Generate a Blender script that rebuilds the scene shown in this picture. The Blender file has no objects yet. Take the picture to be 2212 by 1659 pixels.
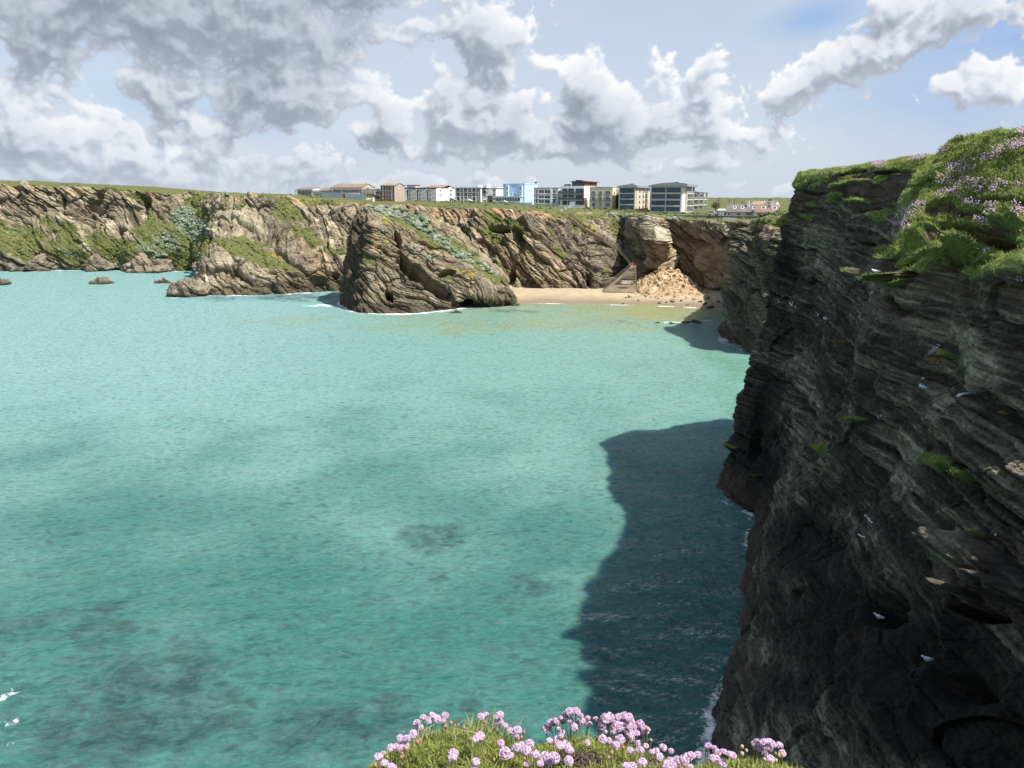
import bpy, math, random
import numpy as np
from mathutils import Vector, Matrix

random.seed(7)
RNG = np.random.RandomState(11)
scene = bpy.context.scene
col = scene.collection
PI = math.pi

# ------------------------------------------------------------------ camera
H = 40.0                       # eye height above the sea, metres
TH = math.radians(13.7)        # looking down
F = 1661.0                     # focal length in survey units (photo width 2212)
CT, ST = math.cos(TH), math.sin(TH)


def ray(u, v):
    a = (u - 1106.0) / F
    b = (829.5 - v) / F
    return np.array([a, CT + b * ST, -ST + b * CT])


def at(u, v, y):
    d = ray(u, v)
    return np.array([0, 0, H]) + d * (y / d[1])


def onz(u, v, z=0.0):
    d = ray(u, v)
    return np.array([0, 0, H]) + d * ((z - H) / d[2])


def proj(P):
    P = np.asarray(P, float)
    x, y, z = P[..., 0], P[..., 1], P[..., 2] - H
    dep = np.maximum(y * CT - z * ST, 0.1)
    up = y * ST + z * CT
    return 1106 + F * x / dep, 829.5 - F * up / dep


cam_d = bpy.data.cameras.new('camera')
cam = bpy.data.objects.new('camera', cam_d)
col.objects.link(cam)
cam.location = (0, 0, H)
cam.rotation_euler = (PI / 2 - TH, 0, 0)
cam_d.sensor_fit = 'HORIZONTAL'
cam_d.sensor_width = 36.0
cam_d.lens = 36.0 * F / 2212.0
cam_d.clip_start = 0.05
cam_d.clip_end = 20000
scene.camera = cam

# ------------------------------------------------------------------ noise
_perm = RNG.permutation(256).astype(np.int32)
_perm = np.concatenate([_perm, _perm, _perm])
_g = RNG.normal(size=(256, 3))
_g = (_g / np.linalg.norm(_g, axis=1)[:, None]).astype(np.float32)


def pn(p):
    """gradient noise, p (N,3) -> (N,), about -0.7..0.7"""
    p = np.asarray(p, np.float32)
    i = np.floor(p).astype(np.int32)
    f = p - i
    i &= 255
    w = f * f * f * (f * (f * 6 - 15) + 10)
    out = 0
    X0 = _perm[i[:, 0]]
    X1 = _perm[(i[:, 0] + 1) & 255]
    r = []
    for dx, X in ((0, X0), (1, X1)):
        for dy in (0, 1):
            Y = _perm[X + ((i[:, 1] + dy) & 255)]
            for dz in (0, 1):
                h = _perm[Y + ((i[:, 2] + dz) & 255)]
                g = _g[h]
                r.append(g[:, 0] * (f[:, 0] - dx) + g[:, 1] * (f[:, 1] - dy) + g[:, 2] * (f[:, 2] - dz))
    wx, wy, wz = w[:, 0], w[:, 1], w[:, 2]
    a = r[0] + (r[1] - r[0]) * wz
    b = r[2] + (r[3] - r[2]) * wz
    c = r[4] + (r[5] - r[4]) * wz
    d = r[6] + (r[7] - r[6]) * wz
    a = a + (b - a) * wy
    c = c + (d - c) * wy
    return a + (c - a) * wx


def fbm(p, sc=1.0, oct=4, gain=0.5, lac=2.03, seed=0.0):
    p = np.asarray(p, np.float32) * sc + seed
    a, s = 1.0, 0
    for k in range(oct):
        s = s + a * pn(p)
        p = p * lac + 17.3
        a *= gain
    return s


def hsh(*a):
    h = np.zeros(np.shape(a[0]), np.int64)
    for k, v in enumerate(a):
        h = h * 73 + np.asarray(v, np.int64) * (374761393 + k * 668265)
        h = (h ^ (h >> 13)) * 1274126177 & 0xffffffff
    h = h ^ (h >> 16)
    return (h & 0xffff) / 65535.0


def sstep(a, b, x):
    t = np.clip((x - a) / (b - a), 0, 1)
    return t * t * (3 - 2 * t)


# ------------------------------------------------------------------ objects
def tag(o, label=None, cat=None, group=None, kind=None):
    if label: o['label'] = label
    if cat: o['category'] = cat
    if group: o['group'] = group
    if kind: o['kind'] = kind
    return o


def link(name, data, mats=(), parent=None):
    o = bpy.data.objects.new(name, data)
    for m in (mats if isinstance(mats, (list, tuple)) else [mats]):
        data.materials.append(m)
    col.objects.link(o)
    if parent is not None: o.parent = parent
    return o


def empty(name, loc=(0, 0, 0), rz=0.0):
    o = bpy.data.objects.new(name, None)
    o.location = loc
    o.rotation_euler = (0, 0, rz)
    o.empty_display_size = 0.3
    col.objects.link(o)
    return o


def np_mesh(name, V, Q, smooth=True, matidx=None):
    """V (N,3), Q (M,k) with k = 3 or 4"""
    V = np.ascontiguousarray(V, np.float32)
    Q = np.ascontiguousarray(Q, np.int32)
    me = bpy.data.meshes.new(name)
    k = Q.shape[1]
    me.vertices.add(len(V))
    me.vertices.foreach_set('co', V.ravel())
    me.loops.add(Q.size)
    me.loops.foreach_set('vertex_index', Q.ravel())
    me.polygons.add(len(Q))
    me.polygons.foreach_set('loop_start', np.arange(0, Q.size, k, dtype=np.int32))
    me.polygons.foreach_set('use_smooth', np.full(len(Q), smooth))
    if matidx is not None:
        me.polygons.foreach_set('material_index', np.asarray(matidx, np.int32))
    me.update(calc_edges=True)
    me.validate()
    return me


def grid_quads(nu, nv):
    a = np.arange(nu * nv).reshape(nu, nv)
    return np.stack([a[:-1, :-1], a[1:, :-1], a[1:, 1:], a[:-1, 1:]], -1).reshape(-1, 4)


def attr(me, name, vals):
    vals = np.asarray(vals, np.float32)
    if vals.ndim == 1:
        at_ = me.attributes.new(name, 'FLOAT', 'POINT')
        at_.data.foreach_set('value', vals)
    else:
        at_ = me.attributes.new(name, 'FLOAT_COLOR', 'POINT')
        v = np.ones((len(vals), 4), np.float32)
        v[:, :vals.shape[1]] = vals
        at_.data.foreach_set('color', v.ravel())


class MB:
    """collects boxes, bars and polygons; build() links them as ONE mesh"""
    def __init__(s):
        s.v, s.f, s.m = [], [], []

    def poly(s, pts, m=0):
        n = len(s.v)
        s.v += [tuple(map(float, p)) for p in pts]
        s.f.append(tuple(range(n, n + len(pts))))
        s.m.append(m)

    def hexa(s, p, m=0):
        n = len(s.v)
        s.v += [tuple(map(float, q)) for q in p]
        for q in ((0, 3, 2, 1), (4, 5, 6, 7), (0, 1, 5, 4), (1, 2, 6, 5), (2, 3, 7, 6), (3, 0, 4, 7)):
            s.f.append(tuple(n + k for k in q))
            s.m.append(m)

    def box(s, x0, x1, y0, y1, z0, z1, m=0):
        s.hexa([(x0, y0, z0), (x1, y0, z0), (x1, y1, z0), (x0, y1, z0),
                (x0, y0, z1), (x1, y0, z1), (x1, y1, z1), (x0, y1, z1)], m)

    def prism(s, prof, x0, x1, m=0):
        """profile [(y,z)..] counter-clockwise, swept along x"""
        n = len(s.v)
        k = len(prof)
        s.v += [(x0, y, z) for y, z in prof] + [(x1, y, z) for y, z in prof]
        s.f.append(tuple(n + i for i in range(k))[::-1]); s.m.append(m)
        s.f.append(tuple(n + k + i for i in range(k))); s.m.append(m)
        for i in range(k):
            j = (i + 1) % k
            s.f.append((n + i, n + j, n + k + j, n + k + i)); s.m.append(m)

    def bar(s, a, b, r, m=0, n=5, r2=None):
        a, b = np.array(a, float), np.array(b, float)
        d = b - a
        d = d / max(np.linalg.norm(d), 1e-9)
        t = np.array([0, 0, 1.0]) if abs(d[2]) < .9 else np.array([1.0, 0, 0])
        x = np.cross(d, t); x /= np.linalg.norm(x)
        y = np.cross(d, x)
        r2 = r if r2 is None else r2
        k = len(s.v)
        for c, rr in ((a, r), (b, r2)):
            for i in range(n):
                an = 2 * PI * i / n
                s.v.append(tuple(c + rr * (math.cos(an) * x + math.sin(an) * y)))
        for i in range(n):
            j = (i + 1) % n
            s.f.append((k + i, k + j, k + n + j, k + n + i)); s.m.append(m)
        s.f.append(tuple(k + i for i in range(n))[::-1]); s.m.append(m)
        s.f.append(tuple(k + n + i for i in range(n))); s.m.append(m)

    def build(s, name, mats, parent=None, smooth=False):
        me = bpy.data.meshes.new(name)
        me.from_pydata(s.v, [], s.f)
        me.polygons.foreach_set('material_index', np.array(s.m, np.int32))
        if smooth: me.polygons.foreach_set('use_smooth', np.full(len(s.f), True))
        me.update()
        return link(name, me, mats, parent)


# ------------------------------------------------------------------ materials
def new_mat(name):
    m = bpy.data.materials.new(name)
    m.use_nodes = True
    nt = m.node_tree
    nt.nodes.clear()
    return m, nt


class NT:
    def __init__(s, nt): s.nt = nt

    def n(s, typ, ins=None, **kw):
        nd = s.nt.nodes.new(typ)
        for k, v in kw.items(): setattr(nd, k, v)
        for k, v in (ins or {}).items():
            if isinstance(v, bpy.types.NodeSocket): s.nt.links.new(v, nd.inputs[k])
            else: nd.inputs[k].default_value = v
        return nd

    def math(s, op, a, b=0.0, c=None, clamp=False):
        i = {0: a, 1: b}
        if c is not None: i[2] = c
        nd = s.n('ShaderNodeMath', i, operation=op)
        nd.use_clamp = clamp
        return nd.outputs[0]

    def mix(s, f, a, b, typ='MIX'):
        nd = s.n('ShaderNodeMix', data_type='RGBA', blend_type=typ)
        for k, v in ((0, f), (6, a), (7, b)):
            if isinstance(v, bpy.types.NodeSocket): s.nt.links.new(v, nd.inputs[k])
            else: nd.inputs[k].default_value = v if not isinstance(v, tuple) or len(v) == 4 else (*v, 1)
        return nd.outputs[2]

    def ramp(s, f, stops, interp='LINEAR'):
        nd = s.n('ShaderNodeValToRGB', {0: f})
        cr = nd.color_ramp
        cr.interpolation = interp
        while len(cr.elements) > 1: cr.elements.remove(cr.elements[-1])
        cr.elements[0].position = stops[0][0]
        for p, c in stops[1:]: cr.elements.new(p)
        for e, (p, c) in zip(cr.elements, stops):
            e.position = p
            e.color = (*c, 1) if len(c) == 3 else c
        return nd.outputs[0]

    def noise(s, vec, scale, detail=4, rough=.55, dist=0.0, out=0, **kw):
        nd = s.n('ShaderNodeTexNoise', {'Scale': scale, 'Detail': detail, 'Roughness': rough, 'Distortion': dist}, **kw)
        if vec is not None: s.nt.links.new(vec, nd.inputs['Vector'])
        return nd.outputs[out]

    def mapr(s, v, a, b, c=0.0, d=1.0, interp='LINEAR'):
        nd = s.n('ShaderNodeMapRange', {0: v, 1: a, 2: b, 3: c, 4: d}, interpolation_type=interp)
        return nd.outputs[0]

    def attr(s, name):
        return s.n('ShaderNodeAttribute', attribute_name=name)

    def geo(s):
        return s.n('ShaderNodeNewGeometry')

    def out(s, bsdf):
        o = s.n('ShaderNodeOutputMaterial')
        s.nt.links.new(bsdf, o.inputs[0])


def plain(name, c, rough=.7, var=.18, scale=1.2, metal=0.0, spec=.4, bump=0.0):
    """painted / natural surface with a little blotchy wear"""
    m, nt = new_mat(name)
    T = NT(nt)
    g = T.n('ShaderNodeTexCoord').outputs['Object']
    f = T.noise(g, scale, 5, .6)
    lo = tuple(x * (1 - var) for x in c)
    hi = tuple(min(x * (1 + var), .9) for x in c)
    cc = T.ramp(f, [(.3, lo), (.7, hi)])
    b = T.n('ShaderNodeBsdfPrincipled', {'Base Color': cc, 'Roughness': rough, 'Metallic': metal})
    b.inputs['Specular IOR Level'].default_value = spec
    if bump:
        bp = T.n('ShaderNodeBump', {'Height': T.noise(g, scale * 8, 4), 'Strength': bump, 'Distance': .05})
        nt.links.new(bp.outputs[0], b.inputs['Normal'])
    T.out(b.outputs[0])
    return m
# ------------------------------------------------------------------ rock
def basis(n):
    n = np.array(n, float); n /= np.linalg.norm(n)
    t = np.cross(n, [0, 0, 1.0]); t /= np.linalg.norm(t)      # strike
    d = np.cross(n, t)                                        # dip line
    return n, t, d


BED = basis((0.62, -0.36, 1.0))
BED_NEAR = basis((0.10, -0.10, 1.0))


def layers(P, bed, hs, warp=1.0, aspect=2.6, seed=0):
    """bedded, jointed blocks: offset along the surface normal and a colour tone per bed"""
    n, t, d = bed
    Pf = P.astype(np.float32)
    w1 = fbm(Pf, .035, 2, seed=seed + 3.1) * 5.0 * warp
    b0 = Pf @ n.astype(np.float32) + w1
    a0 = Pf @ t.astype(np.float32)
    c0 = Pf @ d.astype(np.float32)
    dis = np.zeros(len(P), np.float32)
    tone = np.zeros(len(P), np.float32)
    for k, h in enumerate(hs):
        ww = fbm(Pf, .55 / h, 3, seed=seed + 9.7 * k)
        b = b0 / h + ww * .30
        i = np.floor(b)
        f = b - i
        wa = fbm(Pf, .35 / h, 2, seed=seed + 31 + 7 * k)
        ja = (a0 / (h * aspect) + hsh(i, i * 0 + k) * 7 + wa * .55)
        jc = (c0 / (h * aspect * 1.5) + hsh(i, i * 0 + k + 50) * 7 + wa * .55)
        ia, ic = np.floor(ja), np.floor(jc)
        v = hsh(i, ia, ic) - .5
        fa, fc = ja - ia, jc - ic
        gr = np.exp(-(np.minimum(f, 1 - f) / .09) ** 2) * .35
        gr = gr + .18 * np.exp(-(np.minimum(fa, 1 - fa) / .05) ** 2) + .18 * np.exp(-(np.minimum(fc, 1 - fc) / .04) ** 2)
        # each bed tilts outward towards its lower edge: small ledges
        dis += h * (v * .8 + (.5 - f) * .25 - gr)
        tone += (hsh(i, i * 0 + k + 90) - .5) * (1.0 if k == 0 else .7) + v * .35
    return dis, np.clip(.5 + tone * .55, 0, 1)


def resample(cols, nu, seg, wfun=None, su=2.0, sv=1.0):
    """control columns [C][K] of points -> grid (nu, nv, 3)"""
    A = np.array(cols, float)
    C, K = A.shape[:2]
    step = np.linalg.norm(np.diff(A[:, :5], axis=0), axis=2).mean(1)
    if wfun is not None:
        mid = (A[1:, 2] + A[:-1, 2]) / 2
        step = step * np.array([wfun(p) for p in mid])
    s = np.concatenate([[0], np.cumsum(step)])
    u = np.linspace(0, s[-1], nu)
    G = np.empty((nu, K, 3))
    for k in range(K):
        for c in range(3): G[:, k, c] = np.interp(u, s, A[:, k, c])
    def smooth(X, r):
        r = int(r)
        if r < 1: return X
        ker = np.hanning(2 * r + 3)[1:-1]; ker /= ker.sum()
        Y = np.pad(X, ((r, r),) + ((0, 0),) * (X.ndim - 1), mode='edge')
        return sum(ker[i] * Y[i:i + len(X)] for i in range(2 * r + 1))
    G = smooth(G, su)
    t = [0.0]
    kk = []
    for j, n in enumerate(seg):
        kk += list(j + np.arange(n) / n)
    kk = np.array(kk + [K - 1.0])
    i = np.minimum(kk.astype(int), K - 2)
    f = (kk - i)[None, :, None]
    B = G[:, i] * (1 - f) + G[:, i + 1] * f
    B = smooth(B.transpose(1, 0, 2), sv).transpose(1, 0, 2)
    return B, kk


def grid_normals(B):
    du = np.gradient(B, axis=0)
    dv = np.gradient(B, axis=1)
    N = np.cross(du, dv)
    N /= np.maximum(np.linalg.norm(N, axis=2, keepdims=True), 1e-9)
    return N


_wc = {}


def blobs(P, UV, lst, kmask=None):
    """soft union of ellipsoidal patches, each centred on the surface point seen at (u,v).
    lst rows: (u, v, half width px, half height px, tilt deg [, strength])"""
    m = np.zeros(len(P), np.float32)
    dep = np.maximum(P[:, 1], 8.0)
    if _wc.get('P') is not P:
        fq = 14.0 / np.median(dep)
        _wc.update(P=P, u=UV[0] + fbm(P, .11, 4, .6, seed=51) * 14 + fbm(P, fq, 2, seed=5) * 7, v=UV[1] + fbm(P, .11, 4, .6, seed=87) * 9 + fbm(P, fq, 2, seed=25) * 5)
    wu, wv = _wc['u'], _wc['v']
    for r in lst:
        u, v, ru, rv, rot = r[:5]
        st = r[5] if len(r) > 5 else 1.0
        a = math.radians(rot)
        du, dv = wu - u, wv - v
        x = du * math.cos(a) + dv * math.sin(a)
        z = -du * math.sin(a) + dv * math.cos(a)
        q = 1 - np.sqrt((x / ru) ** 2 + (z / rv) ** 2)
        if kmask is not None: q = np.where(kmask, q, -1)
        m = np.maximum(m, (q * st).astype(np.float32))
    return m


def rock_mat(name, stops, grass, bed, soil=((.27, .17, .09), (.44, .31, .18)), nscale=1.0, wet_or_shade_c=(.055, .042, .03), bump=.5, bdist=.25, yelc=(.30, .25, .05), lich=False):
    m, nt = new_mat(name)
    T = NT(nt)
    pos = T.geo().outputs['Position']
    n, t, d = bed
    dots = [T.n('ShaderNodeVectorMath', {0: pos, 1: tuple(ax * s_)}, operation='DOT_PRODUCT').outputs['Value']
            for ax, s_ in ((t, .12 * nscale), (d, .16 * nscale), (n, 1.1 * nscale))]
    cv = T.n('ShaderNodeCombineXYZ', {0: dots[0], 1: dots[1], 2: dots[2]}).outputs[0]
    lay = T.noise(cv, 1.0, 6, .62, .5)
    fine = T.noise(pos, 1.7 * nscale, 6, .65)
    big = T.noise(pos, .07, 3, .5)
    tone = T.attr('tone').outputs['Fac']
    f = T.math('MULTIPLY_ADD', lay, .95, T.math('MULTIPLY_ADD', tone, .42, -.36))
    f = T.math('MULTIPLY_ADD', fine, .35, T.math('SUBTRACT', f, .12))
    f = T.math('MULTIPLY_ADD', big, .5, T.math('SUBTRACT', f, .25))
    rock = T.ramp(f, stops)
    mk = T.attr('mask')
    sp = T.n('ShaderNodeSeparateColor', {0: mk.outputs['Color']})
    gR, sG, oB, wA = sp.outputs[0], sp.outputs[1], sp.outputs[2], mk.outputs['Alpha']
    soilc = T.ramp(T.math('MULTIPLY_ADD', lay, .7, T.math('MULTIPLY', fine, .4)), [(.35, soil[0]), (.7, soil[1])])
    c = T.mix(T.math('MULTIPLY', oB, .85), rock, soilc)
    c = T.mix(T.math('MULTIPLY', wA, .8), c, T.mix(fine, tuple(x * .6 for x in wet_or_shade_c), tuple(x * 1.7 for x in wet_or_shade_c)))
    if lich: c = T.mix(T.mapr(T.noise(pos, .16, 6, .68), .46, .64, 0.0, .42), c, T.mix(fine, (.07, .078, .028), (.20, .19, .085)))
    gf = T.noise(pos, .9 * nscale, 5, .7)
    gc = T.ramp(gf, [(.3, grass[0]), (.5, grass[1]), (.72, grass[2])])
    gm = T.mapr(T.math('ADD', gR, T.math('MULTIPLY', T.math('SUBTRACT', fine, .5), .7)), .35, .6)
    c = T.mix(gm, c, gc)
    sf = T.noise(pos, .75 * nscale, 4, .6)
    sc_ = T.ramp(sf, [(.35, (.08, .10, .042)), (.52, (.145, .175, .115)), (.72, (.22, .25, .19))])
    sm = T.math('MULTIPLY', T.mapr(T.math('ADD', sG, T.math('MULTIPLY', T.math('SUBTRACT', sf, .5), 2.2)), .45, .65), T.mapr(sG, .02, .2))
    c = T.mix(sm, c, sc_)
    ye = T.attr('yel').outputs['Fac']
    ym = T.math('MULTIPLY', T.mapr(T.math('ADD', ye, T.math('MULTIPLY', T.math('SUBTRACT', gf, .5), 2.4)), .45, .85), T.mapr(ye, .02, .2))
    c = T.mix(T.math('MULTIPLY', ym, .8), c, yelc)
    b = T.n('ShaderNodeBsdfPrincipled', {'Base Color': c, 'Roughness': .9})
    b.inputs['Specular IOR Level'].default_value = .25
    hgt = T.math('ADD', T.math('MULTIPLY', lay, 1.0), T.math('MULTIPLY', fine, .5))
    bp = T.n('ShaderNodeBump', {'Height': hgt, 'Strength': bump, 'Distance': bdist})
    nt.links.new(bp.outputs[0], b.inputs['Normal'])
    T.out(b.outputs[0])
    return m


FAR_STOPS = [(.05, (.068, .060, .048)), (.26, (.145, .122, .088)), (.44, (.25, .21, .145)), (.60, (.37, .315, .22)), (.82, (.54, .49, .38))]
NEAR_STOPS = [(.10, (.013, .0115, .009)), (.36, (.048, .041, .030)), (.52, (.115, .100, .070)), (.68, (.26, .232, .162)), (.9, (.44, .41, .31))]
FAR_GRASS = ((.055, .075, .022), (.105, .115, .036), (.175, .158, .07))
NEAR_GRASS = ((.05, .08, .018), (.125, .165, .038), (.24, .245, .08))
M_FAR = rock_mat('far_cliff_rock', FAR_STOPS, FAR_GRASS, BED, lich=True)
M_NEAR = rock_mat('near_cliff_rock', NEAR_STOPS, NEAR_GRASS, BED_NEAR, nscale=2.6, soil=((.07, .05, .035), (.16, .12, .08)), bump=.7, bdist=.08, yelc=(.22, .13, .03))


# ================================================================== far cliffs
def ybl(u):
    """plan line the buildings stand on"""
    k = (u - 1106.0) / F * .985
    # x = 70 - .87 t, y = 392 + .5 t, x = k y
    t = (70 - k * 392) / (.87 + .5 * k)
    return 392 + .5 * t


def fcol(uf, vf, ut, vt, set_, bul=(0, 0, 0), us=None, base=None, vb=None, zf=0.0, mids=None, edge_grass=0):
    """foot pixel, top pixel, setback -> a column of eight points"""
    foot = onz(uf, vf, zf) if base is None else np.array(base, float)
    top = at(ut, vt, foot[1] + set_)
    under = foot + np.array([0, 1.0, -4 - zf])
    pts = [under, foot]
    if mids is None:
        for k, b in zip((.25, .5, .75), bul):
            p = foot * (1 - k) + top * k
            p = p + np.array([0, -b, 0])
            pts.append(p)
    else:
        for (u, v, s_) in mids: pts.append(at(u, v, foot[1] + s_))
    pts.append(top)
    yb = max(ybl(ut), top[1] + 12)
    b1 = at(ut, vb if vb else vt, yb)
    pts.append(b1)
    pts.append(np.array([b1[0] * 1.8, b1[1] + 500, max(b1[2] - 1.0, 39.4)]))
    return pts


FC = [
    fcol(-420, 592, -420, 388, 22, (0, 0, 0), vb=386),
    fcol(-140, 588, -140, 390, 22, (0, 0, 0), vb=387),
    fcol(-20, 586, -20, 396, 24, (2, -1, -2), vb=391),
    fcol(30, 585, 25, 397, 24, (4, 1, -1), vb=390.5),
    fcol(90, 584, 80, 399, 20, (6, 3, -3), vb=389.5),
    fcol(140, 583, 130, 400, 16, (7, 6, 1), vb=394),
    fcol(200, 583, 190, 402, 20, (6, -1, -5), vb=397),
    fcol(250, 583, 235, 401, 20, (5, 4, 2), vb=399),
    fcol(300, 585, 290, 408, 22, (6, 3, -4), vb=401),
    fcol(350, 585, 330, 413, 24, (7, 4, 0), vb=402),
    fcol(400, 584, 385, 416, 30, (9, 9, 2), vb=407),
    fcol(440, 583, 430, 420, 34, (9, 12, 8), vb=411),
    fcol(458, 590, 460, 421, 30, (5, 4, 3), vb=413),
    # headland
    fcol(424, 634, 478, 424, 62, vb=415, mids=((437, 560, 6), (470, 508, 22), (484, 460, 48))),
    fcol(470, 637, 515, 422, 64, vb=417, mids=((468, 565, 8), (498, 512, 22), (512, 462, 50))),
    fcol(540, 637, 570, 421, 62, vb=418, mids=((545, 588, 9), (560, 515, 30), (572, 462, 50))),
    fcol(620, 634, 640, 425, 56, vb=420, mids=((625, 588, 8), (635, 520, 28), (640, 470, 46))),
    fcol(700, 629, 700, 430, 46, vb=424, mids=((700, 585, 6), (700, 525, 24), (700, 475, 36))),
    fcol(745, 627, 750, 434, 40, vb=427, mids=((745, 580, 4), (750, 525, 18), (752, 472, 32))),
    fcol(800, 622, 800, 440, 34, vb=430),
    fcol(870, 618, 870, 443, 30, vb=432),
    fcol(960, 618, 955, 446, 24, vb=434),
    fcol(1060, 620, 1040, 449, 24, (1, 1, 2), vb=437, zf=1.5),
    fcol(1100, 621, 1090, 451, 26, (2, 0, 3), vb=440, zf=1.5),
    fcol(1125, 621, 1125, 454, 22, (-2, -3, 0), vb=441, zf=2),
    fcol(1170, 620, 1165, 454, 28, (3, 5, 4), vb=443, zf=2.5),
    fcol(1225, 620, 1210, 455, 32, (4, 6, 4), vb=446, zf=2.5),
    fcol(1280, 621, 1262, 457, 38, (5, 6, 3), vb=448, zf=2.5),
    fcol(1320, 618, 1310, 460, 44, (5, 5, 2), vb=450, zf=2.5),
    fcol(1345, 610, 1335, 462, 40, (2, 0, -3), vb=452, zf=3),
    fcol(1362, 606, 1358, 464, 22, (0, 0, -2), vb=454, zf=3),
    fcol(1378, 610, 1368, 466, 6, (1, 1, 2), vb=456, zf=3),
    fcol(1400, 614, 1395, 467, 3, (0, 2, 5), vb=457, zf=3),
    fcol(1432, 616, 1422, 468, 4, (-1, 2, 3), vb=459, zf=3),
    fcol(1462, 614, 1450, 471, 6, (-4, -6, -3), vb=460, zf=3),
    fcol(1508, 620, 1492, 474, 8, (-4, -5, -3), vb=461, zf=2.5),
    fcol(1552, 630, 1542, 477, 8, (-2, -2, -1), vb=462, zf=2.0),
    fcol(1590, 640, 1590, 479, 6, (-3, -4, -3), vb=464, zf=1.5),
    fcol(1622, 648, 1628, 481, 6, (-1, -1, -1), vb=466, zf=1.0),
]
# the dark headland in front of the beach's right end, and its hidden far side
def raw(pts): return [np.array(p, float) for p in pts]
FC += [
    raw([(88, 266, -4), (87, 265, 0), (88, 266, 8), (89, 268, 16), (90, 269, 24), at(1668, 474, 270), at(1690, 464, 330), (260, 800, 39.4)]),
    raw([(65, 231, -4), (64, 229, 0), at(1580, 655, 229), at(1594, 590, 230), at(1612, 530, 232), at(1628, 478, 235), at(1650, 463, 252), (330, 760, 39.4)]),
    raw([onz(1570, 738) + [0, 0, -4], onz(1570, 738), at(1576, 650, 218.5), at(1592, 585, 220), at(1614, 530, 221), at(1638, 476, 222), at(1672, 458, 240), (360, 730, 39.4)]),
    raw([(62.2, 206, -4), (62.2, 206, 0), (64, 207, 9), (66.5, 208.5, 17), (69, 210, 24), at(1662, 478, 212), at(1695, 459, 226), (400, 650, 39.4)]),
    raw([(64.5, 194, -4), (64.5, 194, 0), (66, 195, 9), (68, 196, 18), (70, 197, 26), (72, 198, 32.5), (85, 204, 35), (420, 560, 39.4)]),
    raw([(84, 188, -4), (84, 188, 0), (85, 188, 9), (86, 188, 18), (87, 188, 26), (88, 188, 34), (96, 190, 37), (430, 420, 39.4)]),
    raw([(96, 160, -4), (96, 160, 0), (97, 160, 9), (98, 160, 18), (99, 160, 26), (100, 160, 36), (110, 162, 40), (430, 300, 40)]),
]
SEG = [6, 66, 62, 62, 66, 40, 16]
B, kk = resample(FC, 1500, SEG, wfun=lambda p: 1.0 / max(p[1], 60) * (0.25 if p[0] < -320 or (p[1] < 206) else 1), su=5, sv=5)
N = grid_normals(B)
nu, nv = B.shape[:2]
Pb = B.reshape(-1, 3)
Nb = N.reshape(-1, 3)
K_ = np.tile(kk, nu)
if (Nb[K_ < 5] * (np.array([0, -1, 0.3]))).sum() < 0: Nb = -Nb
UV = proj(Pb)
face = (K_ > 0.5) & (K_ < 5.3)
flat = sstep(4.92, 5.25, K_)               # clifftop land
below = sstep(0.5, 1.3, K_)

PG = [  # green slopes
    (40, 515, 90, 50, 10, 1.4), (150, 545, 90, 34, 22, 1.4), (235, 535, 70, 46, 25, 1.3), (330, 500, 70, 52, 35, 1.4), (400, 520, 80, 62, 35, 1.5), (150, 500, 50, 30, 40, .9), (100, 480, 30, 26, 30, .8), (60, 560, 50, 14, 20, 1.1),
    (420, 470, 60, 50, 20, 1.5), (300, 550, 100, 34, 15, 1.4), (380, 552, 80, 34, 20, 1.4), (60, 548, 50, 26, 25), (520, 545, 100, 28, 22, 1.5), (580, 560, 85, 24, 24, 1.6), (290, 425, 60, 12, 10, .9), (250, 410, 60, 7, 5, 1.0),
    (545, 515, 66, 17, 15, 1.2), (610, 455, 30, 44, 20, 1.2), (640, 468, 34, 25, 30, 1.2), (670, 525, 76, 15, 24, 1.4), (720, 550, 56, 14, 24, 1.3), (520, 450, 20, 24, 0, .8),
    (690, 435, 60, 9, 6, 1.2), (560, 425, 80, 7, 0, 1.3), (440, 430, 40, 20, 20), (470, 420, 40, 8, 0), (800, 445, 50, 8, 5, .9),
    (1000, 500, 45, 14, 30), (1060, 475, 40, 22, 20, .9), (1075, 520, 60, 20, 30, 1.0), (1060, 575, 60, 26, 25, 1.1), (1140, 545, 40, 16, 20, 1.0), (1215, 545, 40, 18, 15, .95),
    (1120, 490, 45, 20, 25, .8), (1330, 500, 22, 30, -10, 1.3), (1345, 530, 14, 26, 0, 1.0), (1250, 480, 50, 14, 35, 1.2), (1210, 462, 60, 12, 12, 1.2), (1290, 470, 60, 10, 5, 1.2),
    (1330, 555, 18, 24, 0, .8), (1190, 500, 24, 12, 30, .8), (1660, 470, 40, 14, -10, 1.6), (1640, 540, 16, 40, 0, .7), (1300, 590, 14, 22, 0, .55),
]
PSIL = [(405, 480, 52, 40, 30, .95), (330, 545, 60, 26, 30, .75), (150, 550, 60, 20, 20, .5), (430, 500, 40, 40, 30, .8), (360, 520, 50, 30, 30, .7), (40, 500, 60, 20, 10, .35),
        (1400, 462, 75, 7, 4, 1.0), (1320, 466, 60, 6, 3, .7), (1455, 470, 30, 8, 5, .8), (1080, 505, 16, 9, 0, .7), (1120, 478, 14, 8, 0, .6), (500, 428, 50, 8, 0, .45)]
PYEL = [(590, 548, 22, 9, 15, .8), (1270, 490, 45, 9, 38, 1.0), (680, 430, 35, 8, 5, .7), (640, 425, 25, 6, 0, .5), (90, 545, 25, 9, 15, .7), (330, 545, 40, 14, 15, .5), (1180, 500, 25, 12, 20, .6),
        (1340, 560, 14, 14, 0, .6), (1230, 545, 30, 10, 0, .5), (40, 515, 50, 14, 5, .4), (480, 540, 30, 12, 15, .5)]
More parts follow.
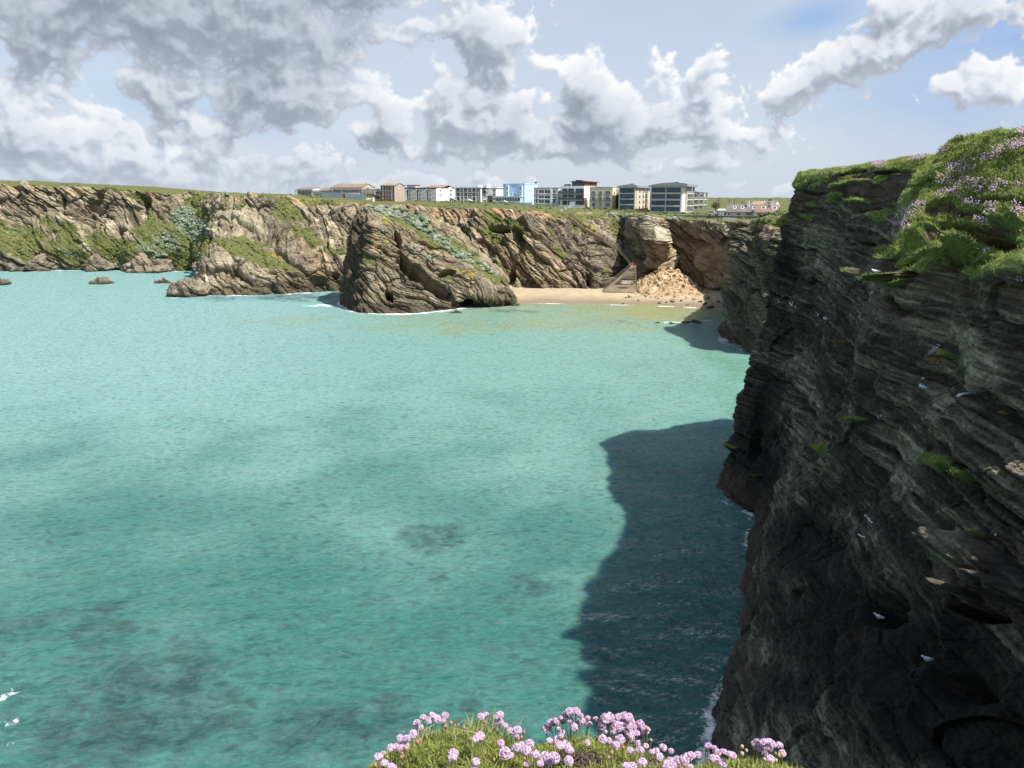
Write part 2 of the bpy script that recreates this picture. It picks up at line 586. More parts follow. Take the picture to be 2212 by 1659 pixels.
PSOIL = [(960, 458, 120, 20, 4, 1.5), (1130, 465, 100, 14, 3, 1.5), (1060, 462, 90, 20, 3, 1.2), (300, 425, 60, 12, 10, .8), (170, 415, 50, 12, 10, .8), (1500, 560, 130, 75, 10, 1.2), (1120, 580, 40, 40, 0, .6),
         (1420, 560, 40, 60, 0, .7), (700, 560, 80, 60, 30, .35), (1100, 540, 200, 70, 20, .35), (950, 560, 120, 60, 20, .4)]
PSCAR = [(1410, 490, 10, 36, -22, .9), (1428, 535, 17, 48, -28, 1.1), (1442, 570, 13, 18, -20, .9), (1522, 560, 13, 22, 0, .8), (1545, 492, 16, 8, -40, .6)]
PDARK = [(210, 470, 45, 60, 10, 1.0), (310, 470, 30, 45, 15, .8), (120, 450, 30, 50, 25, .6)]
g = blobs(Pb, UV, PG, face); s_ = blobs(Pb, UV, PSIL, face); ye = blobs(Pb, UV, PYEL, face)
so = blobs(Pb, UV, PSOIL, face); sc = blobs(Pb, UV, PSCAR, face)
nz = fbm(Pb, .09, 4, seed=4.2); n2 = fbm(Pb, .3, 3, seed=8)
slope = sstep(.42, .72, Nb[:, 2])
grass = np.clip(g * 1.25 + nz * .55 + n2 * .25, 0, 1) * sstep(0.0, .12, g)
edgez = sstep(4.86, 5.0, K_ + nz * .14)
grass = np.maximum(grass, edgez)
silver = np.clip(s_ * 1.3 + n2 * .3, 0, 1) * sstep(0, .1, s_)
yel = np.clip(ye * 1.3 + n2 * .4, 0, 1) * sstep(0, .1, ye)
soil = np.clip(so * 1.4 + nz * .4, 0, 1) * sstep(0, .15, so)
soil = np.maximum(soil, sstep(4.55, 4.85, K_ + nz * .3) * (1 - edgez) * sstep(.0, .25, nz + .15) * .8)
wet = sstep(4.2, 1.6, Pb[:, 2] + nz * 2.5) * (Pb[:, 1] < 345) + sstep(2.6, 1., Pb[:, 2] + nz * 2) * (Pb[:, 1] >= 345) * (Pb[:, 0] < -20)
dl, tone = layers(Pb, BED, (4.2, 1.5, .65), seed=0)
rg = 1 - np.abs(fbm(Pb * np.array([1, 1, .45]), .075, 4, seed=21)) * 2
rg2 = fbm(Pb * np.array([1, 1, .6]), .035, 3, seed=2)
rk = (1 - flat) * below
soft = np.clip(grass * 1.1, 0, 1)
amp = 1 - .75 * sstep(62, 74, Pb[:, 0]) * sstep(280, 292, Pb[:, 1]) * sstep(352, 340, Pb[:, 1])
dis = dl * 1.0 * (1 - .75 * soft) + rg * 2.4 * (1 - .5 * soft) * (.4 + .6 * amp) + rg2 * 5.0 * amp + n2 * .5 * soft + (1 - amp) * 1.2 * fbm(Pb, .25, 4, seed=91)
dis = dis * rk * (1 - .6 * edgez) * (1 - .5 * sstep(4.35, 4.75, K_ + nz * .2) * (Pb[:, 0] > -120))
caves = blobs(Pb, UV, [(1105, 598, 14, 34, 5), (690, 610, 20, 14, 0), (725, 600, 10, 12, 0), (505, 590, 10, 20, 20), (1275, 607, 10, 14, 0, .8), (1386, 540, 10, 40, 0, .5), (1405, 592, 22, 8, -20, .45), (1500, 520, 50, 20, 20, .25),
                        (1555, 640, 22, 18, 0, .9), (1590, 520, 8, 50, 0, .6), (260, 500, 16, 14, 0, .7), (210, 440, 22, 34, 20, .9), (300, 455, 18, 40, 20, .9), (130, 440, 16, 36, 35, .8), (790, 470, 22, 16, 20, .8), (1000, 520, 30, 18, 30, .7), (1085, 500, 34, 10, 15, .6), (1120, 515, 14, 22, 20, .6)], face)
dis = dis - 9.0 * sstep(0, .55, caves + nz * .15) + 4.0 * fbm(Pb * np.array([1, 1, .35]), .05, 2, seed=70) * rk * (Pb[:, 0] < -60)
ledge = blobs(Pb, UV, [(1425, 530, 22, 80, -24, .5), (1530, 565, 16, 60, 0, .6), (1300, 560, 40, 50, 0, .3)], face)
dis = dis + 5.0 * sstep(0, .6, ledge)
Pd = Pb + Nb * dis[:, None]
grn = flat * (fbm(Pb, .12, 3, seed=5) * .5)
Pd[:, 2] += grn
Pd[:, 2] = np.where((K_ < .9) & (Pb[:, 1] < 345), np.minimum(Pd[:, 2], -1.5), Pd[:, 2])
hump = 6.0 * np.exp(-(((UV[0] - 65) / 42) ** 2) - ((K_ - 6.0) / .5) ** 2) * (K_ > 5.2)
Pd[:, 2] += hump * .0
me = np_mesh('cliff', Pd, grid_quads(nu, nv), smooth=False)
scar = np.clip(sc * 1.4 + n2 * .3, 0, 1) * sstep(0, .1, sc)
attr(me, 'mask', np.stack([grass, silver, np.clip(soil - scar * .3, 0, 1), np.clip(wet, 0, 1)], 1))
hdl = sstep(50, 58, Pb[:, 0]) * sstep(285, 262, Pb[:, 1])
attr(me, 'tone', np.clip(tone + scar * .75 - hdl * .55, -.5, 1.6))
attr(me, 'yel', yel)
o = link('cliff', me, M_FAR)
tag(o, 'tan layered sea cliffs with green clifftop running around the bay', 'cliff', kind='structure')
FAR_P, FAR_UV, FAR_K = Pd, proj(Pd), K_
FAR_FOOT = np.array([c[1] for c in FC])
EDGE = np.array([c[5] for c in FC])


# ================================================================== sea stack
def scol(pts, back):
    pts = [np.array(p, float) for p in pts]
    foot = pts[0]
    return [foot + [0, .5, -4]] + pts + [np.array(back[0], float), np.array(back[1], float)]


def back(u, v, y, y2):
    a = at(u, v, y); b = a.copy(); b[1] = y2; b[2] = -3
    return a, b


SC = [
    scol([onz(772, 640), at(777, 590, 313), at(782, 530, 314), at(788, 480, 315), at(803, 446, 317)], back(812, 470, 322, 330)),
    scol([onz(752, 648), at(756, 590, 300), at(763, 520, 302), at(770, 478, 303), at(784, 446, 305)], back(822, 470, 325, 334)),
    scol([onz(741, 656), at(746, 600, 290), at(755, 520, 294), at(763, 474, 297), at(778, 449, 301)], back(832, 468, 326, 335)),
    scol([onz(760, 671), at(776, 610, 274.5), at(792, 540, 279), at(801, 492, 283), at(806, 452, 293)], back(842, 466, 326, 335)),
    scol([onz(778, 675), at(790, 610, 273.5), at(806, 540, 279), at(814, 488, 285), at(820, 445, 295)], back(852, 466, 324, 335)),
    scol([onz(800, 676), at(808, 610, 274), at(822, 540, 282), at(830, 484, 289), at(838, 440, 298)], back(866, 466, 322, 334)),
    scol([onz(870, 677), at(880, 620, 275), at(890, 560, 283), at(900, 506, 291), at(908, 458, 301)], back(925, 486, 322, 332)),
    scol([onz(940, 672), at(950, 628, 277), at(958, 586, 284), at(968, 546, 292), at(978, 497, 304)], back(992, 520, 320, 330)),
    scol([onz(1000, 663), at(1008, 635, 281), at(1014, 608, 288), at(1024, 582, 295), at(1034, 546, 305)], back(1045, 565, 318, 328)),
    scol([onz(1060, 661), at(1064, 644, 284), at(1070, 628, 290), at(1076, 612, 296), at(1082, 590, 303)], back(1088, 605, 312, 320)),
    scol([onz(1098, 656), at(1099, 649, 288), at(1100, 641, 291), at(1101, 634, 294), at(1102, 626, 298)], back(1103, 632, 304, 310)),
    scol([onz(1106, 650), at(1106, 646, 293), at(1106, 642, 295), at(1106, 638, 297), at(1106, 634, 299)], back(1106, 640, 303, 307)),
]
SEG = [5, 74, 74, 74, 74, 30, 14]
B, kk = resample(SC, 760, SEG, su=7, sv=6)
N = grid_normals(B)
nu, nv = B.shape[:2]
Pb, Nb, K_ = B.reshape(-1, 3), N.reshape(-1, 3), np.tile(kk, nu)
if (Nb[K_ < 5] * (np.array([0, -1, 0.3]))).sum() < 0: Nb = -Nb
UV = proj(Pb)
face = (K_ > .5) & (K_ < 5.3)
g = blobs(Pb, UV, [(905, 490, 90, 16, 38, 1.1), (1000, 550, 95, 22, 36, 1.2), (860, 470, 60, 24, 10, 1.1), (960, 600, 40, 16, 25, .6), (1050, 590, 55, 22, 30, 1.5), (835, 520, 16, 16, 0, .7), (795, 565, 22, 12, 30, .8), (930, 520, 60, 14, 38, .7)], face)
s_ = blobs(Pb, UV, [(840, 458, 60, 20, 12, 1.3), (900, 478, 60, 18, 36, 1.1), (950, 520, 60, 15, 36, 1.1), (1000, 555, 50, 15, 34, 1.2), (1055, 580, 34, 14, 32, 1.2), (830, 500, 26, 16, 10, .7), (890, 540, 50, 22, 30, .4), (925, 555, 30, 10, 20, .6)], face)
ye = blobs(Pb, UV, [(832, 482, 26, 14, 10, 1.0), (1000, 590, 44, 12, 28, .8), (1040, 575, 30, 8, 50, .6), (840, 520, 20, 12, 0, .7)], face)
nz = fbm(Pb, .09, 4, seed=4.2); n2 = fbm(Pb, .3, 3, seed=8)
grass = np.clip(g * 1.25 + nz * .55 + n2 * .3, 0, 1) * sstep(0, .12, g)
silver = np.clip(s_ * 1.3 + n2 * .4, 0, 1) * sstep(0, .1, s_)
yel = np.clip(ye * 1.3 + n2 * .4, 0, 1) * sstep(0, .1, ye)
wet = sstep(5.2, 2.2, Pb[:, 2] + nz * 2.5)
dl, tone = layers(Pb, BED, (3.4, 1.3, .6), seed=40)
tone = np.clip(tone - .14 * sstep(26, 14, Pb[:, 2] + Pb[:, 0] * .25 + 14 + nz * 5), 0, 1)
shade_face = blobs(Pb, UV, [(780, 500, 26, 50, -8, 1.3), (768, 580, 24, 70, -8, 1.3), (756, 640, 18, 40, -5, 1.2)], face)  # shade of the left face, painted in as darker rock
tone = tone - .5 * sstep(0, .4, shade_face + nz * .15)
rg = 1 - np.abs(fbm(Pb * np.array([1, 1, .45]), .085, 4, seed=61)) * 2
soft = np.clip(grass + silver, 0, 1)
rk = sstep(.5, 1.2, K_)
dis = (dl * .72 * (1 - .7 * soft) + rg * 1.8 * (1 - .5 * soft) + n2 * .8 * soft) * rk
cv = blobs(Pb, UV, [(905, 595, 46, 17, 28, 1.6), (940, 622, 44, 15, 32, 1.6), (880, 570, 30, 8, 20, .7), (1010, 653, 17, 11, 0, 1.4), (968, 590, 20, 9, -10, .8), (860, 520, 5, 24, -12, .7), (872, 555, 20, 6, 35, .7), (845, 640, 8, 16, -25, .7)], face)
dis = dis - 17 * sstep(.0, .30, cv + nz * .10)
Pd = Pb + Nb * dis[:, None]
me = np_mesh('sea_stack', Pd, grid_quads(nu, nv), smooth=False)
wet = np.maximum(wet, 1.0 * sstep(0, .3, shade_face + nz * .15))  # tidal wet band plus the painted shade of the left face
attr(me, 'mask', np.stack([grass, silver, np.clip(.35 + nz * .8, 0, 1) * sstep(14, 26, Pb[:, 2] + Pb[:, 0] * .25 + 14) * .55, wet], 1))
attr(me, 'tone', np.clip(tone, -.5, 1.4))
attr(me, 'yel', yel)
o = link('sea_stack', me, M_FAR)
tag(o, 'big rock stack with grassy ridge and dark sea cave standing off the beach', 'sea stack')
STACK_FOOT = np.array([c[1] for c in SC])
STACK_P, STACK_UV, STACK_K, STACK_S = Pd, proj(Pd), K_, silver
# ================================================================== near cliff
def nc(foot, mids, edge, slope, top, far):
    f = np.array(foot, float)
    return [f + [0, 0, -4], f] + [np.array(m, float) for m in mids] + [np.array(edge, float), np.array(slope, float), np.array(top, float), np.array(far, float)]


def nm(foot, mids, edge, sl, top, far):
    return nc(onz(*foot), [at(*m) for m in mids], at(*edge), at(*sl), at(*top), far)


NCOL = [
    nc((100, 150, 0), [(100, 150, 12), (101, 149, 25), (102, 148, 35)], (103, 147, 39), (107, 145, 40), (112, 143, 41), (300, 200, 45)),
    nc((62, 128, 0), [(63, 127, 12), (64, 126, 25), (65, 125, 35)], (66, 124, 42), (70, 122, 43), (76, 120, 44), (300, 150, 45)),
    nc((38, 118, 0), [(43, 118, 12), (46, 117, 25), (50, 116, 36)], (54, 116, 43.5), (58, 115, 44), (64, 114, 44), (300, 130, 45)),
    nm((1545, 1052), [(1592, 905, 105), (1626, 780, 107), (1690, 590, 108)], (1724, 384, 108.5), (1734, 375, 111), (1790, 370, 116), (300, 115, 45)),
    nm((1580, 1085), [(1640, 930, 101), (1680, 780, 103), (1740, 580, 104)], (1770, 384, 104.5), (1778, 371, 107), (1830, 366, 114), (300, 108, 45)),
    nm((1632, 1115), [(1690, 950, 95), (1740, 780, 96), (1792, 570, 96)], (1818, 378, 95.5), (1824, 366, 98), (1880, 361, 106), (300, 100, 45)),
    nm((1622, 1250), [(1715, 1060, 78), (1790, 860, 81), (1856, 600, 83)], (1915, 366, 84), (1922, 353, 86), (1980, 350, 96), (300, 95, 46)),
    nm((1612, 1380), [(1730, 1150, 66), (1830, 880, 70), (1920, 640, 72)], (1992, 372, 74), (2000, 342, 76), (2060, 345, 86), (300, 85, 46)),
    nm((1590, 1450), [(1745, 1200, 61), (1850, 930, 63), (1925, 690, 62)], (1962, 560, 61.5), (2004, 450, 64), (2030, 318, 69), (300, 80, 47)),
    nm((1566, 1515), [(1745, 1260, 56), (1850, 980, 57), (1905, 740, 56)], (1932, 556, 55), (1990, 430, 59), (2062, 298, 66), (300, 75, 47)),
    nm((1560, 1600), [(1740, 1340, 51), (1870, 1050, 52), (1960, 790, 51)], (2030, 580, 50), (2060, 440, 56), (2115, 279, 62), (300, 70, 47)),
    nm((1548, 1700), [(1760, 1400, 46), (1930, 1100, 47), (2040, 830, 46.5)], (2110, 600, 45.5), (2130, 440, 51), (2160, 275, 58), (300, 64, 47)),
    nm((1550, 1850), [(1800, 1500, 40.5), (1990, 1180, 41.5), (2130, 860, 41.5)], (2205, 575, 41), (2215, 430, 47), (2225, 272, 55), (300, 58, 47)),
    nc((15.5, 35, 0), [(19.5, 35.5, 12), (24.5, 36.5, 23), (28, 37, 31)], (30.5, 37, 37), (34, 41, 41.5), (39, 46, 45.2), (300, 50, 47)),
    nc((17, 28, 0), [(20.5, 28, 12), (25.5, 29, 23), (29, 29, 31)], (31, 28.5, 37.3), (35, 31, 40.5), (41, 34, 43.8), (300, 36, 46)),
    nc((16, 19, 0), [(19, 19, 12), (23, 19, 23), (25, 19, 31)], (26.5, 18.5, 37.6), (31, 19, 39), (38, 19, 40.5), (300, 15, 45)),
    nc((11, 11, 0), [(13, 10, 12), (15, 9, 23), (16, 8, 31)], (17, 7, 37.8), (21, 4, 38.6), (28, -2, 39.2), (280, -60, 44)),
    nc((5, 7, 0), [(5, 6, 12), (5.5, 4.5, 23), (5.5, 3, 31)], (5.6, 1.0, 37.9), (7, -3, 38.4), (10, -12, 38.8), (150, -160, 42)),
    nc((0, 6, 0), [(0, 5, 12), (0, 3.6, 23), (0, 2.2, 31)], (0, .7, 37.9), (0, -3, 38.3), (0, -12, 38.6), (0, -180, 42)),
    nc((-6, 4, 0), [(-6, 3, 12), (-5.5, 2, 23), (-5, 1, 31)], (-4.5, -.2, 37.6), (-5, -4, 38.2), (-8, -14, 38.4), (-120, -160, 41)),
    nc((-16, -6, 0), [(-15.5, -6, 12), (-15, -7, 23), (-14.5, -8, 31)], (-14, -9, 37), (-16, -13, 37.6), (-20, -22, 38), (-220, -120, 40)),
]
SEGN = [6, 150, 150, 120, 110, 70, 60, 14]
def wn(p):
    w = 1.0 / max(p[1], 22)
    if p[1] < 30: w *= .16
    if p[0] > 48: w *= .3
    return w
B, kk = resample(NCOL, 1250, SEGN, wfun=wn, su=7, sv=5)
N = grid_normals(B)
nu, nv = B.shape[:2]
Pb, Nb, K_ = B.reshape(-1, 3), N.reshape(-1, 3), np.tile(kk, nu)
if (Nb[K_ < 4] * (np.array([-1, 0, 0.3]))).sum() < 0: Nb = -Nb
UV = proj(Pb)
face = (K_ > .5) & (K_ < 5.6) & (Pb[:, 1] > 25)
nz = fbm(Pb, .22, 4, seed=14.2); n2 = fbm(Pb, .9, 3, seed=18); n3 = fbm(Pb, 2.6, 2, seed=5)
topk = sstep(4.86, 5.08, K_ + nz * .22 + n2 * .1)
# turf steps below the slope and tufts growing on ledges of the face
g = blobs(Pb, UV, [(2010, 530, 90, 26, -22, 1.3), (2100, 545, 60, 16, -5, 1.1), (1965, 605, 38, 17, -10, 1.5), (2080, 540, 52, 14, -12, 1.4), (2170, 500, 55, 12, -5, 1.4), (2185, 560, 36, 10, -12, 1.0), (2070, 1005, 52, 34, 15, .95), (2140, 1045, 24, 16, 0, 1.0),
                   (1895, 912, 26, 12, 10, .9), (1775, 965, 12, 22, 50, 1.0), (1585, 965, 30, 10, 0, .8), (2040, 770, 30, 12, 0, .8), (2150, 1170, 22, 10, 0, .9), (1770, 440, 18, 12, 0, .8), (1830, 430, 26, 10, -30, .8), (1890, 440, 24, 9, 0, .8), (1960, 445, 20, 12, 0, .7),
                   (1760, 470, 20, 16, 0, .7), (1865, 400, 70, 7, -8, .9), (1850, 425, 15, 7, 0, .8), (1925, 470, 26, 18, -35, 1.0), (1720, 480, 20, 30, 60, .6), (1680, 560, 24, 16, 30, .7), (2030, 445, 40, 20, -30, .7), (1650, 1030, 20, 8, 10, .5)], face)
grass = np.clip(g * 1.6 + nz * .5 + n2 * .35, 0, 1) * sstep(0, .1, g)
grass = np.maximum(grass, topk)
bare = blobs(Pb, UV, [(2032, 452, 46, 20, -12, 1.3), (2150, 434, 66, 9, 0, 1.2), (2120, 496, 80, 11, 2, 1.2), (2065, 520, 60, 10, -15, 1.1), (2175, 528, 50, 14, -4, 1.2), (1992, 572, 36, 9, -16, 1.1), (1996, 506, 26, 9, -30, .9), (2210, 440, 20, 8, 0, 1), (2090, 556, 50, 9, -8, 1.1), (2010, 395, 26, 7, -40, .8), (1955, 540, 14, 8, -30, .8), (2205, 480, 20, 8, 0, 1)], (K_ > .5) & (Pb[:, 1] > 25))
bare = np.maximum(bare, blobs(Pb, UV, [(2100, 462, 46, 9, 4, 1.2), (2050, 492, 34, 10, -10, 1.1), (1940, 566, 22, 8, -20, 1.1), (2150, 512, 40, 8, 0, 1.1), (2195, 545, 30, 9, 0, 1.1), (2130, 572, 40, 10, -6, 1.2), (2060, 575, 40, 12, -10, 1.2), (1980, 600, 34, 9, -12, 1.2), (1850, 378, 50, 5, -6, .9), (1940, 372, 40, 6, -8, .9)], (K_ > .5) & (Pb[:, 1] > 25)))
bare = sstep(.03, .34, bare + n2 * .28)
grass = grass * (1 - bare)
earth = blobs(Pb, UV, [(2000, 440, 60, 30, -30, 1.0), (2120, 470, 90, 20, 0, 1.2), (1920, 560, 60, 30, -30, .7), (1850, 400, 110, 26, -8, .8), (2050, 430, 50, 20, 0, .9)], face)
soil = np.clip(earth * 1.5 + nz * .4, 0, 1) * sstep(0, .1, earth) * (1 - grass)
soil = np.maximum(soil, bare * .9)
soil = np.maximum(soil, sstep(4.5, 4.9, K_ + nz * .3) * (1 - topk) * .6)
ora = blobs(Pb, UV, [(2010, 782, 30, 6, 10, 1.2), (2000, 842, 18, 5, 10, 1.0), (2200, 900, 14, 7, 0, 1.0), (1890, 1045, 12, 5, 20, .9), (2010, 1085, 8, 4, 0, .9), (1830, 740, 24, 6, 15, .7), (1740, 990, 10, 6, 0, .8), (1900, 1130, 40, 12, 40, .5), (1770, 1010, 8, 5, 0, 1.0)], face)
gu = blobs(Pb, UV, [(1730, 660, 40, 15, 20, .55), (1800, 690, 30, 12, 20, .8), (1700, 640, 12, 18, 0, .6), (2100, 855, 34, 8, -25, 1.1), (1990, 838, 6, 12, 0, 1.0), (1990, 820, 8, 5, 0, .9), (1700, 655, 24, 10, 0, .5), (1920, 1140, 50, 3, 40, .9), (1905, 1175, 50, 2.5, 40, .7), (1840, 1390, 30, 6, 60, .4)], face)
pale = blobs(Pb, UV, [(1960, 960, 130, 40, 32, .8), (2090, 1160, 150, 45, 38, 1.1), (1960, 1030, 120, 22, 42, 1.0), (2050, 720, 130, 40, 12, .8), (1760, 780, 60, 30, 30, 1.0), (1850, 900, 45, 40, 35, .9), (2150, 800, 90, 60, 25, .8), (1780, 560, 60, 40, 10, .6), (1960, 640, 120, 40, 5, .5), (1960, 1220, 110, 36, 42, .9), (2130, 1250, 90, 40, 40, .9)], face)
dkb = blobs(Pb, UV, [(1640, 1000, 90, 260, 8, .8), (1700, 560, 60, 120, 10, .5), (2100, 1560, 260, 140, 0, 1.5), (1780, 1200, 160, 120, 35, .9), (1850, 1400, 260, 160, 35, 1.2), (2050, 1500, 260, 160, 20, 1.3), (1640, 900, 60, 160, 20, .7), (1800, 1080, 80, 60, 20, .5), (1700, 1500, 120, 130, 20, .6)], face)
# bedding turns steeper to the bottom right
dl, tone = layers(Pb, BED_NEAR, (3.4, 1.1, .40, .17), warp=.7, aspect=3.6, seed=90)
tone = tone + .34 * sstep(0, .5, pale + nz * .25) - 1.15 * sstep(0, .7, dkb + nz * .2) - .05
rg = 1 - np.abs(fbm(Pb * np.array([1, 1, .5]), .13, 4, seed=71)) * 2
rg2 = fbm(Pb, .06, 3, seed=33)
below = sstep(.5, 1.3, K_)
rk = below * (1 - sstep(4.8, 5.2, K_))
smoothp = 1 - .55 * sstep(0, .5, pale)
edge_t = topk * (1 - sstep(5.0, 5.5, K_))
cush = np.abs(fbm(Pb, .75, 3, seed=44)) * -1.3 + .35
cush2 = np.abs(fbm(Pb, 2.2, 2, seed=45)) * -.5 + .12
tuft = grass * (1 - topk)
dmod = np.clip(.62 + fbm(Pb, .12, 3, seed=66) * .9, .15, 1.15)
dis = (dl * .50 * dmod * smoothp * (1 - .6 * tuft) + rg * 1.15 + rg2 * 2.2) * rk
dis = dis + (tuft * 1.0 + edge_t * (.25 + nz * .7)) * (Pb[:, 1] > 20)
slopek = sstep(4.95, 5.3, K_) * (1 - sstep(7.1, 7.6, K_)) * (Pb[:, 1] > 22)
dis = dis + (cush * .55 + cush2 * .8) * slopek + nz * .6 * slopek
cv = blobs(Pb, UV, [(2110, 1500, 90, 50, 10, .30), (1730, 880, 14, 40, 15, .8), (1600, 830, 16, 20, 0, .6), (1640, 960, 12, 40, 10, .7), (1780, 930, 10, 26, 0, .6), (1950, 1330, 60, 50, 0, .6), (2150, 1340, 60, 18, 15, .9), (1735, 770, 10, 14, 0, .7), (1950, 660, 16, 30, -20, .6), (2040, 500, 70, 10, -18, .8), (2130, 520, 70, 9, -10, .9), (2150, 470, 60, 7, -5, .7), (2020, 560, 60, 8, -10, .6)], (K_ > .5) & (Pb[:, 1] > 18))
dis = dis - 3.4 * sstep(0, .55, cv + n2 * .1) - .9 * bare
out_ = blobs(Pb, UV, [(2120, 1215, 130, 40, 35, .8), (1800, 1250, 60, 70, 0, .5), (2010, 530, 60, 12, -22, .8), (2090, 535, 46, 8, -10, .9), (1960, 600, 34, 10, -10, 1.0), (2180, 492, 50, 7, -5, .8)], face)
dis = dis + 1.5 * sstep(0, .5, out_) + 2.2 * sstep(0, .6, blobs(Pb, UV, [(2190, 1292, 80, 24, 22, 1.0), (2120, 1300, 40, 12, 30, .7)], (K_ > .5) & (Pb[:, 1] > 18)) + n2 * .2)
Pd = Pb + Nb * dis[:, None] + Nb * (n3 * .12 * rk + n3 * .05)[:, None]
Pd[:, 2] = np.where(K_ < .9, np.minimum(Pd[:, 2], -1.5), Pd[:, 2])
# keep the camera's own platform low and out of the picture
cam_zone = sstep(9, 5, np.hypot(Pb[:, 0], Pb[:, 1])) * (K_ > 4.6)
Pd = Pd * (1 - cam_zone[:, None]) + Pb * cam_zone[:, None]
wet = sstep(4.6, 1.4, Pb[:, 2] + nz * 3.0)
me = np_mesh('rock_headland', Pd, grid_quads(nu, nv), smooth=False)
guano = np.clip(gu * 1.6 + n3 * .9 + n2 * .4 - .35, 0, 1) * sstep(0, .1, gu)
attr(me, 'mask', np.stack([grass, np.zeros_like(grass), soil, wet * .9], 1))
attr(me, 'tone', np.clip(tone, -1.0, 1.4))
attr(me, 'yel', np.clip(ora * 1.4 + n2 * .5, 0, 1) * sstep(0, .1, ora) * .9)
attr(me, 'guano', guano)
# white droppings on the ledges
nt = M_NEAR.node_tree
T = NT(nt)
pb_ = [n for n in nt.nodes if n.type == 'BSDF_PRINCIPLED'][0]
src = pb_.inputs['Base Color'].links[0].from_socket
nt.links.new(T.mix(T.mapr(T.attr('guano').outputs['Fac'], .3, .6), src, (.55, .56, .55)), pb_.inputs['Base Color'])
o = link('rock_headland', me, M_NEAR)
tag(o, 'dark shaded slate cliff with grassy pink flowered top on the right', 'cliff', kind='structure')
NEAR_P, NEAR_N, NEAR_UV, NEAR_K, NEAR_G = Pd, grid_normals(Pd.reshape(nu, nv, 3)).reshape(-1, 3), proj(Pd), K_, grass
if (NEAR_N[K_ > 6][:, 2]).mean() < 0: NEAR_N = -NEAR_N
NEAR_FOOT = np.array([c[1] for c in NCOL])
# ================================================================== sea
def seg_dist(P, line):
    d = np.full(len(P), 1e9, np.float32)
    for a, b in zip(line[:-1], line[1:]):
        a, b = np.array(a[:2], float), np.array(b[:2], float)
        ab = b - a
        t = np.clip(((P[:, 0] - a[0]) * ab[0] + (P[:, 1] - a[1]) * ab[1]) / max(ab @ ab, 1e-6), 0, 1)
        d = np.minimum(d, np.hypot(P[:, 0] - a[0] - t * ab[0], P[:, 1] - a[1] - t * ab[1]))
    return d


ang = np.radians(np.linspace(64, .9, 640))
ys = H / np.tan(ang)
ys = np.concatenate([np.linspace(-60, ys[0] - 2, 30), ys, [4000, 9000]])
half = np.maximum(ys, 30) * .80 + 25
tt = np.linspace(-1, 1, 820)
# more columns inside the frame, a few far outside
tx = np.sign(tt) * (np.abs(tt) ** 1.0)
X = half[:, None] * tx[None]
X[:, 0] = np.minimum(X[:, 0], -1600); X[:, -1] = np.maximum(X[:, -1], 600)
X[-2:, 0] = -9000; X[-2:, -1] = 9000
Y = np.repeat(ys[:, None], X.shape[1], 1)
Pw = np.stack([X, Y, np.zeros_like(X)], -1).reshape(-1, 3)
x, y = Pw[:, 0], Pw[:, 1]
P2 = np.stack([x, y, x * 0], 1)
fade = sstep(260, 60, y)
wx = x + 3 * fbm(P2, .06, 2, seed=3); wy = y + 3 * fbm(P2, .06, 2, seed=9)
z = .05 * np.sin((wx * .18 + wy * .98) * .75) + .04 * np.sin((wx * -.35 + wy * .93) * 1.25 + 2)
z = z * fade + fbm(P2 * np.array([.55, 1, 1]), .55, 3, seed=6) * .16 * sstep(140, 40, y)
Pw[:, 2] = z * (y > 8)


nzq = fbm(P2, .09, 4, .6, seed=112); nzr = fbm(P2, .09, 4, .6, seed=113)


def wpatch(lst):
    m = np.zeros(len(Pw), np.float32)
    for (u, v, ru, rv, rot, st) in lst:
        c = onz(u, v)
        k = c[1] / F * 1.05
        ex = onz(u, v - rv)[1] - c[1]
        a = math.radians(rot)
        dx, dy = x - c[0], (y - c[1])
        X_ = dx / (ru * k); Y_ = dy / max(ex, .5)
        X_ = X_ + nzq * .8; Y_ = Y_ + nzr * .8
        xr = X_ * math.cos(a) - Y_ * math.sin(a); yr = X_ * math.sin(a) + Y_ * math.cos(a)
        m = np.maximum(m, (1 - np.sqrt(xr ** 2 + yr ** 2)) * st)
    return m


nzw = fbm(P2, .05, 4, seed=12); nzf = fbm(P2, .35, 4, seed=13); nzb = fbm(P2, .012, 3, seed=23)
reef = wpatch([(930, 1160, 110, 40, 18, 1.0), (620, 1260, 110, 55, 0, 1.0), (1120, 1270, 100, 40, -5, 1.0), (940, 1250, 40, 20, 0, .7), (1150, 1370, 60, 40, 0, .7), (230, 1365, 75, 40, 15, 1.6), (120, 1340, 200, 80, -8, 1.0),
               (380, 1430, 320, 90, -10, .9), (250, 1560, 420, 130, 0, 1.0), (700, 1560, 240, 90, 0, .75), (1000, 1590, 160, 70, 0, .7), (1110, 1150, 60, 20, -15, .8), (760, 1380, 120, 50, 0, .5), (1010, 1520, 40, 25, 0, .8), (1090, 1400, 90, 40, 0, .5),
               (640, 640, 150, 14, 0, .8), (480, 645, 120, 10, 0, .5), (1100, 672, 60, 6, 0, .8), (1340, 695, 120, 7, 0, .4), (1520, 687, 40, 6, 0, .9)])
reef = np.clip(sstep(.12, .75, reef + nzw * .9 + nzf * .30) * sstep(-.05, .3, reef), 0, 1)
beach_l = [onz(1092, 657), onz(1180, 655), onz(1300, 657), onz(1420, 660), onz(1500, 664), onz(1570, 668)]
db = seg_dist(Pw, beach_l)
sand = np.exp(-np.maximum(db, 0) / 22.0) * .9 + wpatch([(1400, 680, 240, 22, 0, .9), (1000, 700, 330, 24, 0, .55), (1250, 700, 260, 22, 0, .55), (640, 690, 160, 16, 0, .3)])
pale = sstep(-5, -90, x) * sstep(90, 190, y)  # sky reflection at far left, painted into the water body colour
sand = np.clip(sand + nzw * .25 * (sand > .05) + nzf * .08, 0, 1)
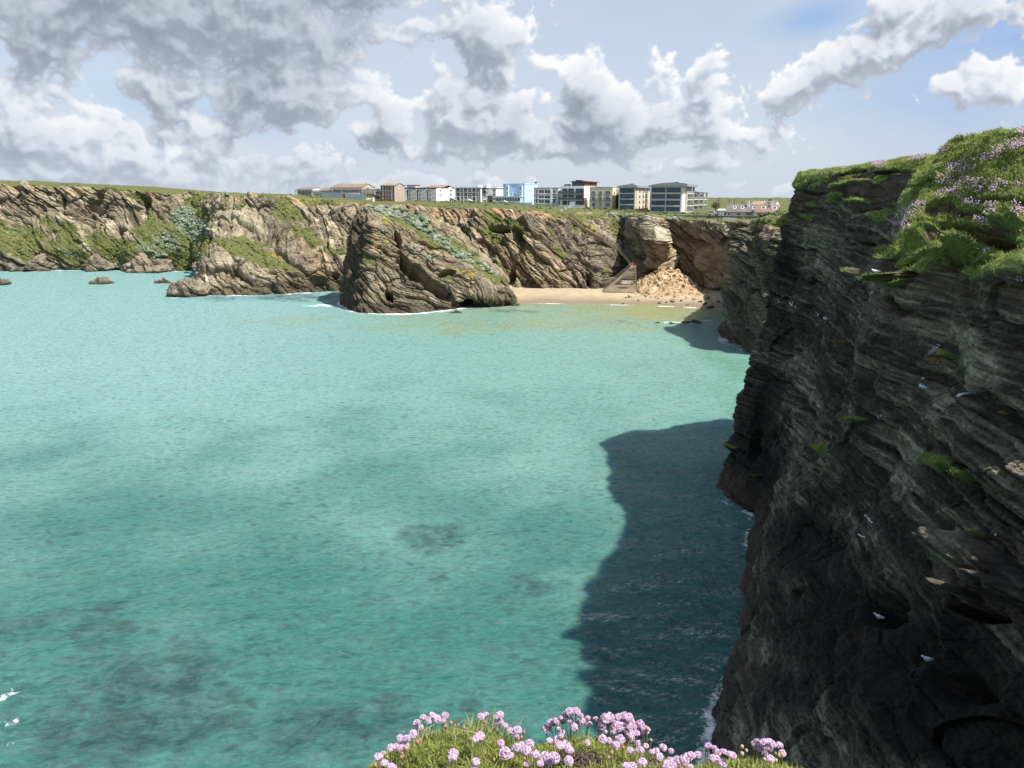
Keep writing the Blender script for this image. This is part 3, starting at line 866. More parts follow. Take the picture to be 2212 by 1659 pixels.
mint = np.clip(sstep(50, 170, y + nzw * 60) * .86 + .10 + nzb * .22 + nzw * .12, 0, 1)
green = wpatch([(1590, 800, 60, 70, 0, .55), (1600, 880, 60, 60, 0, .45)])
# foam: swash on the beach, white water round the rocks
foot_l = [p for p in STACK_FOOT]
ds = seg_dist(Pw, foot_l)
fo = np.exp(-np.maximum(ds - 1.2, 0) / 2.8) * (.95 + nzw * 1.7 + nzf * .9)
hd = [p for p in FAR_FOOT[13:20]]
fo = np.maximum(fo, np.exp(-np.maximum(seg_dist(Pw, hd) - 2.0, 0) / 1.6) * (.9 + nzw * 1.6))
fo = np.maximum(fo, np.exp(-np.maximum(seg_dist(Pw, [p for p in FAR_FOOT[2:13]]) - 3.5, 0) / 1.8) * (.95 + nzw * 1.6))
fo = np.maximum(fo, np.exp(-np.maximum(seg_dist(Pw, [p for p in FAR_FOOT[38:44]]) - 2.0, 0) / 1.2) * (.6 + nzw * 1.3))
fo = np.maximum(fo, np.exp(-np.maximum(seg_dist(Pw, [p for p in NEAR_FOOT[3:13]]) - 1.0, 0) / .9) * (.52 + nzw * 1.5))
fo = np.maximum(fo, np.exp(-(db / 1.5) ** 2) * (1.1 + nzw * 1.2))
fo = np.maximum(fo, wpatch([(20, 1500, 45, 34, 0, 1.05), (30, 1560, 50, 20, 20, .8), (0, 1620, 40, 30, 0, .7), (690, 660, 60, 5, 0, 1.1), (960, 664, 40, 7, 0, 1.2), (1000, 662, 60, 5, 0, 1.0), (1470, 697, 60, 4, 0, 1.1), (1530, 694, 30, 4, 0, 1.0), (1590, 740, 30, 5, 0, .8), (1610, 1090, 26, 16, 0, .55),
                        (205, 612, 34, 3, 0, .8), (350, 612, 20, 3, 0, .8), (400, 641, 50, 4, 0, 1.1), (480, 638, 60, 3, 0, .8)]))
fo = np.clip(fo, 0, 1.4)
me = np_mesh('sea', Pw, grid_quads(*X.shape)[:, ::-1])
attr(me, 'wa', np.stack([reef, sand, mint, np.clip(green, 0, 1)], 1))
attr(me, 'foam', fo)
attr(me, 'pale', pale)
m, nt = new_mat('sea_water')
T = NT(nt)
pos = T.geo().outputs['Position']
wa = T.attr('wa')
sp = T.n('ShaderNodeSeparateColor', {0: wa.outputs['Color']})
c = T.mix(sp.outputs[2], (.032, .124, .108), (.128, .258, .222))
c = T.mix(T.math('MULTIPLY', T.attr('pale').outputs['Fac'], .75), c, (.170, .300, .295))
c = T.mix(wa.outputs['Alpha'], c, (.05, .17, .08))
c = T.mix(sp.outputs[1], c, (.19, .205, .095))
rn = T.noise(pos, .6, 4, .6)
c = T.mix(T.math('MULTIPLY', T.math('MULTIPLY', sp.outputs[0], .78), T.mapr(T.noise(pos, .22, 6, .7, 1.2), .36, .60, .10, 1.0)), c, T.mix(rn, (.008, .026, .032), (.026, .055, .055)))
fn = T.noise(pos, 1.1, 6, .7, 1.2)
ff = T.attr('foam').outputs['Fac']
fm = T.mapr(T.math('ADD', ff, T.math('MULTIPLY', T.math('SUBTRACT', fn, .5), 2.2)), .62, .95)
c2 = T.mix(fm, c, (.80, .82, .82))
mp = T.n('ShaderNodeMapping', {0: pos, 2: (0, 0, math.radians(-8)), 3: (.55, 1.0, 1.0)}).outputs[0]
def crest(sc, det, rg_, ds):
    """noise folded into sharp crests and round troughs"""
    q = T.noise(mp, sc, det, rg_, ds)
    return T.math('SUBTRACT', 1.0, T.math('ABSOLUTE', T.math('MULTIPLY_ADD', q, 2.0, -1.0)))


mp2 = T.n('ShaderNodeMapping', {0: pos, 2: (0, 0, math.radians(24)), 3: (.6, 1.0, 1.0)}).outputs[0]
h1 = crest(.80, 4, .55, .5)
h2 = T.noise(mp2, 1.8, 5, .62, .6)
h3 = T.noise(mp, .20, 2, .5, .3)
h = T.math('ADD', T.math('ADD', T.math('MULTIPLY', h1, .42), T.math('MULTIPLY', h2, .52)), T.math('MULTIPLY', h3, .45))
bp = T.n('ShaderNodeBump', {'Height': h, 'Strength': 1.0, 'Distance': 2.6})
# ripple light painted into the water colour: crests brightened, troughs darkened
thin = T.mapr(T.math('ADD', T.math('MULTIPLY', h1, .6), T.math('MULTIPLY', h2, .6)), .46, .96, .48, 1.50)  # painted ripple brightness, crests up and troughs down
c2 = T.mix(1.0, c2, T.n('ShaderNodeCombineXYZ', {0: thin, 1: thin, 2: thin}).outputs[0], 'MULTIPLY')
# light coming back out of the water body, under a rippled reflecting skin
bq = T.n('ShaderNodeBump', {'Height': h, 'Strength': .65, 'Distance': 1.5})
sss = T.n('ShaderNodeSubsurfaceScattering', {'Color': c2, 'Scale': 1.0, 'Radius': (.4, 1.3, 3.2), 'Normal': bq.outputs[0]}, falloff='BURLEY')
dif = T.n('ShaderNodeBsdfDiffuse', {'Color': c2, 'Normal': bq.outputs[0]})
body = T.n('ShaderNodeMixShader', {0: .6, 1: dif.outputs[0], 2: sss.outputs[0]})
gls = T.n('ShaderNodeBsdfGlossy', {'Color': (1, 1, 1, 1), 'Roughness': T.math('MULTIPLY_ADD', fm, .5, .14), 'Normal': bp.outputs[0]})
fr = T.n('ShaderNodeFresnel', {'IOR': 1.40, 'Normal': bp.outputs[0]})
mx = T.n('ShaderNodeMixShader', {0: T.math('MULTIPLY', fr.outputs[0], T.math('SUBTRACT', 1.0, fm)), 1: body.outputs[0], 2: gls.outputs[0]})
T.out(mx.outputs[0])
o = link('sea', me, m)
tag(o, 'turquoise sea filling the bay with rippled surface', 'sea', kind='structure')

# ================================================================== beach
bx = np.linspace(-14, 110, 220); by = np.linspace(255, 372, 220)
BX, BY = np.meshgrid(bx, by, indexing='ij')
Pq = np.stack([BX.ravel(), BY.ravel(), np.zeros(BX.size)], 1)
bl = np.array(beach_l)
shore = np.interp(Pq[:, 0], bl[:, 0], bl[:, 1])
d = Pq[:, 1] - shore
Pq[:, 2] = np.where(d < 0, d * .08, .05 + 2.6 * (1 - np.exp(-np.maximum(d, 0) / 22)) + np.maximum(d - 45, 0) * .05) + fbm(Pq, .12, 3) * .12 + fbm(Pq, .03, 2) * .3 * sstep(2, 15, d)
m, nt = new_mat('beach_sand')
T = NT(nt)
pos = T.geo().outputs['Position']
zz = T.n('ShaderNodeSeparateXYZ', {0: pos}).outputs[2]
f = T.noise(pos, .35, 6, .65)
wetl = T.mapr(T.math('ADD', zz, T.math('MULTIPLY', T.noise(pos, .08, 3), .7))  , .85, 1.75)
cc = T.ramp(f, [(.3, (.34, .26, .155)), (.7, (.47, .375, .25))])
cc = T.mix(wetl, (.22, .165, .10), cc)
wr = T.math('MULTIPLY', T.mapr(T.noise(pos, .9, 6, .75, .8), .60, .68), T.math('MULTIPLY', T.mapr(zz, 1.3, 1.9), T.mapr(zz, 2.9, 2.3)))
cc = T.mix(T.math('MULTIPLY', wr, .75), cc, (.10, .075, .045))
cc = T.mix(T.mapr(T.noise(pos, .22, 5, .7), .52, .66, 0.0, .30), cc, (.22, .165, .10))
b = T.n('ShaderNodeBsdfPrincipled', {'Base Color': cc, 'Roughness': .9})
bp = T.n('ShaderNodeBump', {'Height': T.noise(pos, 1.5, 5, .6), 'Strength': .5, 'Distance': .15})
nt.links.new(bp.outputs[0], b.inputs['Normal'])
T.out(b.outputs[0])
o = link('beach', np_mesh('beach', Pq, grid_quads(220, 220)), m)
tag(o, 'small sandy beach below the cliffs', 'beach', kind='structure')


def beach_z(x_, y_):
    i = np.argmin((Pq[:, 0] - x_) ** 2 + (Pq[:, 1] - y_) ** 2)
    return float(Pq[i, 2])
# ================================================================== buildings
M_WHITE = plain('white_render', (.78, .79, .80), .8, .05, .3)
M_CREAM = plain('cream_render', (.66, .60, .46), .8, .08, .3)
M_PALE = plain('pale_concrete', (.55, .53, .48), .8, .08, .3)
M_BLUE = plain('pale_blue_render', (.37, .55, .75), .8, .06, .3)
M_SKY = plain('light_blue_trim', (.50, .68, .86), .8, .05, .3)
M_GREYB = plain('grey_panel', (.55, .60, .67), .7, .06, .3)
M_DARK = plain('dark_metal', (.045, .05, .055), .5, .1, .5)
M_GREY = plain('grey_metal', (.28, .30, .32), .5, .1, .5)
M_BRICK = plain('red_brick', (.26, .085, .05), .9, .15, 1.0)
M_TIMBER = plain('brown_timber', (.20, .085, .045), .8, .2, 1.0)
M_PINK = plain('pinkish_brick', (.43, .34, .29), .9, .1, .8)
M_BROWN = plain('brown_panel', (.10, .065, .055), .8, .12, .6)
M_TILE = plain('brown_roof_tiles', (.25, .175, .125), .9, .22, .8)
M_OCHRE = plain('lichen_roof_tiles', (.29, .225, .15), .9, .25, .5)
M_SLATE = plain('grey_roof_tiles', (.16, .145, .13), .9, .2, .6)
M_RED = plain('red_roof_tiles', (.235, .145, .105), .9, .2, .6)
M_YEL = plain('yellow_sheathing', (.62, .53, .31), .8, .1, .5)
M_BOARD = plain('grey_boards', (.40, .39, .37), .9, .15, .8)
M_POLE = plain('galvanised_pole', (.36, .38, .40), .5, .1, 2.0)
M_WOODP = plain('weathered_pole', (.13, .11, .09), .9, .2, 2.0)
M_HOARD = plain('pale_blue_hoarding', (.46, .56, .62), .7, .06, .3)
M_CONC = plain('stained_concrete', (.30, .235, .155), .9, .22, .25, bump=.3)
M_WALLST = plain('dark_stone_wall', (.14, .13, .115), .9, .3, .6, bump=.5)
M_ORANGE = plain('orange_barrier', (.62, .16, .11), .6, .08)
M_PAINT = plain('white_paint', (.78, .78, .76), .7, .05)


def glass(name, c, rough=.06):
    m, nt = new_mat(name)
    T = NT(nt)
    g = T.n('ShaderNodeTexCoord').outputs['Object']
    f = T.noise(g, .35, 3)
    cc = T.ramp(f, [(.35, tuple(x * .45 for x in c)), (.65, tuple(x * 1.5 for x in c))])
    b = T.n('ShaderNodeBsdfPrincipled', {'Base Color': cc, 'Roughness': rough, 'IOR': 1.5})
    T.out(b.outputs[0])
    return m


M_GLASS = glass('window_glass', (.045, .055, .07))
M_BGLASS = glass('blue_window_glass', (.035, .085, .13))
M_AGLASS = glass('aqua_balcony_glass', (.09, .15, .165))


class Building:
    """front left pixel, visible corner pixel, right end pixel of the side, base and top pixel rows at the corner"""
    def __init__(s, name, label, ul, uc, ur, vb, vt, rot=21.0, y=None, cat='building', group=None, sink=3.0):
        y = ybl(uc) if y is None else y
        C = at(uc, vb, y)
        a = math.radians(rot)
        Fd = np.array([-math.cos(a), math.sin(a)])
        Sd = np.array([math.sin(a), math.cos(a)])

        def solve(d, u):
            t = (u - 1106) / F
            dz = (C[2] - H) * ST
            # x + d0 s = t * ((y + d1 s) CT - dz)
            return (t * (C[1] * CT - dz) - C[0]) / (d[0] - t * d[1] * CT)
        s.W, s.D = solve(Fd, ul), (solve(Sd, ur) if ur else 12.0)
        s.H = at(uc, vt, y)[2] - C[2]
        o = C[:2] + Fd * s.W
        s.root = empty(name, (o[0], o[1], C[2]), -a)
        tag(s.root, label, cat, group)
        s.sink = sink
        s.px = s.W / max(uc - ul, 1)

    def part(s, name, mb, mats, parent=None):
        return mb.build(name, mats, s.root if parent is None else parent)

    def wall(s, mat, x0=0, x1=None, y0=0, y1=None, z1=None, name='wall', extra=None):
        m = MB()
        m.box(x0, s.W if x1 is None else x1, y0, s.D if y1 is None else y1, -s.sink, s.H if z1 is None else z1)
        return s.part(name, m, [mat])

    def window(s, x0, x1, z0, z1, y=0.0, n=2, fr=M_PAINT, gl=M_GLASS, side=False, mid=0, t=.12, sill=True):
        """frame and panes as one window; side=True puts it on the right-hand wall (x0,x1 are depths)"""
        m = MB()
        def bx(a0, a1, d0, d1, c0, c1, k):
            if side: m.box(s.W - d1, s.W - d0, a0, a1, c0, c1, k)
            else: m.box(a0, a1, y + d0, y + d1, c0, c1, k)
        bx(x0, x1, -.05, .05, z0, z1, 1)
        bx(x0 - .06, x0 + t, -.11, .04, z0, z1, 0); bx(x1 - t, x1 + .06, -.11, .04, z0, z1, 0)
        bx(x0 + t, x1 - t, -.11, .04, z1 - t, z1 + .06, 0); bx(x0 + t, x1 - t, -.11, .04, z0 - .06, z0 + t, 0)
        for k in range(1, n):
            xx = x0 + (x1 - x0) * k / n
            bx(xx - t * .4, xx + t * .4, -.10, .03, z0 + t, z1 - t, 0)
        if mid: bx(x0 + t, x1 - t, -.09, .03, z0 + (z1 - z0) * mid - t * .4, z0 + (z1 - z0) * mid + t * .4, 0)
        if sill: bx(x0 - .15, x1 + .15, -.2, .0, z0 - .2, z0 - .07, 0)
        return s.part('window', m, [fr, gl])

    def box(s, name, x0, x1, y0, y1, z0, z1, mat, parent=None):
        m = MB(); m.box(x0, x1, y0, y1, z0, z1)
        return s.part(name, m, [mat], parent)

    def gable(s, mat, hz, ridge_along_x=True, x0=0, x1=None, y0=0, y1=None, z=None, over=.4, name='roof', t=.25):
        """pitched roof: two slabs"""
        x1 = s.W if x1 is None else x1; y1 = s.D if y1 is None else y1; z = s.H if z is None else z
        m = MB()
        if ridge_along_x:
            c = (y0 + y1) / 2
            k = hz / (c - y0)
            m.prism([(y0 - over, z - over * k), (c, z + hz), (y1 + over, z - over * k), (y1 + over, z - over * k + t), (c, z + hz + t), (y0 - over, z - over * k + t)][::-1], x0 - over, x1 + over)
        else:
            c = (x0 + x1) / 2
            k = hz / (c - x0)
            pr = [(x0 - over, z - over * k), (c, z + hz), (x1 + over, z - over * k), (x1 + over, z - over * k + t), (c, z + hz + t), (x0 - over, z - over * k + t)]
            n = len(m.v)
            for yy in (y0 - over, y1 + over): m.v += [(x_, yy, z_) for x_, z_ in pr]
            L = len(pr)
            m.f.append(tuple(n + i for i in range(L))); m.m.append(0)
            m.f.append(tuple(n + L + i for i in range(L))[::-1]); m.m.append(0)
            for i in range(L):
                j = (i + 1) % L
                m.f.append((n + i, n + L + i, n + L + j, n + j)); m.m.append(0)
        return s.part(name, m, [mat])

    def gable_end(s, mat, hz, x, y0=0, y1=None, z=None, t=.3):
        y1 = s.D if y1 is None else y1; z = s.H if z is None else z
        m = MB(); m.prism([(y0, z), (y1, z), ((y0 + y1) / 2, z + hz)], x - t, x)
        return s.part('gable', m, [mat])


def scaffold(b, x0, x1, z1, y=-1.4, side=False, boards=3, name='scaffold'):
    m = MB()
    n = max(3, int((x1 - x0) / 2.4))
    def P_(x_, d, z_): return (b.W - d, x_, z_) if side else (x_, d, z_)
    for k in range(n + 1):
        x_ = x0 + (x1 - x0) * k / n
        for d in (y, y + 1.0): m.bar(P_(x_, d, -1), P_(x_, d, z1 + .8 + .5 * ((k * 7) % 3)), .07, 0, 4)
    for j in range(boards):
        z_ = z1 * (j + 1) / boards
        if side: m.box(b.W - y - 1.1, b.W - y + .1, x0, x1, z_ - .12, z_, 1)
        else: m.box(x0, x1, y - .1, y + 1.1, z_ - .12, z_, 1)
        for dz in (.5, 1.0): m.bar(P_(x0, y, z_ + dz), P_(x1, y, z_ + dz), .06, 0, 4)
    return m.build(name, [M_POLE, M_BOARD], b.root)


# --- houses being built, at the far left of the row
b = Building('house', 'brown roofed house with white gable wrapped in scaffolding, leftmost of the row', 643, 674.5, 695, 420, 409, y=470)
b.wall(M_GREYB); b.gable(M_TILE, b.H * .42); b.gable_end(M_WHITE, b.H * .42, b.W + .2); b.gable_end(M_WHITE, b.H * .42, .1)
b.box('side_wall', b.W, b.W + .2, 0, b.D, -1, b.H, M_WHITE)
for k in range(4): b.window(b.W * (.06 + .24 * k), b.W * (.22 + .24 * k), b.H * .35, b.H * .75)
scaffold(b, -1, b.W + 1, b.H * .8); scaffold(b, 0, b.D, b.H * .8, side=True)
b = Building('house', 'small brown roofed house half hidden between two scaffolded houses', 696, 722, 732, 421, 411, y=466)
b.wall(M_GREYB); b.gable(M_TILE, b.H * .5); b.gable_end(M_WHITE, b.H * .5, .1); b.gable_end(M_WHITE, b.H * .5, b.W + .1)
for k in range(3): b.window(b.W * (.08 + .3 * k), b.W * (.26 + .3 * k), b.H * .35, b.H * .8)
scaffold(b, -1, b.W, b.H * .8)
b = Building('house', 'long house with yellow sheathed gable end behind scaffolding', 716, 782, 809, 423.5, 405, y=460)
b.wall(M_YEL, name='wall'); b.box('front_wall', 0, b.W, -.15, 0, -1, b.H, M_PINK)
b.gable(M_TILE, b.H * .42); b.gable_end(M_YEL, b.H * .42, b.W + .1); b.gable_end(M_WHITE, b.H * .42, .05)
for k in range(7): b.window(b.W * (.03 + .14 * k), b.W * (.10 + .14 * k), b.H * .42, b.H * .78, y=-.15)
b.window(b.D * .35, b.D * .6, b.H * .7, b.H * 1.05, side=True)
scaffold(b, -1, b.W + 1, b.H * .75); scaffold(b, 0, b.D, b.H * .9, side=True)
ch = b.box('chimney', b.W - .8, b.W, b.D * .45, b.D * .55, b.H * 1.3, b.H * 1.62, M_YEL)
sc_ = b.box('screen', 2, b.W * .55, -2.4, -2.2, b.H * .22, b.H * .42, M_BOARD); b.box('screen', b.W * .57, b.W * 1.0, -2.4, -2.2, b.H * .16, b.H * .38, M_WHITE)
b = Building('building_shell', 'unfinished brick building shell with open floors beside brown flats', 806, 832, None, 430, 408, y=470)
b.D = 10; b.wall(M_BRICK, z1=b.H * .3); b.box('floor_slab', 0, b.W, 0, b.D, b.H * .3, b.H * .42, M_PALE); b.box('back_wall', 0, b.W, 3, b.D, b.H * .42, b.H * .85, M_DARK); b.box('roof', -.3, b.W, -.3, b.D, b.H * .85, b.H, M_TILE)
for k in range(5): b.box('post', b.W * k / 4.2, b.W * k / 4.2 + .35, .1, .45, b.H * .42, b.H * .85, M_YEL)
scaffold(b, 0, b.W, b.H * .7, boards=2)
b = Building('apartment_building', 'pinkish brick flats with dark vertical stripes and brown pitched roof', 824, 852.5, 875, 431.5, 401, y=438)
b.wall(M_PINK)
for x_ in (.0, .24, .43, .62, .92): b.box('stripe', b.W * x_, b.W * (x_ + .075), -.25, -.0, -1, b.H, M_BROWN)
for x_ in (.10, .32, .51, .76): 
    for k in range(3): b.window(b.W * x_, b.W * (x_ + .09), b.H * (.08 + .3 * k), b.H * (.30 + .3 * k), n=1)
b.window(b.D * .35, b.D * .45, b.H * .80, b.H * .87, side=True, n=1)
b.gable(M_OCHRE, b.H * .17); b.gable_end(M_PALE, b.H * .17, b.W + .1)
b = Building('roof_block', 'cream stair tower rising behind the white flats', 880, 898, 908, 433, 400.5, y=470)
b.wall(M_PALE); b.box('roof', -.3, b.W + .3, -.3, b.D, b.H, b.H + .3, M_DARK); b.window(b.W * .2, b.W * .8, b.H * .7, b.H * .9)

# --- white stepped block
b = Building('apartment_building', 'long white flats stepped in four bays with white gable end', 860, 944.6, 982, 433.5, 406.3)
W = b.W
b.wall(M_WHITE, z1=b.H)
for k in range(4):
    x0, x1 = W * (.25 * k + .03 * (k > 0)), W * (.25 * k + .25)
    b.box('bay', x0, x1 - W * .13, -.9, 0, -1, b.H - .2, M_WHITE); b.box('bay', x1 - W * .128, x1, -1.4, 0, -1, b.H - .5, M_WHITE)
    b.box('eaves', x0 - .1, x1 + .1, -1.6, 0, b.H - .2, b.H + .15, M_DARK)
    if k: b.box('downpipe_or_gap_shade', x0 - W * .022, x0 - W * .008, -.5, -.05, -1, b.H - .3, M_DARK)  # dark strip standing in for the shade of the gap between bays
    for j in range(3):
        for (xa, yy) in ((.02, -.9), (.075, -.9), (.145, -1.4), (.20, -1.4)):
            xx = x0 + W * xa * .96
            b.window(xx, xx + W * .033, b.H * (.06 + .32 * j), b.H * (.24 + .32 * j), y=yy, n=2)
b.box('roof', -.2, W + .2, -.2, b.D * .6, b.H + .15, b.H + .35, M_TILE)
b.gable(M_TILE, b.H * .2, ridge_along_x=True, x0=W * .55, y0=b.D * .25, z=b.H + .1); 
m = MB(); m.prism([(b.D * .62, b.H), (b.D * .97, b.H), (b.D * .8, b.H * 1.17)], W - .2, W + .15); b.part('gable', m, [M_WHITE])
for k in range(3):
    b.window(b.D * .70, b.D * .86, b.H * (.06 + .33 * k), b.H * (.23 + .33 * k), side=True, n=3)
    if k: b.window(b.D * .12, b.D * .22, b.H * (.06 + .33 * k), b.H * (.21 + .33 * k), side=True, n=1)

# --- white flats with brown panels
b = Building('apartment_building', 'white flats with open balconies and red brown panels', 984.5, 1038.5, 1065, 435.5, 404.2)
W = b.W
b.box('back_wall', 0, W, 1.6, b.D, -2, b.H - .4, M_GREYB)
b.box('side_wall', W - .4, W, 0, b.D, -2, b.H - .3, M_WHITE)
for j in range(4): b.box('floor_slab', 0, W - .4, 0, 1.6, b.H * .305 * j + b.H * .02, b.H * .305 * j + b.H * .07, M_WHITE)
b.box('roof', -.4, W + .5, -.5, b.D + .3, b.H - .35, b.H + .15, M_WHITE)
b.box('lift_tower', W * .84, W + 3.0, 2, 7, b.H, b.H * 1.17, M_WHITE); 
xs = [0, .16, .31, .46, .64, .79, 1.0]
for k, x_ in enumerate(xs[:-1]): b.box('pier', W * x_, W * x_ + .45, -.08, 1.6, -2, b.H - .4, M_WHITE)
for k in range(6):
    xa, xb = W * xs[k] + .5, W * xs[k + 1] - .05
    for j in range(3):
        z0 = b.H * (.305 * j + .07)
        if k in (1, 3, 5):
            b.box('panel', xa, xb, .1, .4, z0, z0 + b.H * .10, M_BRICK); b.window(xa, xb, z0 + b.H * .11, z0 + b.H * .23, y=.2, n=2)
        else:
            b.box('balustrade', xa, xb, .05, .12, z0, z0 + b.H * .10, M_AGLASS); b.window(xa, xb, z0, z0 + b.H * .22, y=1.55, n=2)
for k in range(3):
    z0 = b.H * (.06 + .31 * k)
    b.window(b.D * .20, b.D * .42, z0 + b.H * .1, z0 + b.H * .2, side=True, n=3); b.window(b.D * .64, b.D * .80, z0 + b.H * .07, z0 + b.H * .19, side=True)
    pp = MB(); pp.box(W, W + .1, b.D * .22, b.D * .42, z0 - b.H * .06, z0 + b.H * .08); b.part('panel', pp, [M_BRICK])
b = Building('apartment_building', 'plain white wing behind the balcony flats beside blue hotel', 1064, 1072, 1087, 436, 405.2, y=ybl(1060) + 10)
b.wall(M_WHITE); b.box('roof', -.3, b.W + .5, -.3, b.D, b.H - .2, b.H + .2, M_WHITE)
for k in range(3): b.window(b.W * .15, b.W * .85, b.H * (.10 + .3 * k), b.H * (.27 + .3 * k))

# --- blue hotel
b = Building('hotel', 'sky blue hotel with bay windows and glazed ground floor porch', 1087, 1132.5, 1160, 437.5, 397.6)
W = b.W
b.wall(M_BLUE); b.box('side_wall', W, W + .15, 0, b.D, -2, b.H, M_SKY); b.box('parapet', -.2, W + .3, -.2, b.D + .2, b.H, b.H + .45, M_SKY)
for xa in (.16, .80):
    for j, (za, zb) in enumerate(((.36, .58), (.66, .90))):
        m = MB(); m.prism([(0, b.H * za - .5), (-1.2, b.H * za - .5), (-1.2, b.H * zb + .4), (0, b.H * zb + .4)], W * xa, W * (xa + .13)); b.part('bay', m, [M_SKY])
        b.window(W * xa + .2, W * (xa + .13) - .2, b.H * za, b.H * zb, y=-1.25, n=2, mid=.6)
        b.window(W * (xa - .09), W * (xa - .01), b.H * za, b.H * zb - .3, n=2, mid=.6)
for xa in (.34, .50): b.window(W * xa, W * (xa + .10), b.H * .36, b.H * .54, n=2, mid=.6)
for xa in (.34, .62): b.window(W * xa, W * (xa + .06), b.H * .70, b.H * .84, n=1, mid=.6)
for (d0, d1, z0, z1) in ((.36, .50, .68, .86), (.66, .78, .68, .86), (.60, .74, .40, .58), (.34, .50, .10, .28), (.62, .78, .10, .28)): b.window(b.D * d0, b.D * d1, b.H * z0, b.H * z1, side=True, n=2, mid=.6)
b.box('porch', -3.0, W * .92, -4.0, -.0, -2, b.H * .30, M_GREYB); b.box('porch_roof', -3.3, W * .95, -4.4, -.0, b.H * .30, b.H * .35, M_SKY)
for k in range(9): b.window(-2.6 + k * (W * .92 + 2.4) / 9, -2.6 + k * (W * .92 + 2.4) / 9 + 1.9, b.H * .06, b.H * .26, y=-4.05, n=1, gl=M_BGLASS)
b.box('chimney', W - 1.0, W, b.D * .92, b.D * .99, b.H + .4, b.H + 1.6, M_TIMBER)
bb = Building('garden_wall', 'pale blue garden wall in front of the blue hotel', 1113, 1150, None, 443, 438, y=ybl(1130) - 14, cat='wall'); bb.D = .5; bb.wall(M_SKY); bb.box('coping', -.1, bb.W + .1, -.1, .6, bb.H, bb.H + .15, M_WHITE)

# --- grey flat roofed block
b = Building('apartment_building', 'grey flat roofed block with long window bands beside blue hotel', 1153, 1205, 1211, 441.5, 406.5)
W = b.W
b.wall(M_GREYB); b.box('side_wall', W, W + .15, 0, b.D, -2, b.H, M_CREAM); b.box('roof', -.2, W + .3, -.2, b.D, b.H, b.H + .35, M_GREY)
b.box('fin', W * .69, W * .76, -.5, 0, -2, b.H - .02, M_WHITE)
for j in range(3):
    z0 = b.H * (.06 + .31 * j); z1 = z0 + b.H * (.22 if j != 1 else .18)
    b.window(W * .08, W * .17, z0, z1, n=1); b.window(W * .21, W * .43, z0, z1, n=2); b.window(W * .45, W * .68, z0, z1, n=2); b.window(W * .78, W * .92, z0, z1, n=2)
    if j: b.box('panel', W * .08, W * .17, -.14, -.02, z0 - b.H * .09, z0 - b.H * .015, M_DARK); b.box('panel', W * .78, W * .92, -.14, -.02, z0 - b.H * .09, z0 - b.H * .015, M_DARK)
for j in range(3): b.box('band', 0, W * .69, -.12, 0, b.H * (.30 + .31 * j) , b.H * (.345 + .31 * j), M_WHITE)

# --- modern white block with penthouse
b = Building('apartment_building', 'modern white flats with dark roofed penthouse and glass balconies, tallest of the row', 1210, 1261, 1287, 446, 401.6)
W = b.W
b.wall(M_WHITE); b.box('side_wall', W, W + .15, b.D * .0, b.D, -3, b.H * .30, M_CREAM)
b.box('timber_fin', W * .94, W, -.5, 0, b.H * .08, b.H * .86, M_TIMBER)
for j in range(3):
    z0 = b.H * (.08 + .30 * j); z1 = z0 + b.H * .19
    for (xa, xb) in ((.10, .29), (.34, .58), (.66, .92)):
        b.window(W * xa, W * xb, z0, z1, n=4, fr=M_DARK, gl=M_BGLASS, sill=False)
    if j: 
        b.box('balcony', -.6, W * .93, -1.7, -.02, z0 - b.H * .035, z0 - b.H * .015, M_DARK); b.box('balustrade', -.6, W * .62, -1.7, -1.62, z0 - b.H * .01, z0 + b.H * .09, M_AGLASS)
b.box('doorway', W * .12, W * .30, -.15, -.02, 0, b.H * .20, M_DARK)
b.box('penthouse_wall', W * .45, W, 1.5, b.D * 1.05, b.H, b.H * 1.20, M_BRICK); b.window(W * .46, W * .98, b.H * 1.02, b.H * 1.19, y=1.5, n=7, fr=M_DARK, gl=M_BGLASS, sill=False)
b.box('penthouse_roof', W * .40, W + .9, .4, b.D * 1.1, b.H * 1.20, b.H * 1.235, M_DARK); b.box('penthouse_roof', W * .60, W * .82, 1.2, 6, b.H * 1.236, b.H * 1.29, M_DARK)
b.box('terrace_glass', W * .15, W * .44, .3, .4, b.H, b.H * 1.09, M_AGLASS)
bb = Building('garden_wall', 'white garden wall at the foot of the modern flats', 1205, 1262, None, 448, 443.5, y=ybl(1240) - 12, cat='wall'); bb.D = .5; bb.wall(M_WHITE); bb.box('coping', -.1, bb.W + .1, -.1, .6, bb.H, bb.H + .15, M_PALE)

# --- cream block with juliet balconies
b = Building('apartment_building', 'cream three storey flats with small dark balconies', 1273, 1322, 1330, 449.5, 405)
W = b.W
b.wall(M_CREAM); b.box('parapet', -.15, W + .15, -.15, b.D, b.H, b.H + .4, M_PALE)
for j in range(3):
    z0 = b.H * (.06 + .30 * j)
    for (xa, xb) in ((.10, .27), (.42, .55), (.70, .91)):
        b.window(W * xa, W * xb, z0, z0 + b.H * .20, n=3, gl=M_BGLASS, sill=False)
        if j:
            o_ = b.box('balcony', W * xa - .3, W * xb + .3, -.9, -.13, z0 - b.H * .02, z0 + b.H * .0, M_DARK)
            m = MB()
            for q in range(9): xx = W * xa - .25 + (W * (xb - xa) + .5) * q / 8; m.bar((xx, -.85, z0), (xx, -.85, z0 + 1.0), .03, 0, 4)
            m.bar((W * xa - .3, -.85, z0 + 1.0), (W * xb + .3, -.85, z0 + 1.0), .05, 0, 4); b.part('railing', m, [M_DARK], o_)
    b.window(b.D * .35, b.D * .6, z0, z0 + b.H * .14, side=True, n=1)
b = Building('stair_link', 'dark open stair link between the cream flats and glass fronted flats', 1322, 1337, None, 451, 409, y=ybl(1330) + 8)
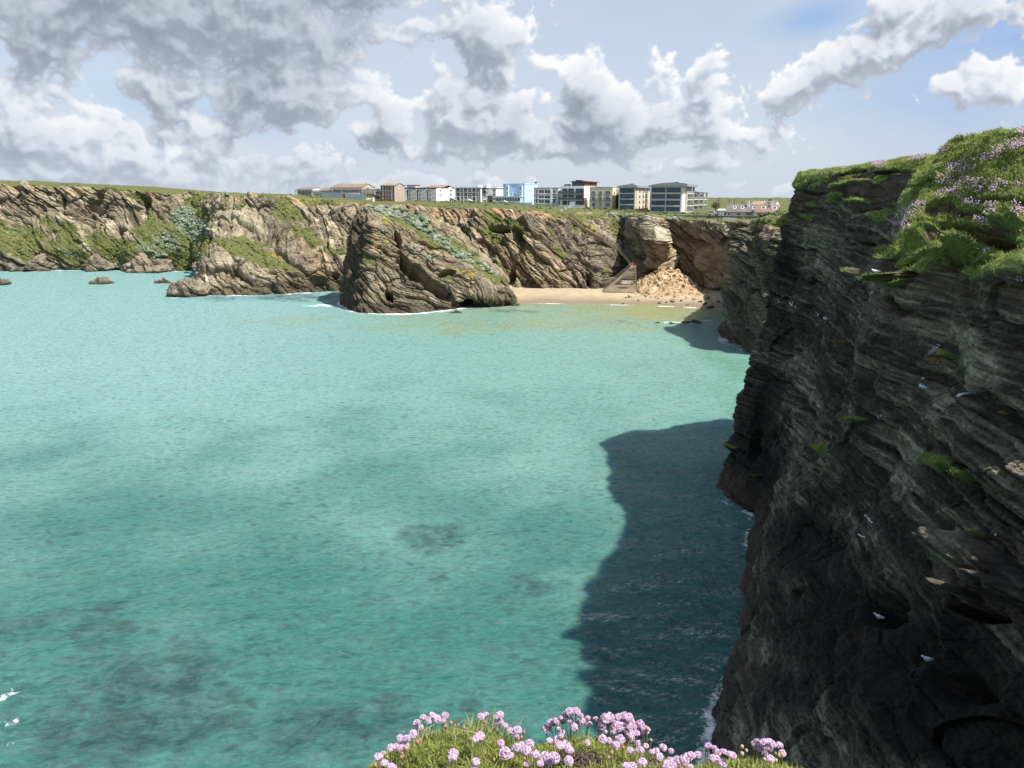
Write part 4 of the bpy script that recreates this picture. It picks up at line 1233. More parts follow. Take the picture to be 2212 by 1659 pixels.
b.D = 6; b.wall(M_CREAM, z1=b.H, y0=3); b.box('cap', 0, b.W, 0, 3, b.H * .72, b.H, M_CREAM)
for j in range(2): b.box('landing', 0, b.W, .2, 3, b.H * (.28 + .25 * j), b.H * (.33 + .25 * j), M_DARK)
b.box('dark_lobby', .1, b.W - .1, 2.6, 2.95, 0, b.H * .71, M_BROWN)


def curved_roof(b, x0, x1, y0, y1, z, rise, mat, over=1.0, along='x', t=.45):
    """low vault: highest part way along"""
    m = MB()
    n = 12
    pr = []
    for k in range(n + 1):
        q = k / n
        pr.append((x0 - over + (x1 - x0 + 2 * over) * q, z + rise * (math.sin(PI * (.12 + .62 * q)) - .37) * 1.3))
    for (xa, za), (xb, zb) in zip(pr[:-1], pr[1:]):
        zl = z - .1
        m.hexa([(xa, y0 - over, zl), (xb, y0 - over, zl), (xb, y1 + over, zl), (xa, y1 + over, zl), (xa, y0 - over, max(za, zl) + t), (xb, y0 - over, max(zb, zl) + t), (xb, y1 + over, max(zb, zl) + t), (xa, y1 + over, max(za, zl) + t)])
    return b.part('roof', m, [mat])


# --- glass fronted block with curved roof
b = Building('apartment_building', 'glass fronted cream flats with curved grey roof beside the cream block', 1335.5, 1371, 1403, 454.5, 404.8)
W = b.W
b.wall(M_CREAM, y0=.6); 
for j in range(5): b.box('floor_band', 0, W, 0, .6, b.H * (-.02 + .245 * j), b.H * (.03 + .245 * j), M_PALE)
b.box('pier', 0, W * .07, .02, .6, -3, b.H * .98, M_PALE); b.box('pier', W * .94, W - .02, .02, .6, -3, b.H * .98, M_CREAM)
for j in range(4): b.window(W * .09, W * .92, b.H * (.035 + .245 * j), b.H * (.225 + .245 * j), y=.45, n=9 if j % 3 == 0 else 5, fr=M_DARK, gl=M_BGLASS, sill=False, t=.09)
curved_roof(b, 0, W, 0, b.D, b.H * 1.0, b.H * .11, M_GREY); b.box('rooflight', W * .6, W * .85, 2, 5, b.H * 1.11, b.H * 1.17, M_GREY)
for j in range(4):
    z0 = b.H * (.08 + .245 * j)
    b.window(b.D * .26, b.D * .31, z0, z0 + b.H * .09, side=True, n=1, fr=M_DARK); b.window(b.D * .52, b.D * .57, z0, z0 + b.H * .09, side=True, n=1, fr=M_DARK); b.window(b.D * .66, b.D * .78, z0 - b.H * .02, z0 + b.H * .16, side=True, n=1, fr=M_DARK)
for d in (.06, .47, .82): b.box('downpipe_or_gap_shade', W, W + .35, b.D * d, b.D * d + .35, -2, b.H * 1.0, M_PALE)
b.box('stair_wing', W - 4, W - .2, b.D, b.D * 1.3, -2, b.H * .85, M_DARK)
for j in range(3): b.box('landing', W - 4.2, W + .2, b.D * 1.02, b.D * 1.28, b.H * (.2 + .25 * j), b.H * (.25 + .25 * j), M_CREAM)

# --- big glass block
b = Building('apartment_building', 'largest block, two bays of blue glass with balconies down its right side', 1404, 1470, 1522, 459, 401.5)
W = b.W
b.wall(M_PALE, y0=.7, y1=b.D * .38, z1=b.H * .98)
for j in range(5): b.box('floor_band', 0, W, 0, .7, b.H * (-.03 + .24 * j), b.H * (.035 + .24 * j), M_PALE)
for xa in (0, .48, .97): b.box('pier', W * xa, W * xa + W * .03, -.05, .7, -3, b.H * .975, M_PALE)
for j in range(4):
    for (xa, xb) in ((.035, .475), (.515, .965)):
        b.window(W * xa, W * xb, b.H * (.04 + .24 * j), b.H * (.205 + .24 * j), y=.5, n=(9, 5, 9, 10)[(j + int(xa * 4)) % 4], fr=M_DARK, gl=M_BGLASS, sill=False, t=.09)
curved_roof(b, 0, W + 1.5, 0, b.D * .40, b.H * .985, b.H * .13, M_GREY, over=1.2)
b.box('rooflight', W * .72, W * .84, 3, 5, b.H * 1.10, b.H * 1.15, M_DARK)
b.box('side_fin', W, W + .5, .2, b.D * .10, -3, b.H * 1.05, M_WHITE)
b.box('side_fin', W + .02, W + 1.6, b.D * .095, b.D * .105, -3, b.H * .8, M_CREAM)
b.box('back_wall', W - 3.5, W - .4, b.D * .105, b.D * .38, -3, b.H * 1.04, M_BROWN)
b.wall(M_PALE, x0=2, x1=W - 3.5, y0=b.D * .38, y1=b.D, z1=b.H * .70, name='rear_wing'); b.box('back_wall', W - 3.5, W - 1.2, b.D * .38, b.D, -3, b.H * .70, M_BROWN)
m = MB(); m.hexa([(1, b.D * .39, b.H * .70), (W + 1.6, b.D * .39, b.H * .79), (W + 1.6, b.D * 1.02, b.H * .76), (1, b.D * 1.02, b.H * .70), (1, b.D * .39, b.H * .73), (W + 1.6, b.D * .39, b.H * .82), (W + 1.6, b.D * 1.02, b.H * .79), (1, b.D * 1.02, b.H * .73)]); b.part('rear_roof', m, [M_GREY])
for (d0, d1, top) in ((.12, .36, 4), (.40, .59, 3), (.61, .80, 3), (.82, .97, 3)):
    for j in range(top):
        z0 = b.H * (-.01 + .24 * j)
        o_ = b.box('balcony', W - 1.2, W + 1.3, b.D * d0, b.D * d1, z0 - .15, z0 + .3, M_CREAM)
        b.window(b.D * (d0 + .03), b.D * (d1 - .03), z0 + .35, z0 + b.H * .17, side=True, n=2, fr=M_PAINT, gl=M_BGLASS, sill=False).location.x = -.42 - (.8 if d0 > .38 else 0)
        m = MB(); m.box(W + 1.2, W + 1.26, b.D * d0 + .1, b.D * d1 - .1, z0 + .3, z0 + 1.4); b.part('balustrade', m, [M_AGLASS], o_)
for d in (.37, .60, .81, .98): b.box('column', W + .5, W + 1.5, b.D * d - .1, b.D * d + .55, -4, b.H * (1.0 if d < .5 else .77), M_PALE)

# --- bungalows on the right
b = Building('bungalow', 'long bungalow with dark grey roof and white chimney', 1568, 1629, None, 467, 458, rot=22, y=352)
b.D = 11; b.wall(M_GREYB); b.gable(M_SLATE, b.H * 1.75, over=.5)
for (xa, xb, n_) in ((.06, .15, 2), (.38, .52, 2), (.70, .90, 4)): b.window(b.W * xa, b.W * xb, b.H * .15, b.H * .8, n=n_)
zr = lambda y_: b.H * (1 + 1.75 * y_ / (b.D / 2))
for xa in (.22, .50, .90):
    m = MB(); m.hexa([(b.W * xa, 1.6, zr(1.6) + .25), (b.W * xa + 1.3, 1.6, zr(1.6) + .25), (b.W * xa + 1.3, 3.4, zr(3.4) + .25), (b.W * xa, 3.4, zr(3.4) + .25), (b.W * xa, 1.6, zr(1.6) + .5), (b.W * xa + 1.3, 1.6, zr(1.6) + .5), (b.W * xa + 1.3, 3.4, zr(3.4) + .5), (b.W * xa, 3.4, zr(3.4) + .5)]); o_ = b.part('skylight', m, [M_PAINT])
    m = MB(); m.hexa([(b.W * xa + .2, 1.8, zr(1.8) + .51), (b.W * xa + 1.1, 1.8, zr(1.8) + .51), (b.W * xa + 1.1, 3.2, zr(3.2) + .51), (b.W * xa + .2, 3.2, zr(3.2) + .51), (b.W * xa + .2, 1.8, zr(1.8) + .54), (b.W * xa + 1.1, 1.8, zr(1.8) + .54), (b.W * xa + 1.1, 3.2, zr(3.2) + .54), (b.W * xa + .2, 3.2, zr(3.2) + .54)]); b.part('pane', m, [M_BGLASS], o_)
b.box('chimney', b.W * .70, b.W * .70 + .9, 3.2, 4.6, zr(3.5), zr(5.5) + 1.6, M_PAINT)
b = Building('bungalow', 'red roofed bungalow with white gable joined to the grey bungalow', 1629.5, 1678, 1692, 468, 459, rot=22, y=342)
b.D = 11; b.wall(M_WHITE); b.gable(M_RED, b.H * 1.75, over=.4); b.gable_end(M_WHITE, b.H * 1.7, b.W + .1); b.box('party_wall', -.3, .0, -.3, b.D, 0, b.H * .9, M_PAINT)
for (xa, xb, n_) in ((.12, .40, 3), (.46, .66, 2), (.70, .95, 3)): b.window(b.W * xa, b.W * xb, b.H * .1, b.H * .85, n=n_, gl=M_BGLASS)
for xa in (.26, .76):
    m = MB(); m.hexa([(b.W * xa, 1.6, zr(1.6) + .25), (b.W * xa + 1.8, 1.6, zr(1.6) + .25), (b.W * xa + 1.8, 3.4, zr(3.4) + .25), (b.W * xa, 3.4, zr(3.4) + .25), (b.W * xa, 1.6, zr(1.6) + .5), (b.W * xa + 1.8, 1.6, zr(1.6) + .5), (b.W * xa + 1.8, 3.4, zr(3.4) + .5), (b.W * xa, 3.4, zr(3.4) + .5)]); o_ = b.part('skylight', m, [M_PAINT])
    m = MB(); m.hexa([(b.W * xa + .2, 1.8, zr(1.8) + .51), (b.W * xa + 1.6, 1.8, zr(1.8) + .51), (b.W * xa + 1.6, 3.2, zr(3.2) + .51), (b.W * xa + .2, 3.2, zr(3.2) + .51), (b.W * xa + .2, 1.8, zr(1.8) + .54), (b.W * xa + 1.6, 1.8, zr(1.8) + .54), (b.W * xa + 1.6, 3.2, zr(3.2) + .54), (b.W * xa + .2, 3.2, zr(3.2) + .54)]); b.part('pane', m, [M_BGLASS], o_)
b.box('chimney', b.W * .66, b.W * .66 + .9, 3.2, 4.6, zr(3.5), zr(5.5) + 1.4, M_PAINT)
b.window(b.D * .42, b.D * .6, b.H * 1.25, b.H * 1.8, side=True, n=1).location.x = .15
b = Building('house', 'large house with hipped roof, dormer and brick chimney above the bungalows', 1620, 1671, 1684, 456, 443.5, rot=22, y=392)
b.wall(M_WHITE); b.gable(M_OCHRE, b.H * .62, x1=b.W * .58); b.gable(M_SLATE, b.H * .70, x0=b.W * .55, over=.3); b.gable_end(M_WHITE, b.H * .66, b.W + .1); b.gable_end(M_PINK, b.H * .58, .1)
dm = b.box('dormer', b.W * .72, b.W * .84, 1.2, 5, b.H * 1.18, b.H * 1.5, M_PAINT); 
for k in range(2): b.window(b.W * (.725 + .06 * k), b.W * (.775 + .06 * k), b.H * 1.24, b.H * 1.44, y=1.15, n=1)
b.box('dormer_roof', b.W * .70, b.W * .86, .8, 5, b.H * 1.5, b.H * 1.56, M_SLATE)
b.box('chimney', b.W * .62, b.W * .74, b.D * .45, b.D * .56, b.H * 1.6, b.H * 1.92, M_BRICK)
m = MB()
for k in range(4): m.bar((b.W * (.635 + .03 * k), b.D * .5, b.H * 1.92), (b.W * (.635 + .03 * k), b.D * .5, b.H * 2.04), .22, 0, 8)
b.part('chimney_pot', m, [M_TIMBER])
b.window(b.W * .48, b.W * .56, b.H * .95, b.H * 1.2, y=-.3)
# ================================================================== clifftop furniture
def lamp(u, vb, vt, y, label, arm=1.2, mat=M_POLE, name='street_lamp', cat='street lamp', group='street lamps along the clifftop road', sgn=1):
    a = at(u, vb, y); h = at(u, vt, y)[2] - a[2]
    r = empty(name, a); tag(r, label, cat, group)
    m = MB(); m.bar((0, 0, -1), (0, 0, h), .13, 0, 6, .08); m.bar((0, 0, 0), (0, 0, 1.0), .2, 0, 6); m.build('pole', [mat], r)
    m = MB(); m.bar((0, 0, h), (sgn * arm, 0, h + .15), .06, 0, 5); m.build('arm', [mat], r)
    m = MB(); m.hexa([(sgn * arm - .1, -.2, h + .05), (sgn * arm + .9, -.2, h + .12), (sgn * arm + .9, .2, h + .12), (sgn * arm - .1, .2, h + .05), (sgn * arm - .1, -.15, h + .25), (sgn * arm + .9, -.12, h + .25), (sgn * arm + .9, .12, h + .25), (sgn * arm - .1, .15, h + .25)]); m.build('lamp_head', [M_GREY], r)


lamp(582, 418, 399, 500, 'tall street lamp on the bare green clifftop, leftmost of all', .9)
lamp(624.5, 420, 395, 490, 'tall street lamp just left of the first scaffolded house', .9)
lamp(676, 423, 394, 450, 'street lamp in front of the white gabled scaffolded house')
lamp(739, 424, 396, 445, 'street lamp before the yellow sheathed house', .9)
lamp(1001, 437, 403, 425, 'thin street lamp before the flats with brown panels', sgn=-1)
lamp(1126, 441, 409, 408, 'thin street lamp before the blue hotel porch')
lamp(1278, 449, 404, 395, 'thin street lamp before the cream flats')
lamp(1530, 449, 436, 420, 'bent armed street lamp beside the bare brown tree', 1.8)
for (u, vb, vt, y, lab) in ((1551, 456, 426, 385, 'thick wooden telegraph pole beside white shed'), (1574.5, 448, 430, 395, 'wooden telegraph pole behind left end of grey roof'), (1586, 446, 429, 400, 'wooden telegraph pole behind grey roof, second along it'), (1603.5, 446, 434, 405, 'short wooden telegraph pole nearest the white chimney')):
    a = at(u, vb, y); h = at(u, vt, y)[2] - a[2]
    r = empty('telegraph_pole', a); tag(r, lab, 'telegraph pole', 'telegraph poles by the bungalows')
    m = MB(); m.bar((0, 0, -3), (0, 0, h), .24, 0, 7, .17); m.build('pole', [M_WOODP], r)
    m = MB(); m.box(-.8, .8, -.08, .08, h - .7, h - .55); m.bar((-.6, 0, h - .55), (-.6, 0, h - .35), .06); m.bar((.6, 0, h - .55), (.6, 0, h - .35), .06); m.build('crossarm', [M_WOODP], r)
# hoarding round the building site
a0, a1 = at(640, 421.5, 455), at(800, 429.5, 425)
for k, (ua, va, ub, vb_) in enumerate(((697, 421.5, 745, 424), (745.4, 424, 798, 427.8))):
    p, q = at(ua, va, 446 - 12 * k), at(ub, vb_, 438 - 12 * k)
    r = empty('hoarding', p); tag(r, ('pale blue site hoarding, half nearer the scaffolded houses', 'pale blue site hoarding, half nearer the pink brick flats')[k], 'hoarding', 'site hoarding')
    d = q - p; L = math.hypot(d[0], d[1]); r.rotation_euler = (0, 0, math.atan2(d[1], d[0]))
    m = MB()
    for j in range(int(L / 2.4)):
        x0 = j * 2.4; z_ = d[2] * x0 / L; m.box(x0, x0 + 2.36, 0, .06, z_ - 1, z_ + 1.6)
    m.build('panel', [M_HOARD], r)
    m = MB()
    for j in range(int(L / 2.4) + 1): z_ = d[2] * j * 2.4 / L; m.box(j * 2.4 - .06, j * 2.4 + .06, .07, .2, z_ - 1, z_ + 1.75)
    m.build('post', [M_WOODP], r)
bb = Building('site_office', 'small white cabin beside the pale blue hoarding', 801, 806, 809, 430.5, 426.5, y=424, cat='cabin'); bb.wall(M_WHITE); bb.box('roof', -.1, bb.W + .1, -.1, bb.D, bb.H, bb.H + .15, M_PALE); bb.window(bb.W * .3, bb.W * .7, bb.H * .4, bb.H * .8)

# boundary wall and fence in front of the bungalows
bb = Building('boundary_wall', 'dark stone boundary wall below the largest glass block', 1464, 1523, None, 473.5, 465, rot=12, y=352, cat='wall'); bb.D = .6; bb.wall(M_WALLST); bb.box('coping', -.1, bb.W + .1, -.1, .7, bb.H, bb.H + .15, M_PALE)
bb = Building('stone_bank', 'low dark stone bank in front of the bungalow gardens', 1524, 1640, None, 476, 468.5, rot=14, y=336, cat='wall'); bb.D = .8; bb.wall(M_WALLST); bb.box('turf_cap', -.1, bb.W + .1, -.2, 1.0, bb.H, bb.H + .3, plain('bank_turf', (.11, .12, .045), .95, .3, 1.5))
r = empty('garden_fence', at(1568, 474, 326)); tag(r, 'post and rail fence on the bungalow clifftop lawn', 'fence')
p0 = at(1568, 474, 326)
for k in range(11):
    u = 1568 + 7.2 * k
    q = at(u, 474 + .35 * k, 326 - 1.2 * k) - p0
    m = MB(); m.bar((q[0], q[1], q[2] - 1), (q[0], q[1], q[2] + 1.7), .10, 0, 5); m.build('post', [M_WOODP], r)
q0, q1 = np.zeros(3), q
m = MB()
for dz in (.7, 1.35): m.bar(q0 + [0, 0, dz], q1 + [0, 0, dz], .05, 0, 4)
m.build('rail', [M_WOODP], r)
# stacks of white boards
for (u, v, lab) in ((1569, 477.5, 'stack of pale boards on the clifftop lawn, left of the pair'), (1583, 478, 'stack of pale boards on the clifftop lawn, right of the pair')):
    r = empty('board_stack', at(u, v, 322), -.25); tag(r, lab, 'board stack', 'stacks of pale boards on the lawn')
    for k in range(4):
        m = MB(); m.box(-1.5 + .05 * (k % 2), 1.45, -.6, .6, k * .36, k * .36 + .27); m.build('board', [M_PALE], r)
    m = MB(); m.box(-1.3, -1.1, -.5, .5, -.4, 0); m.box(1.1, 1.3, -.5, .5, -.4, 0); m.build('bearer', [M_WOODP], r)
# white shed and van
bb = Building('shed', 'white garden shed beside the telegraph pole and grey bungalow', 1551, 1563, 1569, 464, 455, rot=25, y=356, cat='shed'); bb.wall(M_GREYB); bb.gable(M_PAINT, bb.H * .25); bb.box('door', bb.W * .3, bb.W * .55, -.08, -.01, 0, bb.H * .8, M_PAINT)
r = empty('parked_van', at(1540, 465.5, 360), math.radians(-35)); tag(r, 'white van parked beside the largest glass block', 'van')
m = MB(); pr = [(-2.3, .4), (2.1, .4), (2.3, .8), (2.2, 1.15), (1.35, 1.3), (.8, 2.05), (-2.2, 2.1), (-2.35, 1.9)]
n0 = 0
for sy in (-.95, .95): m.v += [(x_, sy * (1 if z_ < 1.4 else .9), z_) for x_, z_ in pr]
L = len(pr); m.f.append(tuple(range(L))); m.f.append(tuple(range(L, 2 * L))[::-1]); m.m += [0, 0]
for i in range(L): j = (i + 1) % L; m.f.append((i, L + i, L + j, j)); m.m.append(0)
m.build('body', [M_PAINT], r)
m = MB(); m.hexa([(1.33, -.8, 1.34), (1.36, .8, 1.34), (.86, .78, 2.0), (.83, -.78, 2.0), (1.38, -.8, 1.36), (1.41, .8, 1.36), (.91, .78, 2.02), (.88, -.78, 2.02)]); m.build('windscreen', [M_GLASS], r)
for sy in (-1, 1):
    m = MB(); m.box(-1.8, .7, sy * .915 - .02, sy * .915 + .02, 1.42, 1.9); m.build('side_window', [M_GLASS], r)
    for x_ in (-1.5, 1.45):
        w_ = MB(); w_.bar((x_, sy * .75, .35), (x_, sy * .98, .35), .36, 0, 14); wo = w_.build('wheel', [M_DARK], r)
        w_ = MB(); w_.bar((x_, sy * .97, .35), (x_, sy * 1.0, .35), .2, 0, 10); w_.build('rim', [M_GREY], wo)
    m = MB(); m.box(2.2, 2.32, sy * .65 - .15, sy * .65 + .15, .75, .98); m.build('headlight', [M_PALE], r)
# cars in front of the white flats
car0 = None
for (u, v, y, rz, lab, colr_) in ((979, 434.5, 438, -30, 'silver car parked by the gable of the long white flats', M_GREY), (1011, 435.4, 431, -30, 'white car parked before the flats with brown panels', M_PAINT), (1088, 439, 417, -28, 'pale car parked before the blue hotel', M_PALE)):
    r = empty('parked_car', at(u, v, y), math.radians(rz)); tag(r, lab, 'car', 'cars parked along the clifftop road')
    m = MB(); pr = [(-2.1, .35), (2.1, .35), (2.15, .7), (1.3, .9), (.6, 1.42), (-1.2, 1.45), (-2.0, .95), (-2.15, .75)]
    for sy in (-.85, .85): m.v += [(x_, sy * (1 if z_ < 1 else .8), z_) for x_, z_ in pr]
    L = len(pr); m.f.append(tuple(range(L))); m.f.append(tuple(range(L, 2 * L))[::-1]); m.m += [0, 0]
    for i in range(L): j = (i + 1) % L; m.f.append((i, L + i, L + j, j)); m.m.append(0)
    m.build('body', [colr_], r)
    m = MB(); m.box(-1.25, .6, -.80, .80, 1.0, 1.34); m.build('window', [M_GLASS], r)
    for sy in (-1, 1):
        for x_ in (-1.3, 1.3):
            w_ = MB(); w_.bar((x_, sy * .68, .32), (x_, sy * .9, .32), .33, 0, 12); w_.build('wheel', [M_DARK], r)

# ------------------------------------------------------------------ stairway down to the beach
ZB = 2.0
r0 = at(1348, 622, 316)
st = empty('stone_staircase', (r0[0], r0[1], ZB)); tag(st, 'concrete beach stairway with graffiti on its retaining wall', 'staircase')
o0 = np.array([r0[0], r0[1], ZB])


def L_(u, v, y): return at(u, v, y) - o0


def surf_y(u, v, dflt):
    """distance of the cliff seen at this point"""
    d2 = (FAR_UV[0] - u) ** 2 + (FAR_UV[1] - v) ** 2
    k_ = np.where((d2 < 16) & (FAR_K > .8))[0]
    return float(FAR_P[k_, 1].min()) if len(k_) else dflt


# retaining wall: sloping left edge, upright right edge
pf = [L_(1303, 630, 316), L_(1377, 632, 314), L_(1374.5, 577, 315.5), L_(1364, 577, 316.5), L_(1342, 596, 317)]
m = MB()
th = np.array([.3, 4.0, 0])
n = len(pf); m.v = [tuple(p) for p in pf] + [tuple(p + th) for p in pf]
m.f = [tuple(range(n)), tuple(range(n, 2 * n))[::-1]] + [(i, n + i, n + (i + 1) % n, (i + 1) % n) for i in range(n)]
m.m = [0] * len(m.f)
m.build('retaining_wall', [M_CONC], st)
for k, (z_, ul, ur) in enumerate(((590, 1351, 1374.6), (595.5, 1345, 1374.9), (600.5, 1339, 1375.2), (606, 1333, 1375.6))):
    p, q = L_(ul, z_, 315.8), L_(ur, z_, 314.7)
    m = MB(); m.hexa([p + [0, -.12, -.16], q + [0, -.12, -.16], q + [0, .4, -.16], p + [0, .4, -.16], p + [0, -.12, .16], q + [0, -.12, .16], q + [0, .4, .16], p + [0, .4, .16]]); m.build('string_course', [M_CONC], st)
# flights
way = [(1303, 627, 319), (1342, 594.5, 319.6), (1364, 575.5, 320)]
for (u, v, dy) in ((1362, 567, 324), (1356, 556, 332), (1337, 537, 345), (1304, 515, 352), (1261, 492, 360), (1228, 467, 370)): way.append((u, v, max(surf_y(u, v, dy) - .8, way[-1][2] - 4)))
wp = [L_(*q) for q in way]
for k, (p, q) in enumerate(zip(wp[:-1], wp[1:])):
    m = MB()
    nst = max(4, int(abs(q[2] - p[2]) / .35))
    d = (q - p)
    side = np.array([d[1], -d[0], 0]); side = side / max(np.linalg.norm(side), 1e-6) * .6
    if side[1] > 0: side = -side
    for j in range(nst):
        a = p + d * j / nst; c = p + d * (j + 1) / nst
        zt = c[2]
        m.hexa([a + side + [0, 0, -1.4], c + side + [0, 0, -1.4], c - side + [0, 0, -1.4], a - side + [0, 0, -1.4], np.array([*(a + side)[:2], zt]), np.array([*(c + side)[:2], zt]), np.array([*(c - side)[:2], zt]), np.array([*(a - side)[:2], zt])])
    fl = m.build('stair_flight', [M_CONC], st)
    m = MB()
    for sgn in (1, -1):
        s2 = side * .95 * sgn
        for j in range(0, nst + 1, 3): a = p + d * j / nst; m.bar(a + s2, a + s2 + [0, 0, 1.5], .06, 0, 4)
        for dz in (.8, 1.5): m.bar(p + s2 + [0, 0, dz], q + s2 + [0, 0, dz], .07, 0, 4)
    m.build('handrail', [M_WOODP], fl)
# orange barrier across the landing
m = MB(); p, q = L_(1364, 575.5, 316), L_(1371, 576.5, 315.6)
for k in range(4): t_ = k / 3; a = p + (q - p) * t_; m.bar(a, a + [0, 0, 1.3], .09, 0, 5)
for dz in (.35, .9): m.hexa([p + [0, -.1, dz], q + [0, -.1, dz], q + [0, .1, dz], p + [0, .1, dz], p + [0, -.1, dz + .32], q + [0, -.1, dz + .32], q + [0, .1, dz + .32], p + [0, .1, dz + .32]])
m.bar(L_(1373.5, 577, 315.6), L_(1373.5, 572, 315.6), .18, 0, 6)
m.build('barrier', [M_ORANGE], st)
# graffiti strokes in the plane of the wall:  - n O H e r -
A0, B0 = L_(1341, 613, 315.0), L_(1369, 613, 314.3)
ex = (B0 - A0); ex = ex / np.linalg.norm(ex); ez = np.array([0, 0, 1.0])
m = MB()
fw = np.linalg.norm(B0 - A0)


def stroke(pts, wd=.26):
    for (xa, za), (xb, zb) in zip(pts[:-1], pts[1:]):
        a = A0 + ex * xa + ez * za; c = A0 + ex * xb + ez * zb
        d = c - a; d = d / np.linalg.norm(d)
        nr = np.cross(d, np.cross(ex, ez)); nr = nr / np.linalg.norm(nr) * wd / 2
        a = a - d * wd * .35; c = c + d * wd * .35
        b_ = np.array([0, -.05, 0])
        m.hexa([a - nr, c - nr, c + nr, a + nr, a - nr + b_, c - nr + b_, c + nr + b_, a + nr + b_])


u_ = fw / 6.2
hh = 1.15
stroke([(0, .55), (u_ * .5, .55)]); stroke([(u_ * .28, .75), (u_ * .5, .55), (u_ * .3, .38)], .16)
x0 = u_ * .85; stroke([(x0, 0), (x0, hh), (x0 + u_ * .45, hh), (x0 + u_ * .45, 0)])
x0 = u_ * 1.75; stroke([(x0, 0), (x0, hh), (x0 + u_ * .5, hh), (x0 + u_ * .5, 0), (x0, 0)])
x0 = u_ * 2.7; stroke([(x0, 0), (x0, hh)]); stroke([(x0, hh * .45), (x0 + u_ * .55, hh * .55)]); stroke([(x0 + u_ * .55, 0), (x0 + u_ * .55, hh)])
x0 = u_ * 3.7; stroke([(x0 + u_ * .5, 0), (x0, 0), (x0, hh), (x0 + u_ * .5, hh), (x0 + u_ * .5, hh * .5), (x0, hh * .5)])
x0 = u_ * 4.65; stroke([(x0, 0), (x0, hh), (x0 + u_ * .45, hh * .85)])
stroke([(u_ * 5.3, .62), (u_ * 6.0, .62)]); stroke([(u_ * 5.75, .82), (u_ * 6.0, .62)], .16)
m.build('graffiti', [M_PAINT], st)
# noticeboards near the head of the stairs
for (u, v, h_, w_, lab) in ((1235, 452, 3.4, 2.0, 'blue grey noticeboard at the top of the beach stairway'), (1213, 458, 1.3, 1.1, 'small white sign low on the turf, farthest from the noticeboard'), (1222, 453.5, 1.2, 1.2, 'small white sign on the turf, middle of the three'), (1229.5, 450.5, 1.3, 1.2, 'small white sign on the turf right beside the noticeboard')):
    big = h_ > 3
    r = empty('noticeboard' if big else 'warning_sign', at(u, v, surf_y(u, v, 374)), -.3); tag(r, lab, 'noticeboard' if big else 'sign', None if big else 'small white signs on the turf')
    m = MB(); m.box(-w_ / 2, w_ / 2, -.05, .05, h_ * (.35 if big else .2), h_); m.build('panel', [M_GREYB if big else M_PAINT], r)
    m = MB(); m.bar((-w_ * .4, .1, -1), (-w_ * .4, .1, h_), .06); m.bar((w_ * .4, .1, -1), (w_ * .4, .1, h_), .06); m.build('post', [M_GREY], r)
# ================================================================== rocks, rubble
import bmesh


def hull_rock(seed, n=16, sq=(1, .8, .6)):
    r = np.random.RandomState(seed)
    bm = bmesh.new()
    for _ in range(n):
        p = r.normal(size=3); p /= np.linalg.norm(p); p *= .8 + .25 * r.rand()
        bm.verts.new(p * sq)
    bmesh.ops.convex_hull(bm, input=bm.verts)
    loose = [v for v in bm.verts if not v.link_faces]
    bmesh.ops.delete(bm, geom=loose, context='VERTS')
    bmesh.ops.triangulate(bm, faces=bm.faces)
    bm.verts.ensure_lookup_table(); bm.verts.index_update()
    V = np.array([v.co[:] for v in bm.verts]); Fc = np.array([[v.index for v in f.verts] for f in bm.faces])
    bm.free()
    return V, Fc


ROCKS = [hull_rock(k, 14 + k % 5, (1, .7 + .1 * (k % 3), .45 + .12 * (k % 4))) for k in range(8)]


def rotm(a, b, c):
    return np.array(Matrix.Rotation(a, 3, 'Z') @ Matrix.Rotation(b, 3, 'X') @ Matrix.Rotation(c, 3, 'Y'))


def scatter(name, items, protos, mat, smooth=False, colour=None):
    """items: (position, scale3, rotation matrix, prototype index)"""
    Vs, Fs, Cs, k = [], [], [], 0
    for j, (p, s, R_, q) in enumerate(items):
        V, Fc = protos[q]
        Vs.append((V * s) @ R_.T + p); Fs.append(Fc + k); k += len(V)
        if colour is not None: Cs.append(np.full(len(V), colour[j]))
    me = np_mesh(name, np.concatenate(Vs), np.concatenate(Fs), smooth)
    if colour is not None: attr(me, 'rnd', np.concatenate(Cs))
    return link(name, me, mat)


def stone(name, stops, sc=.5, bump=.6, low=None):
    m, nt = new_mat(name)
    T = NT(nt)
    pos = T.geo().outputs['Position']
    rn = T.attr('rnd').outputs['Fac']
    f = T.math('ADD', T.math('MULTIPLY', T.noise(pos, sc, 6, .65), .8), T.math('MULTIPLY_ADD', rn, .5, -.25))
    c = T.ramp(f, stops)
    if low:
        zz = T.n('ShaderNodeSeparateXYZ', {0: pos}).outputs[2]
        c = T.mix(T.mapr(T.math('ADD', zz, T.noise(pos, .6, 3)), .9, 2.1), low, c)
    b = T.n('ShaderNodeBsdfPrincipled', {'Base Color': c, 'Roughness': .9})
    bp = T.n('ShaderNodeBump', {'Height': T.noise(pos, sc * 4, 5, .6), 'Strength': bump, 'Distance': .2})
    nt.links.new(bp.outputs[0], b.inputs['Normal'])
    T.out(b.outputs[0])
    return m


